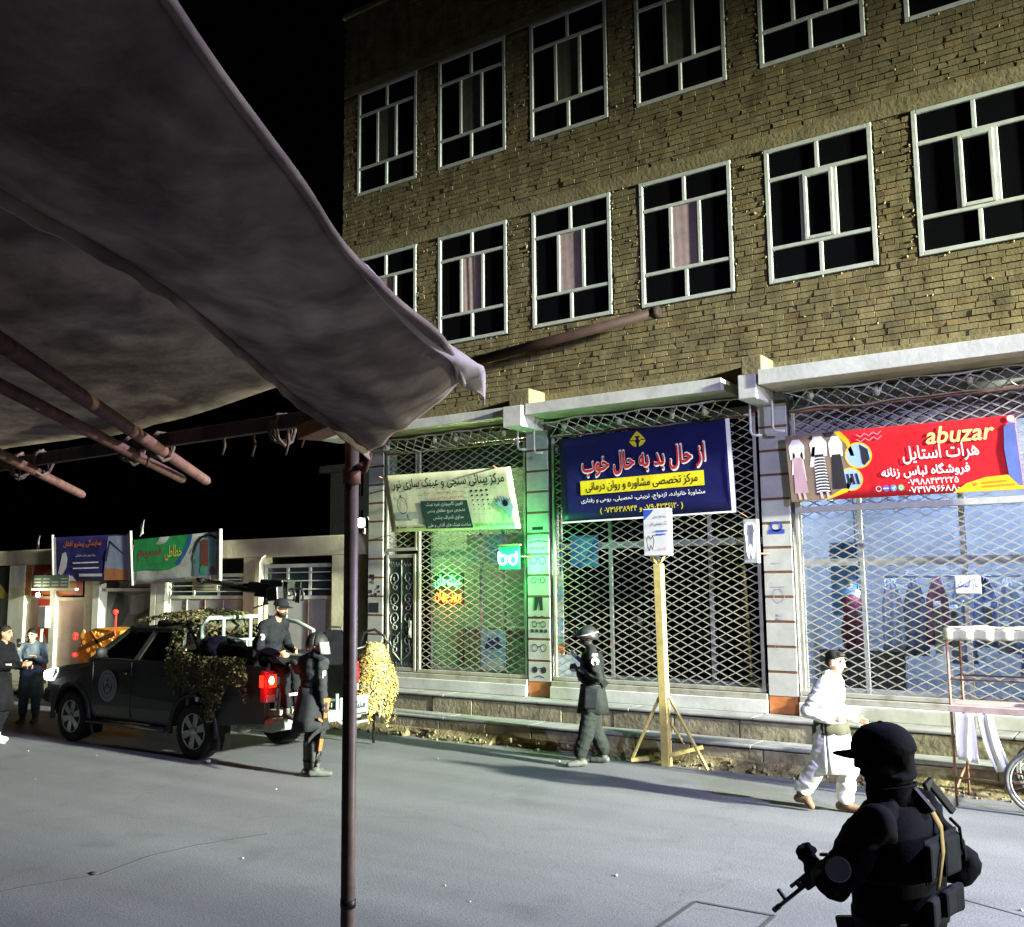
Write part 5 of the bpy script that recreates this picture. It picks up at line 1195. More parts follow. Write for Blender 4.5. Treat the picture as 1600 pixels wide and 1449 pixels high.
part('emblem_ring', mat('emblem_dark', (.05,.055,.07), .6, var=0), emm, lambda m: (ef.ring(m,.5,.5,.19,.012,.004,n=36), *[ef.shp(m, [(.5+s*.06,.25),(.5+s*.2,.32),(.5+s*.27,.5),(.5+s*.22,.66),(.5+s*.19,.5),(.5+s*.12,.36)],.004) for s in (-1,1)], ef.shp(m,[(.36,.42),(.5,.62),(.64,.42),(.56,.42),(.5,.5),(.44,.42)],.004), ef.rect(m,.44,.24,.56,.29,.004), ef.shp(m,[(.42,.64),(.58,.64),(.5,.74)],.004)))
# dents catching light on the rear door
# wheels
def wheel(cx, y, s):
    r = .385
    w = MB(); w.lathe([(.25,-.10),(.33,-.115),(.365,-.11),(.385,-.085),(.388,0),(.385,.085),(.365,.11),(.33,.115),(.25,.10)], (cx,y,r), (0,s,0), 40)
    wo = w.build('wheel', M['rubber'], tk)
    g = MB(); g.lathe([(.245,.095),(.252,.112),(.235,.115),(.225,.085),(.20,.03)], (cx,y,r), (0,s,0), 36, caps=False); g.lathe([(.24,.0),(.02,.0)], (cx,y,r), (0,s,0), 24, caps=False)
    for k in range(6):
        a = 2*math.pi*k/6+.3; c, sn = math.cos(a), math.sin(a)
        u, v = V((c,0,sn)), V((-sn,0,c)); o = V((cx, y+s*.07, r))
        g.prism([(.04,-.038),(.235,-.058),(.235,.058),(.04,.038)], o, u, v, (0, s*.035, 0))
    g.lathe([(.06,.06),(.065,.115),(.04,.125),(.0,.125)], (cx,y,r), (0,s,0), 18)
    g.build('rim', M['alloy'], wo, bevel=.006, bseg=1)
for cx in (XF, XR):
    for s in (-1, 1): wheel(cx, YC+s*(HW-.11), s)
ax = MB(); ax.tube([(XR,YC-.7,.39),(XR,YC+.7,.39)], .06); ax.ell((XR,YC,.39),(.17,.15,.15)); ax.tube([(XF,YC-.7,.39),(XF,YC+.7,.39)], .05)
ax.bx(-15.0,-10.2,YC-.5,YC-.42,.48,.60); ax.bx(-15.0,-10.2,YC+.42,YC+.5,.48,.60); ax.build('chassis', M['pale_green_metal'], tk)
ex = MB(); ex.tube([(-12.6,YC+.25,.40),(-11.9,YC+.3,.40)], .09); ex.build('silencer', M['alloy'], tk)
tnk = MB(); tnk.box((-10.55, YC, .50), (.62,.9,.2)); tnk.build('spare_wheel_tray', M['pale_green_metal'], tk, bevel=.05)
for s in (-1, 1):
    for x in (XR+.50, XF+.50): MB().bx(x, x+.015, YC+s*(HW-.12)-.11, YC+s*(HW-.12)+.11, .16, .58).build('mud_flap', M['rubber'], tk, bevel=.003, bseg=1)
# front: bumper, grille, headlamps
MB().box((-15.22, YC, .66), (.18,1.62,.24)).build('bumper', M['black_plastic'], tk, bevel=.05, bseg=3)
MB().box((-15.245, YC, .93), (.05,.9,.22)).build('grille', M['black_metal'], tk, bevel=.02)
hl = mat('headlamp_on', (1,1,1), emit=(.92,.97,1), estr=14, var=0)
for s in (-1, 1):
    y = YC+s*.68
    h = MB(); 
    o = h.loft([[(-15.160, y-s*.20, .86),(-15.100,y+s*.12,.88),(-14.860,y+s*.195,1.02),(-14.880,y+s*.175,1.10),(-15.100,y-s*.16,1.05)], [(-15.220,y-s*.20,.86),(-15.170,y+s*.12,.88),(-14.880,y+s*.212,1.02),(-14.910,y+s*.19,1.105),(-15.170,y-s*.16,1.055)]], sm=False).build('headlamp', M['alloy'], tk, bevel=.01)
    l = MB(); l.box((-15.195, y-s*.02, .985), (.03,.2,.05)).box((-15.195, y-s*.02, .905), (.03,.2,.04)); l.box((-15.060, y+s*.155, 1.03), (.20,.03,.035), Euler((0,-.2,-s*.35))); l.box((-15.130,y+s*.12,.92),(.08,.03,.06),Euler((0,0,-s*.4))); l.tube([(-15.190,y-s*.12,.985),(-15.190,y-s*.12,.905)],.015); l.build('lit_strip', hl, o)
for s in (-1, 1):
    ws = MB(); ya = YC+s*.70; ws.prism([(-15.235,.90),(-15.215,1.045),(-14.86,1.115),(-14.90,1.03),(-15.06,.885)], (0, ya, 0), (1,0,0), (0,0,1), (0, s*.135, 0))
    wo = ws.build('headlamp_glass', mat('lamp_lens', (.7,.72,.7), .2, emit=(.9,.97,1), estr=2.2, var=0), tk, bevel=.012)
    hs = MB()
    for p, q in (((-15.22,1.02),(-14.92,1.085)), ((-15.225,.93),(-15.08,.915)), ((-15.22,.94),(-15.22,1.02)), ((-15.08,.97),(-14.98,1.03))):
        hs.bar((p[0], YC+s*.838, p[1]), (q[0], YC+s*.838, q[1]), .022, .045)
    hs.build('lit_strip', hl, wo)
# rear: lamps, bumper with lettering, number light
tl_on = mat('tail_on', (.6,.02,.02), emit=(1,.03,.01), estr=2.2, var=0); tl_hot = mat('tail_hot', (1,.4,.2), emit=(1,.22,.06), estr=26, var=0); tl_red = mat('tail_red', (.35,.008,.01), .25, var=.05, spec=.5)
for s in (-1, 1):
    y = YC+s*(HW-.085)
    m_ = MB(); m_.box((-9.985, y, 1.06), (.12,.20,.42)); o = m_.build('tail_lamp', tl_red, tk, bevel=.03, bseg=3)
    l = MB(); l.box((-9.935, y-.02*s, 1.13), (.03,.14,.17)); l.box((-10.0, YC+s*(HW+.012), 1.13), (.09,.02,.16)); l.build('lit_lens', tl_on if s > 0 else tl_on, o, bevel=.01)
    if s < 0:
        l = MB(); l.ell((-9.928, y, 1.14), (.02,.05,.06)); l.build('lit_bulb', tl_hot, o)
        lamp('tail_glow', (-9.80, YC-HW-.12, 1.10), 6, (1,.04,.01), .05, parent=tk)
    lr = MB(); lr.box((-9.945, y, .91), (.045,.16,.10)); lr.build('reverse_lens', M['patch_grey'], o, bevel=.01)
rbm = MB(); rbm.box((-9.92, YC, .56), (.16,1.70,.16)); rb_ = rbm.build('rear_bumper', M['pale_green_metal'], tk, bevel=.03)
pn = MB(); pn.bx(-9.87,-9.83,YC+.40,YC+.98,.52,.80); po = pn.build('step_plate', M['pale_green_metal'], tk, bevel=.02)
F = Face((-9.826, YC+.40, .52), (-9.826, YC+.98, .52), (-9.826, YC+.40, .80))
part('lettering', M['ink'], po, lambda m: (F.text(m, 'منشور', .25, .25, .85, .75, .003, bold=.03), F.line(m, [(.1,.1),(.9,.1)], .02, .003)))
MB().tube([(-9.86,YC+.36,.86),(-9.86,YC+.36,.5),(-9.86,YC+.5,.42),(-9.86,YC+.98,.42)], .025).build('step_tube', M['pale_green_metal'], tk)
pl = MB(); pl.bx(-9.835,-9.825,YC-.5,YC-.14,.50,.66); pl.build('number_plate', M['plaster_white'], tk)
# bed fittings: roll bar, benches with backrests, side frames
rbq = MB()
rbq.tube([(-11.58,YC-.62,1.3),(-11.58,YC-.62,1.80),(-11.58,YC-.52,1.92),(-11.58,YC+.52,1.92),(-11.58,YC+.62,1.80),(-11.58,YC+.62,1.3)], .032, 10)
rbq.tube([(-11.58,YC-.62,1.58),(-11.58,YC+.62,1.58)], .025, 8); rbq.tube([(-11.58,YC-.25,1.3),(-11.58,YC-.25,1.92)], .028, 8); rbq.tube([(-11.58,YC+.25,1.3),(-11.58,YC+.25,1.92)], .028, 8)
rbq.tube([(-11.58,YC+.55,1.90),(-10.9,YC+.55,1.84),(-10.55,YC+.55,1.72),(-10.5,YC+.55,1.3)], .032, 10)
rbq.bx(-11.60,-11.56,YC-.2,YC+.2,1.34,1.56); rbq.build('roll_bar', M['pale_green_metal'], tk)
for y, x in ((YC-.22, -10.62), (YC+.62, -10.18)):
    b = MB(); rr = []
    for k in range(13):
        a = math.pi*k/12; rr.append((.22*math.cos(a), .0+.10*math.sin(a)))
    b.prism([(-.24,0),(.24,0)] + [(px*1.05, .38+pz*1.3) for px, pz in rr], (x, y, 1.22), (.75,.66,0), (0,0,1), (-.05,.06,0))
    bo = b.build('bench_backrest', M['cloth_cop'], tk, bevel=.02)
    MB().tube([(x-.1,y-.09,1.68),(x-.06,y-.05,1.77),(x+.06,y+.05,1.77),(x+.1,y+.09,1.68)], .014).build('backrest_handle', M['black_metal'], bo)
bn = MB(); bn.bx(-11.4,-10.12,YC-.62,YC+.25,.74,1.16); bn.build('bench', M['cloth_cop'], tk, bevel=.03)
sf = MB(); sf.tube([(-9.98,YC+.80,.72),(-9.98,YC+.80,1.30),(-10.02,YC+.80,1.36),(-10.15,YC+.80,1.38),(-11.7,YC+.80,1.38)], .028, 8)
sf.build('side_frame', M['pale_green_metal'], tk); sf = MB()
sf.tube([(-9.98,YC-.78,.72),(-9.98,YC-.78,1.36)], .016); sf.tube([(-9.98,YC-.78,1.05),(-9.98,YC-.40,1.05),(-9.98,YC-.40,.72)], .016); sf.tube([(-9.98,YC-.62,.72),(-9.98,YC-.55,1.2)], .02)
sf.build('side_frame', M['pale_green_metal'], tk)
# cargo in the bed
c = MB()
for i in range(7): c.ell((-11.4+rnd.uniform(0,.45), YC-.55+rnd.uniform(-.12,.35), 1.30+rnd.uniform(0,.25)), (rnd.uniform(.14,.24),rnd.uniform(.14,.22),rnd.uniform(.10,.18)), Euler((rnd.random(),rnd.random(),rnd.random())), 14, 9, jit=.45)
o = c.build('kit_bags', mat('cloth_bag', (.03,.03,.04), .9, var=.6, scale=14, bump=.5, bscale=30)); tag(o, 'heap of dark kit bags piled in the pickup bed behind the cab', 'bags')
# ---------------------------------------------------------------- camouflage nets
leafm = [mat('leaf_olive', (.065,.068,.025), .9, var=.3, scale=20), mat('leaf_tan', (.15,.125,.05), .9, var=.2, scale=20), mat('leaf_brown', (.055,.042,.022), .9, var=.3, scale=20)]
leaf_lit = [mat('leaf_yellow_lit', (.36,.26,.055), .9, var=.2, scale=20), mat('leaf_straw_lit', (.33,.30,.17), .9, var=.2, scale=20), mat('leaf_umber_lit', (.14,.10,.03), .9, var=.2, scale=20)]  # brighter leaf copies: the light on the far net is put into their colour
def net(name, label, pts, mats, w=(.5,.3,.2), size=.05):
    mb = MB()
    for p, n in pts:
        n = V(n).normalized(); _, a, b = frame_of(n + V((rnd.gauss(0,.35), rnd.gauss(0,.35), rnd.gauss(0,.35))))
        t = rnd.random()*6.28; u = a*math.cos(t)+b*math.sin(t); v = u.cross(n).normalized(); s = size*rnd.uniform(.6,1.4); p = V(p)+n*rnd.uniform(0,.03)
        mb.add([p-u*s*.5, p-v*s*.32+u*s*.1, p+u*s*.55, p+v*s*.3-u*s*.05], [(0,1,2,3)], rnd.choices((0,1,2), w)[0])
    o = mb.build(name, mats, normals=False); tag(o, label, 'camouflage net', 'camouflage nets draped on the pickup'); return o
pts = []
for i in range(2600):        # near side of the bed and rear cab corner
    x = rnd.uniform(-11.97, -10.25); u = rnd.random()
    ztop = 1.78 if x < -11.68 else 1.42+.12*max(0, (-11.3-x)); zlow = .78+.18*math.sin(x*7)+.10*noise.noise(V((x*6,0,0))) + (.25 if abs(x-XR) < .45 and rnd.random() < .8 else 0) + (.25*max(0, x+10.9))
    if x < -11.60: zlow = 1.0+.2*noise.noise(V((x*9,3,0)))
    z = zlow + (ztop-zlow)*u
    y = YC-HW-.05-.04*noise.noise(V((x*5, z*5, 2))) + max(0, z-1.36)*.25
    pts.append(((x, y, z), (0,-1,.1)))
for i in range(700):
    x = rnd.uniform(-11.8, -10.5); pts.append(((x, YC-HW+rnd.uniform(-.03,.35), 1.36+.08*noise.noise(V((x*4,1,1)))+.1*max(0,-11.2-x)), (0,-.3,1)))
for i in range(160):
    x = rnd.uniform(-11.06,-10.9); pts.append(((x, YC-HW-.06, rnd.uniform(.55,.95)), (0,-1,0)))
net('camouflage_net', 'dark olive camouflage net hanging over the near side of the pickup bed', pts, leafm)
pts = []
for i in range(3000):
    x = rnd.uniform(-13.1, -11.6); y = rnd.uniform(-.66,.66); t = max(0, 1-((x+12.25)/.92)**2)*max(0, 1-(y/.72)**2)
    z = 1.80 + .20*t**.5 + .06*noise.noise(V((x*4, y*4, 6)))
    if rnd.random() < .3 and x > -12.05: x = -11.58-rnd.random()*.2; z = rnd.uniform(1.62, 1.85)
    pts.append(((x, YC+y, z), ((x+12.25)*.8, y, .6)))
net('camouflage_net', 'bundled camouflage net lying over the cab roof of the pickup', pts, leafm+[], (.42,.36,.22))
hb = MB(); hb.ell((-12.3, YC, 1.80), (.78,.60,.17), None, 18, 10, jit=.2); o = hb.build('net_bundle', M['olive_dark']); tag(o, 'dark rolled bundle under the net on the pickup roof', 'bundle')
pts = []
NC = V((-10.12, 11.02, 1.05))
for i in range(4600):        # net in the lit leaf colours, hanging off the far rear corner
    a = rnd.uniform(0, 2*math.pi); t = rnd.random()
    r0 = .11+.235*math.sin(min(1, t*1.5)*math.pi/2) if t < .75 else .345-.09*(t-.75)/.25
    frng = .12*noise.noise(V((math.cos(a)*2.2, math.sin(a)*2.2, 3)))+.10*noise.noise(V((math.cos(a)*7, math.sin(a)*7, 3)))
    z = 1.50-1.05*t*(1+frng); r0 *= 1+.14*noise.noise(V((math.cos(a)*1.5, math.sin(a)*1.5, z*2)))
    pts.append(((NC.x+r0*.85*math.cos(a), NC.y+r0*math.sin(a), z), (math.cos(a), math.sin(a), .25)))
for k in range(4):
    a = R(-60+55*k)
    for j in range(9): pts.append(((NC.x+.28*math.cos(a)+rnd.gauss(0,.008), NC.y+.32*math.sin(a)+rnd.gauss(0,.008), .50-.018*j-(.06*k % .1)), (1,0,0)))
net('camouflage_net', 'camouflage net with a lit straw yellow look put into its colour, hanging off the far rear corner of the pickup', pts, leaf_lit, (.50,.44,.06), .045)
o = MB().tube([(-10.35,10.9,1.42),(-10.28,10.95,1.66),(-10.12,11.0,1.70),(-9.96,11.05,1.60),(-9.92,11.08,1.48)], .022).tube([(-10.3,10.46,1.38),(-10.2,10.8,1.44),(-10.12,11.0,1.49)], .025).tube([(-10.12,11.0,.02),(-10.12,11.0,1.5)], .02).build('bent_stand', M['black_metal'])
tag(o, 'black bent tube frame carrying the bright camouflage net', 'stand')
# ---------------------------------------------------------------- heavy machine gun on a pedestal in the bed
mg = empty('machine_gun', (-10.95, YC, .72), 'long black heavy machine gun on a pedestal mount in the pickup bed', 'machine gun')
g0 = V((-10.50, YC-.02, 2.30)); gd = V((-1.0, 0.0, .085)).normalized(); gu = V((.085,0,1)).normalized()
def G(a, b=0, c=0): return g0 + gd*a + gu*b + V((0,c,0))
MB().tube([G(.75),G(1.0),G(1.85)], [.046,.036,.030], 12).tube([G(1.85),G(1.90),G(2.02)], [.042,.052,.036], 10).bar(G(1.72,.02),G(1.74,.09),.02,.02).build('barrel', M['black_metal'], mg)
fn = MB()
for k in range(14): fn.lathe([(.045,0),(.045,.022)], G(.80+.045*k), gd, 12)
fn.build('cooling_rings', M['black_metal'], mg)
MB().tube([G(.3,-.075),G(1.25,-.06)], .024, 8).build('gas_tube', M['black_metal'], mg)
rc = MB(); rc.bar(G(-.05,.0),G(.78,.0),.11,.15); rc.bar(G(.12,.10),G(.52,.10),.13,.06); rc.bar(G(-.08,-.03),G(.25,-.08),.08,.06); rc.build('receiver', M['black_metal'], mg, bevel=.012)
MB().bar(G(-.02,.06),G(.22,.06),.26,.20).build('feed_cover', M['black_metal'], mg, bevel=.02)
MB().box(G(.02,-.04,-.20), (.22,.13,.19), Euler((0,-.1,0))).build('ammunition_box', M['black_metal'], mg, bevel=.015)
for s in (-1, 1): MB().tube([G(-.05,.02,s*.05),G(-.20,.05,s*.08),G(-.26,-.02,s*.08),G(-.24,-.12,s*.08)], .018, 8).build('grip', M['black_metal'], mg)
for s in (-1, 1): MB().bar(G(-.10,.14,s*.12),G(-.10,-.16,s*.12),.02,.09).build('shield_plate', M['black_metal'], mg)
MB().tube([G(.42,-.05),G(.44,-.24)], .035).bar(G(.30,-.10),G(.60,-.10),.16,.05).tube([G(.30,-.2,-.06),G(.62,-.30,-.06)], .012).build('cradle', M['black_metal'], mg)
MB().tube([(-10.95,YC-.02,2.10),(-10.95,YC-.02,.74)], [.035,.055], 12).lathe([(.18,0),(.18,.03),(.06,.06)], (-10.95,YC-.02,.72)).build('pedestal', mat('pedestal_tan', (.36,.25,.18), .6, var=.3, scale=12), mg)
# ---------------------------------------------------------------- rickshaw beyond the pickup, its orange lit look put into glowing fabric
rk = empty('auto_rickshaw', (-17.2, 11.35, 0), 'small three wheeled rickshaw with orange fabric and red lamps half hidden behind the pickup', 'rickshaw')
og = mat('rick_orange_glow', (.55,.22,.03), .6, var=.5, scale=7, emit=(1,.35,.04), estr=.06)  # weak emission stands in for lamplight on the fabric
MB().loft([[(-18.0,y,.35),(-18.02,y,1.0),(-17.9,y,1.45),(-17.5,y,1.58),(-16.6,y,1.55),(-16.45,y,1.2),(-16.5,y,.35)] for y in (11.0,11.72)], sm=False).build('cabin', og, rk, bevel=.05)
for x in (-17.75, -16.75): MB().lathe([(.12,-.05),(.24,-.06),(.26,0),(.24,.06),(.12,.05)], (x, 11.0, .26), (0,1,0), 24).build('wheel', M['rubber'], rk)
for z in (1.44, 1.38, 1.05): MB().ell((-18.06, 10.98, z), (.05,.05,.045)).build('lamp', tl_on, rk)
MB().ell((-16.75, 10.98, 1.90), (.05,.05,.05)).tube([(-16.75,10.99,1.56),(-16.75,10.99,1.88)], .015).build('marker_lamp', tl_on, rk)
bl = MB()
for i in range(40): bl.ell((rnd.uniform(-17.9,-16.6), 10.97, rnd.uniform(1.05,1.5)), (rnd.uniform(.02,.07),.01,rnd.uniform(.02,.06)), Euler((0,rnd.random()*3,0)), 7, 5)
bl.build('ornament', mat('rick_gold_glow', (.75,.45,.10), .4, var=.3, emit=(1,.5,.08), estr=.5), rk)  # ornaments glow for the same lit look, they are no lamps
st_ = MB(); st_.bar((-17.9,10.955,1.15),(-16.7,10.955,1.5),.02,.09).bar((-17.5,10.955,1.5),(-17.0,10.955,1.1),.02,.07); st_.build('brown_trim', M['wood_stock'], rk)
# ---------------------------------------------------------------- people
class Body:
    """limb and trunk volumes fused into one continuous skin by a voxel remesh; each volume keeps its material"""
    def __init__(s, loc, rz):
        s.M = Matrix.Translation(V(loc)) @ Matrix.Rotation(R(rz), 4, 'Z'); s.loc = V(loc); s.rz = R(rz); s.mb = MB(); s.pc = []
    def w(s, p): return s.M @ V(p)
    def cap(s, p, q, r1, r2, m=0, flat=None):
        p, q = V(p), V(q); d, a, b = frame_of(q-p); secs = []
        L = (q-p).length; n = 14
        def ring(c, r): return [s.w(c+(a*math.cos(2*math.pi*k/n)+b*math.sin(2*math.pi*k/n))*r) for k in range(n)]
        for t in (-.98,-.8,-.45,0): secs.append(ring(p+d*(r1*t), r1*math.sqrt(max(.02, 1-t*t))))
        for t in (0,.45,.8,.98): secs.append(ring(q+d*(r2*t), r2*math.sqrt(max(.02, 1-t*t))))
        s.mb.loft(secs); s.pc.append(('c', s.w(p), s.w(q), r1, r2, m))
    def ell(s, c, rad, m=0, rot=None):
        M3 = rot.to_matrix() if isinstance(rot, Euler) else (rot if rot is not None else Matrix.Identity(3))
        Mw = s.M.to_3x3() @ M3
        s.mb.ell(s.w(c), rad, Mw, 18, 12); s.pc.append(('e', s.w(c), Mw.transposed(), V(rad), 0, m))
    def head(s, c, yaw=0, pitch=0, skin=1, dark=2, beard=False, mask=False):
        c = V(c); Rm = (Matrix.Rotation(R(yaw), 3, 'Z') @ Matrix.Rotation(R(pitch), 3, 'X')); s.hc, s.hR = c, Rm
        def E(p, rad, m=skin): s.ell(c+Rm @ V(p), rad, m, Rm)
        E((0,-.008,.025), (.075,.094,.092)); E((0,.018,-.045), (.058,.070,.070), dark if mask else skin)
        E((0,.045,-.085), (.036,.036,.028), dark if (beard or mask) else skin)
        E((0,.098,-.012), (.013,.020,.026), dark if mask else skin); E((0,.105,-.026), (.018,.014,.012), dark if mask else skin)
        for k in (-1, 1):
            E((k*.077,-.005,-.005), (.012,.024,.034)); E((k*.032,.078,.018), (.017,.013,.010)); E((k*.032,.084,.012), (.012,.010,.007), dark)
            E((k*.034,.082,.034), (.024,.012,.007), dark if not mask else skin)
        E((0,.088,-.058), (.026,.012,.008), dark if mask else 3)
        if beard:
            E((0,.030,-.075), (.060,.066,.050), dark); E((0,.090,-.046), (.028,.012,.007), dark)
    def hand(s, wr, d, side, palm, curl=40, m=1, k=1.0, thumb=1):
        """wrist, finger direction, across-the-palm direction towards the thumb, palm normal the fingers bend to"""
        wr, d, side = V(wr), V(d).normalized(), V(side).normalized(); palm = V(palm).normalized()
        for i, o in enumerate((.030,.010,-.010,-.030)):
            kn = wr + d*.088*k + side*o*k
            s.cap(wr+side*o*.5*k, kn, .016*k, .0135*k, m)
            L = (.074,.082,.076,.060)[i]*k; p = kn; a = R(curl*.45+4*i)
            for j, (fl, rr) in enumerate(((.45,.0098),(.31,.0088),(.26,.0078))):
                v = d*math.cos(a)+palm*math.sin(a); q = p+v*L*fl; s.cap(p, q, rr*k, rr*.93*k, m); p = q; a += R(curl*.85)
        b = wr+d*.03*k+side*.028*k; v = (d*.55+side*.65*thumb+palm*.35).normalized()
        s.cap(b, b+v*.045*k, .014*k, .011*k, m); v2 = (d*.85+side*.15+palm*.5).normalized(); s.cap(b+v*.045*k, b+v*.045*k+v2*.032*k, .0105*k, .0085*k, m)
    def build(s, mats, parent, voxel=.0095, fold=.006, smooth=4, foldm=(0,)):
        o = s.mb.build('body_raw', M['skin'])
        md = o.modifiers.new('r', 'REMESH'); md.mode = 'VOXEL'; md.voxel_size = voxel
        m2 = o.modifiers.new('s', 'SMOOTH'); m2.factor = .5; m2.iterations = smooth
        me = bpy.data.meshes.new_from_object(o.evaluated_get(bpy.context.evaluated_depsgraph_get()))
        old = o.data; bpy.data.objects.remove(o); bpy.data.meshes.remove(old)
        me.name = 'person_body'; me.materials.clear()
        for m in mats: me.materials.append(m)
        def dist(p, q):
            if q[0] == 'c':
                a, b = q[1], q[2]; ab = b-a; t = max(0, min(1, (p-a).dot(ab)/max(1e-9, ab.dot(ab))))
                return (p-a-ab*t).length-(q[3]+(q[4]-q[3])*t)
            l = q[2] @ (p-q[1]); r = q[3]; k = math.sqrt((l.x/r.x)**2+(l.y/r.y)**2+(l.z/r.z)**2)
            return (k-1)*min(r)
        vm = []
        cen = [(q[1]+q[2])/2 if q[0] == 'c' else q[1] for q in s.pc]; rd = [((q[1]-q[2]).length/2+max(q[3], q[4])) if q[0] == 'c' else max(q[3]) for q in s.pc]
        for v in me.vertices:
            best, bm_ = 9, 0; p = v.co
            for q, c, r in zip(s.pc, cen, rd):
                if (p-c).length_squared > (r+best+.02)**2: continue
                d = dist(p, q)
                if d < best-1e-4: best, bm_ = d, q[5]
            vm.append(bm_)
        nr = [v.normal.copy() for v in me.vertices]
        for v, m_, n_ in zip(me.vertices, vm, nr):
            if m_ in foldm and fold:
                p = v.co
                f = noise.noise(V((p.x*9, p.y*9, p.z*5)))*1.0 + (1-abs(noise.noise(V((p.x*6+p.z*8, p.y*6-p.z*7, p.z*7)))*2.4))*1.1 + (1-abs(noise.noise(V((p.x*11-p.z*9, p.y*11+p.z*8, p.z*11+4)))*2.2))*.55 + noise.noise(p*30)*.25
                v.co += n_*fold*f
        for f in me.polygons:
            c = [vm[i] for i in f.vertices]; f.material_index = max(set(c), key=c.count); f.use_smooth = True
        b = bpy.data.objects.new('body', me); COL.objects.link(b); setpar(b, parent); return b
    def hp(s, p): return s.w(s.hc + s.hR @ V(p))
    def hM(s): return s.M.to_3x3() @ s.hR
def loftw(b, secs, name, m, parent, solid=.006, sub=0):
    """a garment shell: rings of (centre, rx, ry) in the body's frame, with folds"""
    mb = MB(); n = 40; rows = []
    for i, (c, rx, ry) in enumerate(secs):
        t = i/(len(secs)-1); row = []
        for k in range(n+1):
            a = 2*math.pi*k/n; f = 1+.06*t*math.sin(a*7+i*.5)+.05*t*noise.noise(V((math.cos(a)*2, math.sin(a)*2, i*.6)))
            row.append(b.w(V(c)+V((rx*f*math.cos(a), ry*f*math.sin(a), 0))))
        rows.append(row)
    return mb.grid(rows).build(name, m, parent, solid=solid)
def legs(b, hips, kn, an, toe, r=(.105,.078,.062), m=0, boot=4):
    for h, k, a, t in zip(hips, kn, an, toe):
        b.cap(h, k, r[0], r[1], m); b.cap(k, V(a)+V((0,0,.10)), r[1]*1.02, r[2], m)
        a, t = V(a), V(t); d = t-a; d.z = 0; d.normalize()
        b.cap(a+V((0,0,.16)), a+V((0,0,.03)), .058, .055, boot); b.cap(a-d*.045+V((0,0,-.035)), a+d*.06+V((0,0,-.035)), .044, .046, boot); b.cap(a+d*.05+V((0,0,-.04)), t, .046, .036, boot)
def torso(b, pel, ch, nk, m=0, fat=1.0):
    pel, ch, nk = V(pel), V(ch), V(nk)
    b.ell(pel, (.168*fat,.122*fat,.14), m); b.ell(pel.lerp(ch, .5), (.155*fat,.115*fat,.17), m); b.ell(ch, (.185*fat,.125*fat,.19), m)
    b.ell(ch.lerp(nk, .62), (.15*fat,.095,.09), m)
    for k in (-1, 1): b.cap(nk+V((k*.03,-.01,.01)), nk+V((k*.185*fat,-.015,-.06)), .058, .066, m)
def arm(b, sh, el, wr, r=(.062,.052,.040), m=0):
    b.ell(sh, (.075,.075,.08), m); b.cap(sh, el, r[0], r[1], m); b.cap(el, wr, r[1], r[2], m)
def rifle(name, label, butt, muz, roll_up, wood=True, group=None):
    """an assault rifle lying from butt to muzzle; roll_up is the direction of its sights"""
    b0, m0 = V(butt), V(muz); L = (m0-b0).length; d = (m0-b0)/L; u = V(roll_up); u = (u-d*u.dot(d)).normalized(); s = d.cross(u); k = L/.88
    def P(a, h=0, c=0): return b0+d*a*k+u*h*k+s*c*k
    e = empty(name, b0, label, 'rifle', group)
    wd = M['wood_stock'] if wood else M['black_plastic']
    st = MB(); st.prism([(0,-.085),(0,.03),(.26,.02),(.26,-.03),(.12,-.05)], P(0,0,-.018), d*k, u*k, s*.036*k); st.build('stock', wd, e, bevel=.008)
    rc = MB(); rc.prism([(.25,-.035),(.25,.03),(.30,.042),(.48,.042),(.52,.02),(.52,-.035)], P(0,0,-.02), d*k, u*k, s*.04*k); rc.build('receiver', M['black_metal'], e, bevel=.005)
    hg = MB(); hg.prism([(.52,-.035),(.52,.03),(.68,.025),(.68,-.025)], P(0,0,-.02), d*k, u*k, s*.04*k); hg.build('handguard', wd, e, bevel=.008)
    br = MB(); br.tube([P(.66,.0), P(.85,.0)], .009*k, 10).tube([P(.84,0), P(.88,0)], .012*k, 10).tube([P(.62,.03), P(.74,.03)], .008*k, 8).bar(P(.80,0), P(.80,.055), .012*k, .014*k, d).bar(P(.70,0),P(.70,.035),.02*k,.02*k,d).bar(P(.50,.035),P(.53,.055),.02*k,.012*k); br.build('barrel', M['black_metal'], e)
    mg_ = MB(); mg_.loft([[P(.40+.035*i*.35+.012*i*i*.5+x, -.03-.045*i, c) for x, c in ((-.032,-.013),(.032,-.013),(.032,.013),(-.032,.013))] for i in range(5)], sm=False); mg_.build('magazine', M['black_metal'], e, bevel=.003, bseg=1)
    gp_ = MB(); gp_.loft([[P(.30-.02*i+x, -.03-.04*i, c) for x, c in ((-.018,-.012),(.018,-.012),(.018,.012),(-.018,.012))] for i in range(3)], sm=False); gp_.build('grip', wd, e, bevel=.004, bseg=1)
    return e
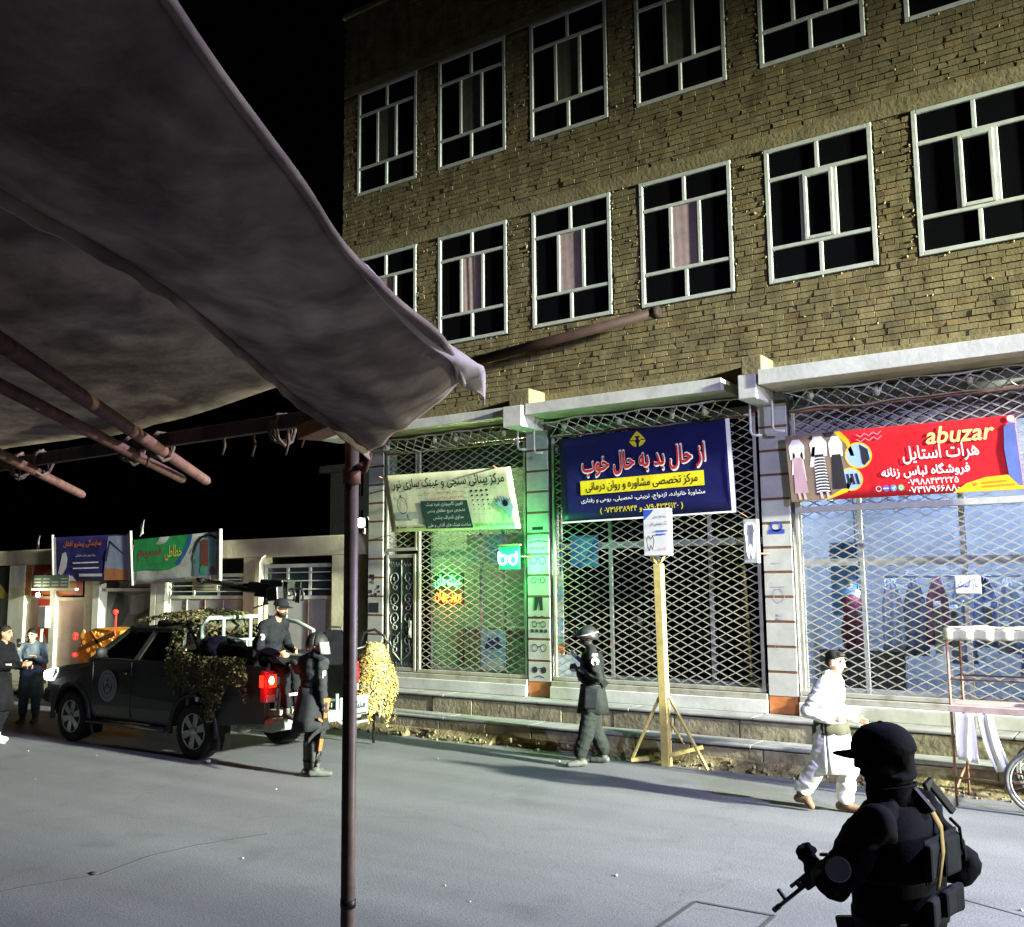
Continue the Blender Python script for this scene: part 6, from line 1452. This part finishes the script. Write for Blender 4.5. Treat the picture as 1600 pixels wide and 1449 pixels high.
def helmet(b, m, parent, visor=None, band=None):
    mb = MB(); Mh = b.hM(); c = b.hp((0,-.005,.03)); rows = []
    for i in range(10):
        ph = math.pi*.60*i/9; row = []
        for k in range(29):
            a = 2*math.pi*k/28; ear = 1+.10*max(0, math.sin(ph)-.85)*abs(math.cos(a))
            z = math.cos(ph)*.128 - (.05*max(0, -math.sin(a))**1 * (i/9)**3)
            if math.sin(a) > .3 and i == 9: z += .04*math.sin(a)
            row.append(c + Mh @ V((math.sin(ph)*math.cos(a)*.118*ear, math.sin(ph)*math.sin(a)*.138, z)))
        rows.append(row)
    o = mb.grid(rows).build('helmet', m, parent, solid=.010)
    if band:
        t = MB(); t.tube([c + Mh @ V((.122*math.cos(2*math.pi*k/24), .142*math.sin(2*math.pi*k/24), .015-.01*math.sin(2*math.pi*k/24))) for k in range(24)], .010, 6, closed=True); t.build('helmet_band', band, o)
    if visor:
        t = MB(); rr = []
        for j in range(5):
            rr.append([b.hp((.115*math.sin(a), .02+.125*math.cos(a)+.01*j, .05-.038*j)) for a in [R(-75+150*k/14) for k in range(15)]])
        t.grid(rr).build('visor', visor, o, solid=.004)
    return o
def cap_(b, m, parent, k=1.0):
    mb = MB(); Mh = b.hM(); c = b.hp((0,-.008,.04)); rows = []
    for i in range(8):
        ph = math.pi*.52*i/7
        rows.append([c + Mh @ V((math.sin(ph)**.85*math.cos(2*math.pi*q/24)*.090*k, math.sin(ph)**.85*math.sin(2*math.pi*q/24)*.110*k, math.cos(ph)*.092*k)) for q in range(25)])
    o = mb.grid(rows).build('cap', m, parent, solid=.006)
    br = MB(); rr = []
    for j in range(6):
        t = j/5; rr.append([c + Mh @ V((.090*math.sin(R(-75+150*q/12))*(1-.05*t), (.10+.10*t)*math.cos(R(-75+150*q/12))*.98+.008, .0-.014*t-.022*math.sin(R(-75+150*q/12))**2)) for q in range(13)])
    br.grid(rr).build('cap_brim', m, o, solid=.006)
    MB().ell(c + Mh @ V((0,0,.094*k)), (.012,.012,.006), None, 8, 5).build('cap_button', m, o)
    return o
def arm_patch(b, c, n, r, m, parent, name='arm_patch'):
    mb = MB(); c, n = b.w(c), (b.M.to_3x3() @ V(n)).normalized(); mb.lathe([(r,-.004),(r,.004),(r*.9,.006)], c, n, 20); return mb.build(name, m, parent)
dark = [M['cloth_black'], M['skin'], M['hair'], mat('lips', (.22,.10,.07), .6), M['boot'], M['cloth_grey'], M['patch_grey']]
# ---- soldier on guard by the standing sign (profile, looks left)
p1 = empty('person', (-6.50, 11.30, 0), 'helmeted soldier in dark uniform with a rifle left of the yellow post', 'person')
gm = [M['cloth_green'], M['skin'], M['black_plastic'], dark[3], M['boot'], M['cloth_black']]
b = Body((-6.50, 11.30, 0), 122)
torso(b, (0,-.01,.98), (0,.0,1.30), (0,.02,1.50), 0, 1.08)
b.cap((0,.02,1.44), (0,.035,1.56), .058, .055, 2); b.head((0,.05,1.655), 5, -8, 1, 2, mask=True)
legs(b, [(-.09,0,.93),(.09,0,.93)], [(-.12,.07,.52),(.11,-.01,.50)], [(-.13,.17,.09),(.12,-.13,.09)], [(-.16,.33,.04),(.17,.02,.04)], (.130,.102,.088), 0, 4)
arm(b, (-.21,.0,1.42), (-.26,-.08,1.14), (-.12,.17,1.24), (.068,.058,.042), 0); b.hand((-.12,.19,1.25), (.35,.8,.35), (0,-.2,1), (.6,.1,-.5), 60, 2, .95)
arm(b, (.21,.0,1.42), (.26,-.02,1.15), (.08,.12,1.16), (.068,.058,.042), 0); b.hand((.07,.14,1.16), (-.6,.6,.1), (0,.1,1), (-.3,-.6,-.3), 75, 2, .95)
b.build(gm, p1, fold=.008)
loftw(b, [((0,0,1.04),.20,.155),((0,0,.95),.21,.17),((0,.0,.82),.22,.19),((0,.0,.68),.225,.205)], 'tunic_skirt', M['cloth_green'], p1)
helmet(b, M['helmet_grey'], p1, band=M['patch_grey'])
v = MB(); v.loft([[b.w((x*1.12, y*1.12, z)) for x, y in [(.175*math.cos(a*.314)*k_, .135*math.sin(a*.314)*k_) for a in range(20)]] for z, k_ in ((1.06,1.0),(1.12,1.06),(1.36,1.06),(1.46,.86))]); vo = v.build('vest', M['cloth_black'], p1, bevel=.01)
for x in (-.11, .0, .11): MB().box(b.w((x, .165, 1.17)), (.09,.05,.15), Euler((0,0,R(122)))).build('pouch', M['cloth_black'], vo, bevel=.012)
bt = MB(); bt.loft([[b.w((.185*math.cos(a*.314), -.01+.14*math.sin(a*.314), z)) for a in range(20)] for z in (1.0, 1.05)]); bt.build('belt', M['black_plastic'], p1, bevel=.005)
MB().box(b.w((-.2,.03,.88)), (.17,.09,.26), Euler((0,R(4),R(32)))).build('thigh_pouch', M['cloth_black'], p1, bevel=.02)
arm_patch(b, (-.285,-.03,1.36), (-1,0,.1), .052, M['patch_white'], p1); MB().box(b.w((-.278,-.03,1.445)), (.075,.01,.03), Euler((0,0,R(32)))).build('arm_flag', M['patch_white'], p1)
gg = MB(); gg.tube([b.hp((0,.10,.06)), b.hp((.0,.155,.07)), b.hp((0,.19,.04))], .018, 8); gg.box(b.hp((0,.15,.10)), (.05,.04,.04)); gg.build('goggle_mount', M['black_metal'], p1)
rf = MB(); rf.tube([b.w((-.14,-.02,1.10)), b.w((-.17,.02,.75)), b.w((-.16,.03,.48))], .010, 6); rf.build('sling_end', M['strap'], p1)
rifle('rifle', 'black rifle held slanting across the chest of the soldier by the yellow post', b.w((-.16,-.20,1.06)), b.w((-.10,.40,1.58)), b.M.to_3x3() @ V((0,-.5,.6)), False)
# ---- soldier behind the pickup, back to us, one arm on the tailgate
p2 = empty('person', (-9.16, 8.82, 0), 'helmeted man in a long black coat standing behind the pickup', 'person')
b = Body((-9.16, 8.82, 0), -8)
torso(b, (0,0,.96), (0,.0,1.28), (0,.02,1.47), 0, 1.18)
b.cap((0,.01,1.42), (.01,.03,1.54), .060, .054, 0); b.head((.02,.04,1.625), -55, -5, 1, 2)
legs(b, [(-.08,0,.92),(.09,0,.92)], [(-.075,.04,.50),(.09,.03,.50)], [(-.05,-.02,.09),(.10,-.02,.09)], [(-.02,.17,.04),(.22,.12,.04)], (.10,.078,.062), 0, 4)
b.cap((-.05,-.02,.40), (-.05,-.02,.14), .066, .060, 4); b.cap((.10,-.02,.40), (.10,-.02,.14), .066, .060, 4)
arm(b, (-.20,.0,1.38), (-.44,.08,1.28), (-.66,.16,1.36), (.064,.054,.042), 0); b.hand((-.68,.17,1.36), (-.9,.3,.0), (0,.6,.3), (0,0,-1), 30, 1, .95)
arm(b, (.21,-.02,1.36), (.27,-.05,1.08), (.26,.0,.83), (.064,.054,.042), 0); b.hand((.26,.0,.81), (-.05,.1,-1), (-.3,.9,0), (-1,.2,0), 55, 1, .95)
b.build([M['cloth_coat']]+dark[1:], p2, fold=.007)
loftw(b, [((0,-.0,1.10),.20,.15),((0,-.01,1.0),.21,.16),((0,-.02,.85),.225,.18),((0,-.03,.72),.24,.20),((0,-.03,.58),.25,.215)], 'coat_skirt', M['cloth_coat'], p2)
helmet(b, M['black_plastic'], p2, visor=M['alloy'])
MB().box(b.w((.285,-.04,1.26)), (.012,.05,.11)).build('arm_patch', M['patch_white'], p2)
rifle('rifle', 'wooden stocked rifle hanging muzzle down beside the man behind the pickup', b.w((.30,.02,.98)), b.w((.17,-.05,.14)), b.M.to_3x3() @ V((0,1,.1)), True)
# ---- man sitting on the rear of the bed, looking right
p3 = empty('person', (-10.32, 9.05, 1.16), 'bearded man in a dark cap sitting on the rear of the pickup bed', 'person')
b = Body((-10.24, 9.05, .45), -82)
torso(b, (0,.0,.95), (0,.05,1.28), (0,.10,1.46), 0, 1.03)
b.cap((0,.10,1.42), (0,.15,1.53), .054, .052, 1); b.head((0,.19,1.625), -4, -6, 1, 2, beard=True)
for s in (-1, 1):
    kx = s*.11
    b.cap((s*.09,.02,.95), (kx,.36,.80), .092, .074, 0); b.cap((kx,.36,.80), (kx,.40,.36), .072, .052, 0); b.cap((kx,.40,.31), (kx,.40,.27), .05, .048, 4); b.cap((kx,.38,.23), (kx,.52,.20), .044, .036, 4)
arm(b, (-.20,.06,1.38), (-.27,.10,1.10), (-.13,.30,1.06), (.062,.052,.040), 0); b.hand((-.12,.31,1.06), (.3,.9,-.1), (.2,0,1), (.8,-.1,-.2), 50, 1, .95)
arm(b, (.20,.06,1.38), (.27,.06,1.11), (.15,.26,1.02), (.062,.052,.040), 0); b.hand((.14,.27,1.02), (-.4,.9,-.1), (-.2,0,1), (-.8,-.1,-.2), 50, 1, .95)
b.build(dark, p3, fold=.007)
cap_(b, M['cloth_black'], p3); arm_patch(b, (.275,.10,1.25), (1,.1,0), .045, M['patch_white'], p3); MB().box(b.w((.06,.47,.50)), (.02,.16,.03)).build('knee_stripe', M['patch_white'], p3)
# ---- walker in white
p4 = empty('person', (-3.10, 10.38, 0), 'man in white shirt and trousers walking before the clothes shop', 'person')
wm = [M['cloth_white'], M['skin_pale'], M['hair'], dark[3], mat('sandal', (.16,.09,.05), .7), M['cloth_vest']]
b = Body((-3.12, 10.38, 0), -92)
torso(b, (0,.0,.92), (0,.02,1.20), (0,.04,1.38), 0, 1.0)
b.ell((0,.03,1.20), (.176,.125,.20), 5)
b.cap((0,.04,1.34), (0,.065,1.44), .050, .048, 1); b.head((0,.09,1.53), -6, -10, 1, 2)
for q, rad in (((0,-.02,.055),(.082,.095,.075)), ((0,-.05,.01),(.078,.062,.075)), ((0,.045,.09),(.062,.05,.03))): b.ell(b.hc+b.hR @ V(q), rad, 2, b.hR)
legs(b, [(-.08,0,.88),(.08,0,.88)], [(-.085,.16,.50),(.09,-.09,.48)], [(-.08,.08,.09),(.09,-.30,.15)], [(-.08,.24,.04),(.09,-.20,.05)], (.11,.085,.075), 0, 4)
b.cap((-.085,.16,.50), (-.08,.10,.16), .088, .082, 0); b.cap((.09,-.09,.48), (.09,-.26,.23), .085, .075, 0)
arm(b, (.20,.02,1.30), (.26,-.14,1.04), (.22,.08,.98), (.070,.064,.050), 0); b.hand((.22,.10,.98), (0,1,.0), (-.2,0,1), (-.9,0,0), 45, 1, .95)
arm(b, (-.20,.02,1.30), (-.25,-.02,1.04), (-.21,.20,.93), (.068,.062,.048), 0); b.hand((-.21,.22,.93), (0,1,-.2), (.2,0,1), (.9,0,0), 45, 1, .95)
b.build(wm, p4, fold=.010, foldm=(0, 5))
loftw(b, [((0,.01,1.0),.165,.135),((0,.01,.86),.18,.155),((0,.02,.70),.20,.20),((0,.03,.55),.21,.245),((0,.03,.42),.215,.275)], 'shirt_skirt', M['cloth_white'], p4)
loftw(b, [((0,.01,.92),.185,.165),((0,.01,.86),.19,.175),((0,.01,.80),.192,.182)], 'waist_band', M['olive_dark'], p4, solid=.012)  # dark olive band round the waist
# ---- policeman in the foreground
p5 = empty('person', (-1.02, 4.25, 0), 'dark policeman in a peaked cap, back turned, nearest of all the people', 'person')
b = Body((-1.02, 4.25, 0), 80)
torso(b, (0,0,.98), (0,.0,1.29), (0,.02,1.48), 0, 1.14)
b.cap((0,.01,1.42), (0,.03,1.56), .078, .072, 0); b.head((0,.05,1.655), 24, -3, 1, 2, mask=True); b.ell((0,.03,1.66), (.086,.102,.12), 0)
b.ell((0,.03,1.57), (.075,.082,.07), 0); b.ell((0,.02,1.62), (.085,.085,.075), 0)
legs(b, [(-.10,0,.93),(.10,0,.93)], [(-.12,.05,.52),(.12,.02,.52)], [(-.13,.02,.09),(.13,-.02,.09)], [(-.16,.20,.04),(.17,.16,.04)], (.115,.09,.07), 0, 4)
arm(b, (-.225,.0,1.43), (-.31,.13,1.22), (-.16,.25,1.19), (.070,.060,.046), 0); b.hand((-.15,.265,1.195), (.3,.8,.15), (-.2,.3,1), (.7,-.1,.3), 65, 0, 1.0)
arm(b, (.225,-.0,1.42), (.275,-.16,1.20), (.10,.06,1.25), (.064,.056,.044), 0); b.hand((.09,.08,1.26), (-.5,.7,.0), (-.1,.3,1), (-.6,-.4,-.2), 70, 0, 1.0)
b.build([M['cloth_cop'], mat('skin_shade', (.10,.06,.045), .7), M['cloth_cop'], M['cloth_cop'], M['cloth_cop']], p5, voxel=.008, fold=.014, smooth=3)
cap_(b, M['cloth_cop'], p5, 1.16)
v = MB(); v.loft([[b.w((.225*math.cos(a*.2618)*k_, .01+.165*math.sin(a*.2618)*k_, z)) for a in range(24)] for z, k_ in ((1.00,.98),(1.05,1.03),(1.32,1.05),(1.44,.88),(1.49,.66))]); vo = v.build('vest', M['cloth_cop'], p5, bevel=.012)
for x, z, w_, h_ in ((-.10,1.31,.13,.14),(.07,1.30,.14,.15),(-.11,1.12,.10,.11),(.02,1.13,.10,.10),(.13,1.12,.09,.11)):
    MB().box(b.w((x, -.178+.25*x*x*3, z)), (w_, .035, h_), Euler((0,0,R(80)+(-x*1.2)))).build('pouch', M['cloth_pouch'], vo, bevel=.015)
for z in (1.045, 1.215):
    bt = MB(); bt.loft([[b.w((.235*math.cos(a*.2618), .01+.178*math.sin(a*.2618), z+dz)) for a in range(24)] for dz in (0,.035)]); bt.build('vest_band', M['cloth_pouch'], vo)
sl = MB(); sl.grid([[b.w(V(p)+V((k*.034, 0, k*.012))) for k in (-.5,.5)] for p in ((.10,-.02,1.525),(.06,-.10,1.49),(.02,-.165,1.41),(-.05,-.195,1.33),(-.13,-.20,1.22))]); sl.build('sling', M['strap'], p5, solid=.005)
arm_patch(b, (-.368,.085,1.285), (-1,-.45,.15), .048, M['patch_grey'], p5)
cr = MB(); cr.grid([[b.w((.105*math.sin(a)*k_, .02-.095*math.cos(a)*k_, z+.02*math.cos(a))) for a in [R(-130+260*q/16) for q in range(17)]] for z, k_ in ((1.47,1.12),(1.51,1.0),(1.545,1.02),(1.55,1.08))]); cr.build('collar', M['cloth_cop'], p5, solid=.008)
for q in range(3): MB().tube([b.w((.16+.03*q, -.15, 1.42-.05*q)), b.w((.20+.03*q, -.17, 1.38-.06*q)), b.w((.19+.02*q, -.18, 1.30-.05*q))], .007, 6).build('loose_strap', M['cloth_pouch'], vo)
st_ = MB(); st_.bar(b.w((.10,-.10,1.565)), b.w((.20,-.15,1.44)), .02, .035).bar(b.w((.085,-.095,1.575)), b.w((.10,-.10,1.545)), .02, .055); st_.build('slung_stock', M['black_plastic'], vo, bevel=.006)
for z in (1.24,1.31,1.38): MB().bar(b.w((-.16,-.168,z)), b.w((.16,-.168,z)), .022, .006, (0,1,0)).build('webbing', M['cloth_pouch'], vo)
tb = MB(); tb.bar(b.w((-.10,.10,1.02)), b.w((-.13,.22,1.0)), .03, .05).tube([b.w((-.12,.2,1.0)), b.w((-.13,.21,.93)), b.w((-.12,.2,.9))], .006); tb.build('buckle_strap', M['black_plastic'], p5)
rifle('rifle', 'black rifle pointing down to the left in the hands of the foreground policeman', b.w((.0,-.10,1.54)), b.w((-.05,.555,.955)), (0,0,1), False)
# ---- two people at the left edge
p6 = empty('person', (-15.15, 8.05, 0), 'person in a long black coat reaching out at the left edge', 'person')
b = Body((-15.28, 8.05, 0), -62)
torso(b, (0,0,.98), (0,.02,1.32), (0,.04,1.50), 0, 1.12)
b.cap((0,.03,1.45), (0,.05,1.57), .055, .054, 1); b.head((0,.07,1.67), 0, -6, 1, 2)
for q, rad in (((0,-.02,.05),(.084,.098,.08)), ((0,-.05,.0),(.08,.065,.08))): b.ell(b.hc+b.hR @ V(q), rad, 2, b.hR)
legs(b, [(-.09,0,.93),(.09,0,.93)], [(-.10,.03,.52),(.10,.05,.52)], [(-.10,-.06,.09),(.12,.05,.09)], [(-.10,.10,.04),(.14,.22,.04)], (.11,.085,.07), 0, 6)
arm(b, (.21,.02,1.42), (.22,.16,1.18), (.12,.42,1.20), (.070,.060,.044), 0); b.hand((.12,.44,1.20), (-.1,1,.1), (-.2,0,1), (-.9,0,0), 40, 1, .95)
arm(b, (-.21,.02,1.42), (-.24,.12,1.16), (-.10,.36,1.14), (.070,.060,.044), 0); b.hand((-.10,.38,1.14), (.1,1,.1), (.2,0,1), (.9,0,0), 40, 1, .95)
b.build([M['cloth_cop']]+dark[1:4]+[M['boot'], M['cloth_grey'], M['patch_white']], p6, fold=.009)
loftw(b, [((0,.0,1.05),.19,.15),((0,.0,.9),.205,.17),((0,.0,.7),.23,.20),((0,.0,.50),.245,.22)], 'coat_skirt', M['cloth_cop'], p6)
MB().box(b.w((.29,.08,1.30)), (.02,.05,.025), Euler((0,0,R(-62)))).box(b.w((.235,.28,1.21)), (.13,.02,.025), Euler((0,0,R(20)))).build('sleeve_stripe', M['patch_white'], p6)
p7 = empty('person', (-16.95, 9.5, 0), 'person in blue grey clothes holding up a phone beside the black coat', 'person')
b = Body((-16.95, 9.5, 0), -140)
torso(b, (0,0,.92), (0,.02,1.22), (0,.03,1.38), 0, 1.0)
b.cap((0,.03,1.34), (0,.05,1.45), .05, .05, 1); b.head((0,.07,1.53), 0, -8, 1, 2)
for q, rad in (((0,-.02,.05),(.084,.098,.08)),): b.ell(b.hc+b.hR @ V(q), rad, 2, b.hR)
legs(b, [(-.09,0,.88),(.09,0,.88)], [(-.10,.03,.48),(.10,.03,.48)], [(-.10,0,.09),(.12,0,.09)], [(-.10,.16,.04),(.14,.16,.04)], (.105,.08,.065), 0, 4)
arm(b, (.19,.02,1.32), (.24,.10,1.08), (.13,.30,1.28), (.062,.054,.040), 0); b.hand((.13,.31,1.30), (-.2,.3,.9), (-.8,.3,.1), (-.3,.9,.2), 45, 1, .95)
arm(b, (-.19,.02,1.32), (-.25,.10,1.08), (-.18,.34,1.16), (.062,.054,.040), 0); b.hand((-.18,.36,1.17), (.1,.8,.4), (.8,.1,.1), (.2,.6,-.4), 45, 1, .95)
b.build([M['cloth_blue'], M['skin_pale'], M['hair'], dark[3], M['boot']], p7, fold=.009)
loftw(b, [((0,.0,1.0),.165,.135),((0,.0,.85),.18,.155),((0,.0,.65),.20,.18),((0,.0,.45),.21,.19)], 'shirt_skirt', M['cloth_blue'], p7)
o = MB().box(b.w((.10,.37,1.42)), (.075,.012,.15), Euler((R(-15),0,R(-140)))).build('mobile_phone', M['black_plastic'], bevel=.004); tag(o, 'black phone held up by the person in blue grey clothes', 'phone')
# ---------------------------------------------------------------- vendor cart at the right edge
ct = empty('vendor_cart', (-1.6, 11.4, 0), 'rusty vendor handcart with pale cloth top and bicycle wheels at the right edge', 'cart')
x0, x1, y0, y1 = -2.10, -.35, 11.30, 11.85
for x, y in ((x0,y0),(x0+.03,y1),(x1,y0),(x1,y1)): MB().tube([(x,y,.01),(x,y,1.84)], .014, 8).build('corner_post', M['rust_pipe'], ct)
fr = MB()
for z in (1.82, 1.32): fr.tube([(x0,y0,z),(x1,y0,z),(x1,y1,z),(x0,y1,z)], .011, 6, closed=True)
fr.tube([(x0,y0,.18),(x0,y1,.32)], .014, 6); fr.tube([(x0,y0,.30),(x1,y0,.30)], .012, 6); fr.tube([(x0,y1,.30),(x1,y1,.30)], .012, 6); fr.build('rail', M['rust_pipe'], ct)
MB().bx(x0-.02,x1,y0-.03,y1+.02,.98,1.05).build('table_board', mat('board_mauve', (.33,.24,.23), .6, var=.2, scale=8), ct, bevel=.005)
cl_ = MB(); cl_.grid([[(x0-.03+(x1-x0)*i/30, y0-.02-.015*math.sin(i*1.9)-.004*j, 1.86-.03*j-.005*math.sin(i*.9)*(j/4)) for i in range(31)] for j in range(5)]); cl_.grid([[(x0-.03+(x1-x0)*i/30, y0-.02+(y1-y0)*j/4, 1.862+.01*math.sin(i*.8+j)) for i in range(31)] for j in range(5)]); cl_.build('cloth_top', mat('cloth_cream', (.55,.54,.36), .9, var=.15, scale=7), ct, solid=.004)
for xa, wd_, zb_, sk in ((x0+.03,.20,.50,.02),(x0+.25,.15,.40,.16)):
    c_ = MB(); c_.grid([[(xa+wd_*i/8+sk*(j/10)**1.5, y0-.035-.02*math.sin(i*1.3+j*.3)-.02*(j/10), .98-(.98-zb_)*j/10-.03*(i/8)*(j/10)*(1 if sk < .1 else -1)) for i in range(9)] for j in range(11)])
    o = c_.build('hanging_cloth', M['cloth_white'], solid=.004); tag(o, 'pale cloth hanging straight from the cart board at its left corner' if sk < .1 else 'pale cloth hanging askew from the cart board, its tip to the right', 'cloth', 'cloths hanging from the vendor cart')
for y in (y0-.08, y1+.08):
    wl = MB(); cx_, r_ = -1.30, .30
    wl.tube([(cx_+r_*math.cos(2*math.pi*k/36), y, .335+r_*math.sin(2*math.pi*k/36)) for k in range(36)], .024, 8, closed=True)
    wo = wl.build('wheel', mat('tyre_grey', (.10,.10,.10), .8, var=.3), ct)
    sp = MB(); sp.tube([(cx_+(r_-.035)*math.cos(2*math.pi*k/36), y, .335+(r_-.035)*math.sin(2*math.pi*k/36)) for k in range(36)], .010, 6, closed=True)
    for k in range(18): sp.tube([(cx_,y,.335),(cx_+(r_-.035)*math.cos(2*math.pi*k/18), y, .335+(r_-.035)*math.sin(2*math.pi*k/18))], .002, 4)
    sp.lathe([(.025,-.04),(.025,.04)], (cx_,y,.335), (0,1,0), 12); sp.build('rim', M['alu'], wo)
MB().tube([(-1.30,y0-.12,.335),(-1.30,y1+.12,.335)], .012).build('axle', M['rust_pipe'], ct)
for k in range(3):
    MB().box((-.95+.22*k, 11.55, 1.05+.09), (.18,.3,.18)).build('goods_box', cm('goods%d' % k, ((.4,.35,.2),(.2,.25,.3),(.35,.15,.1))[k]), ct, bevel=.01)
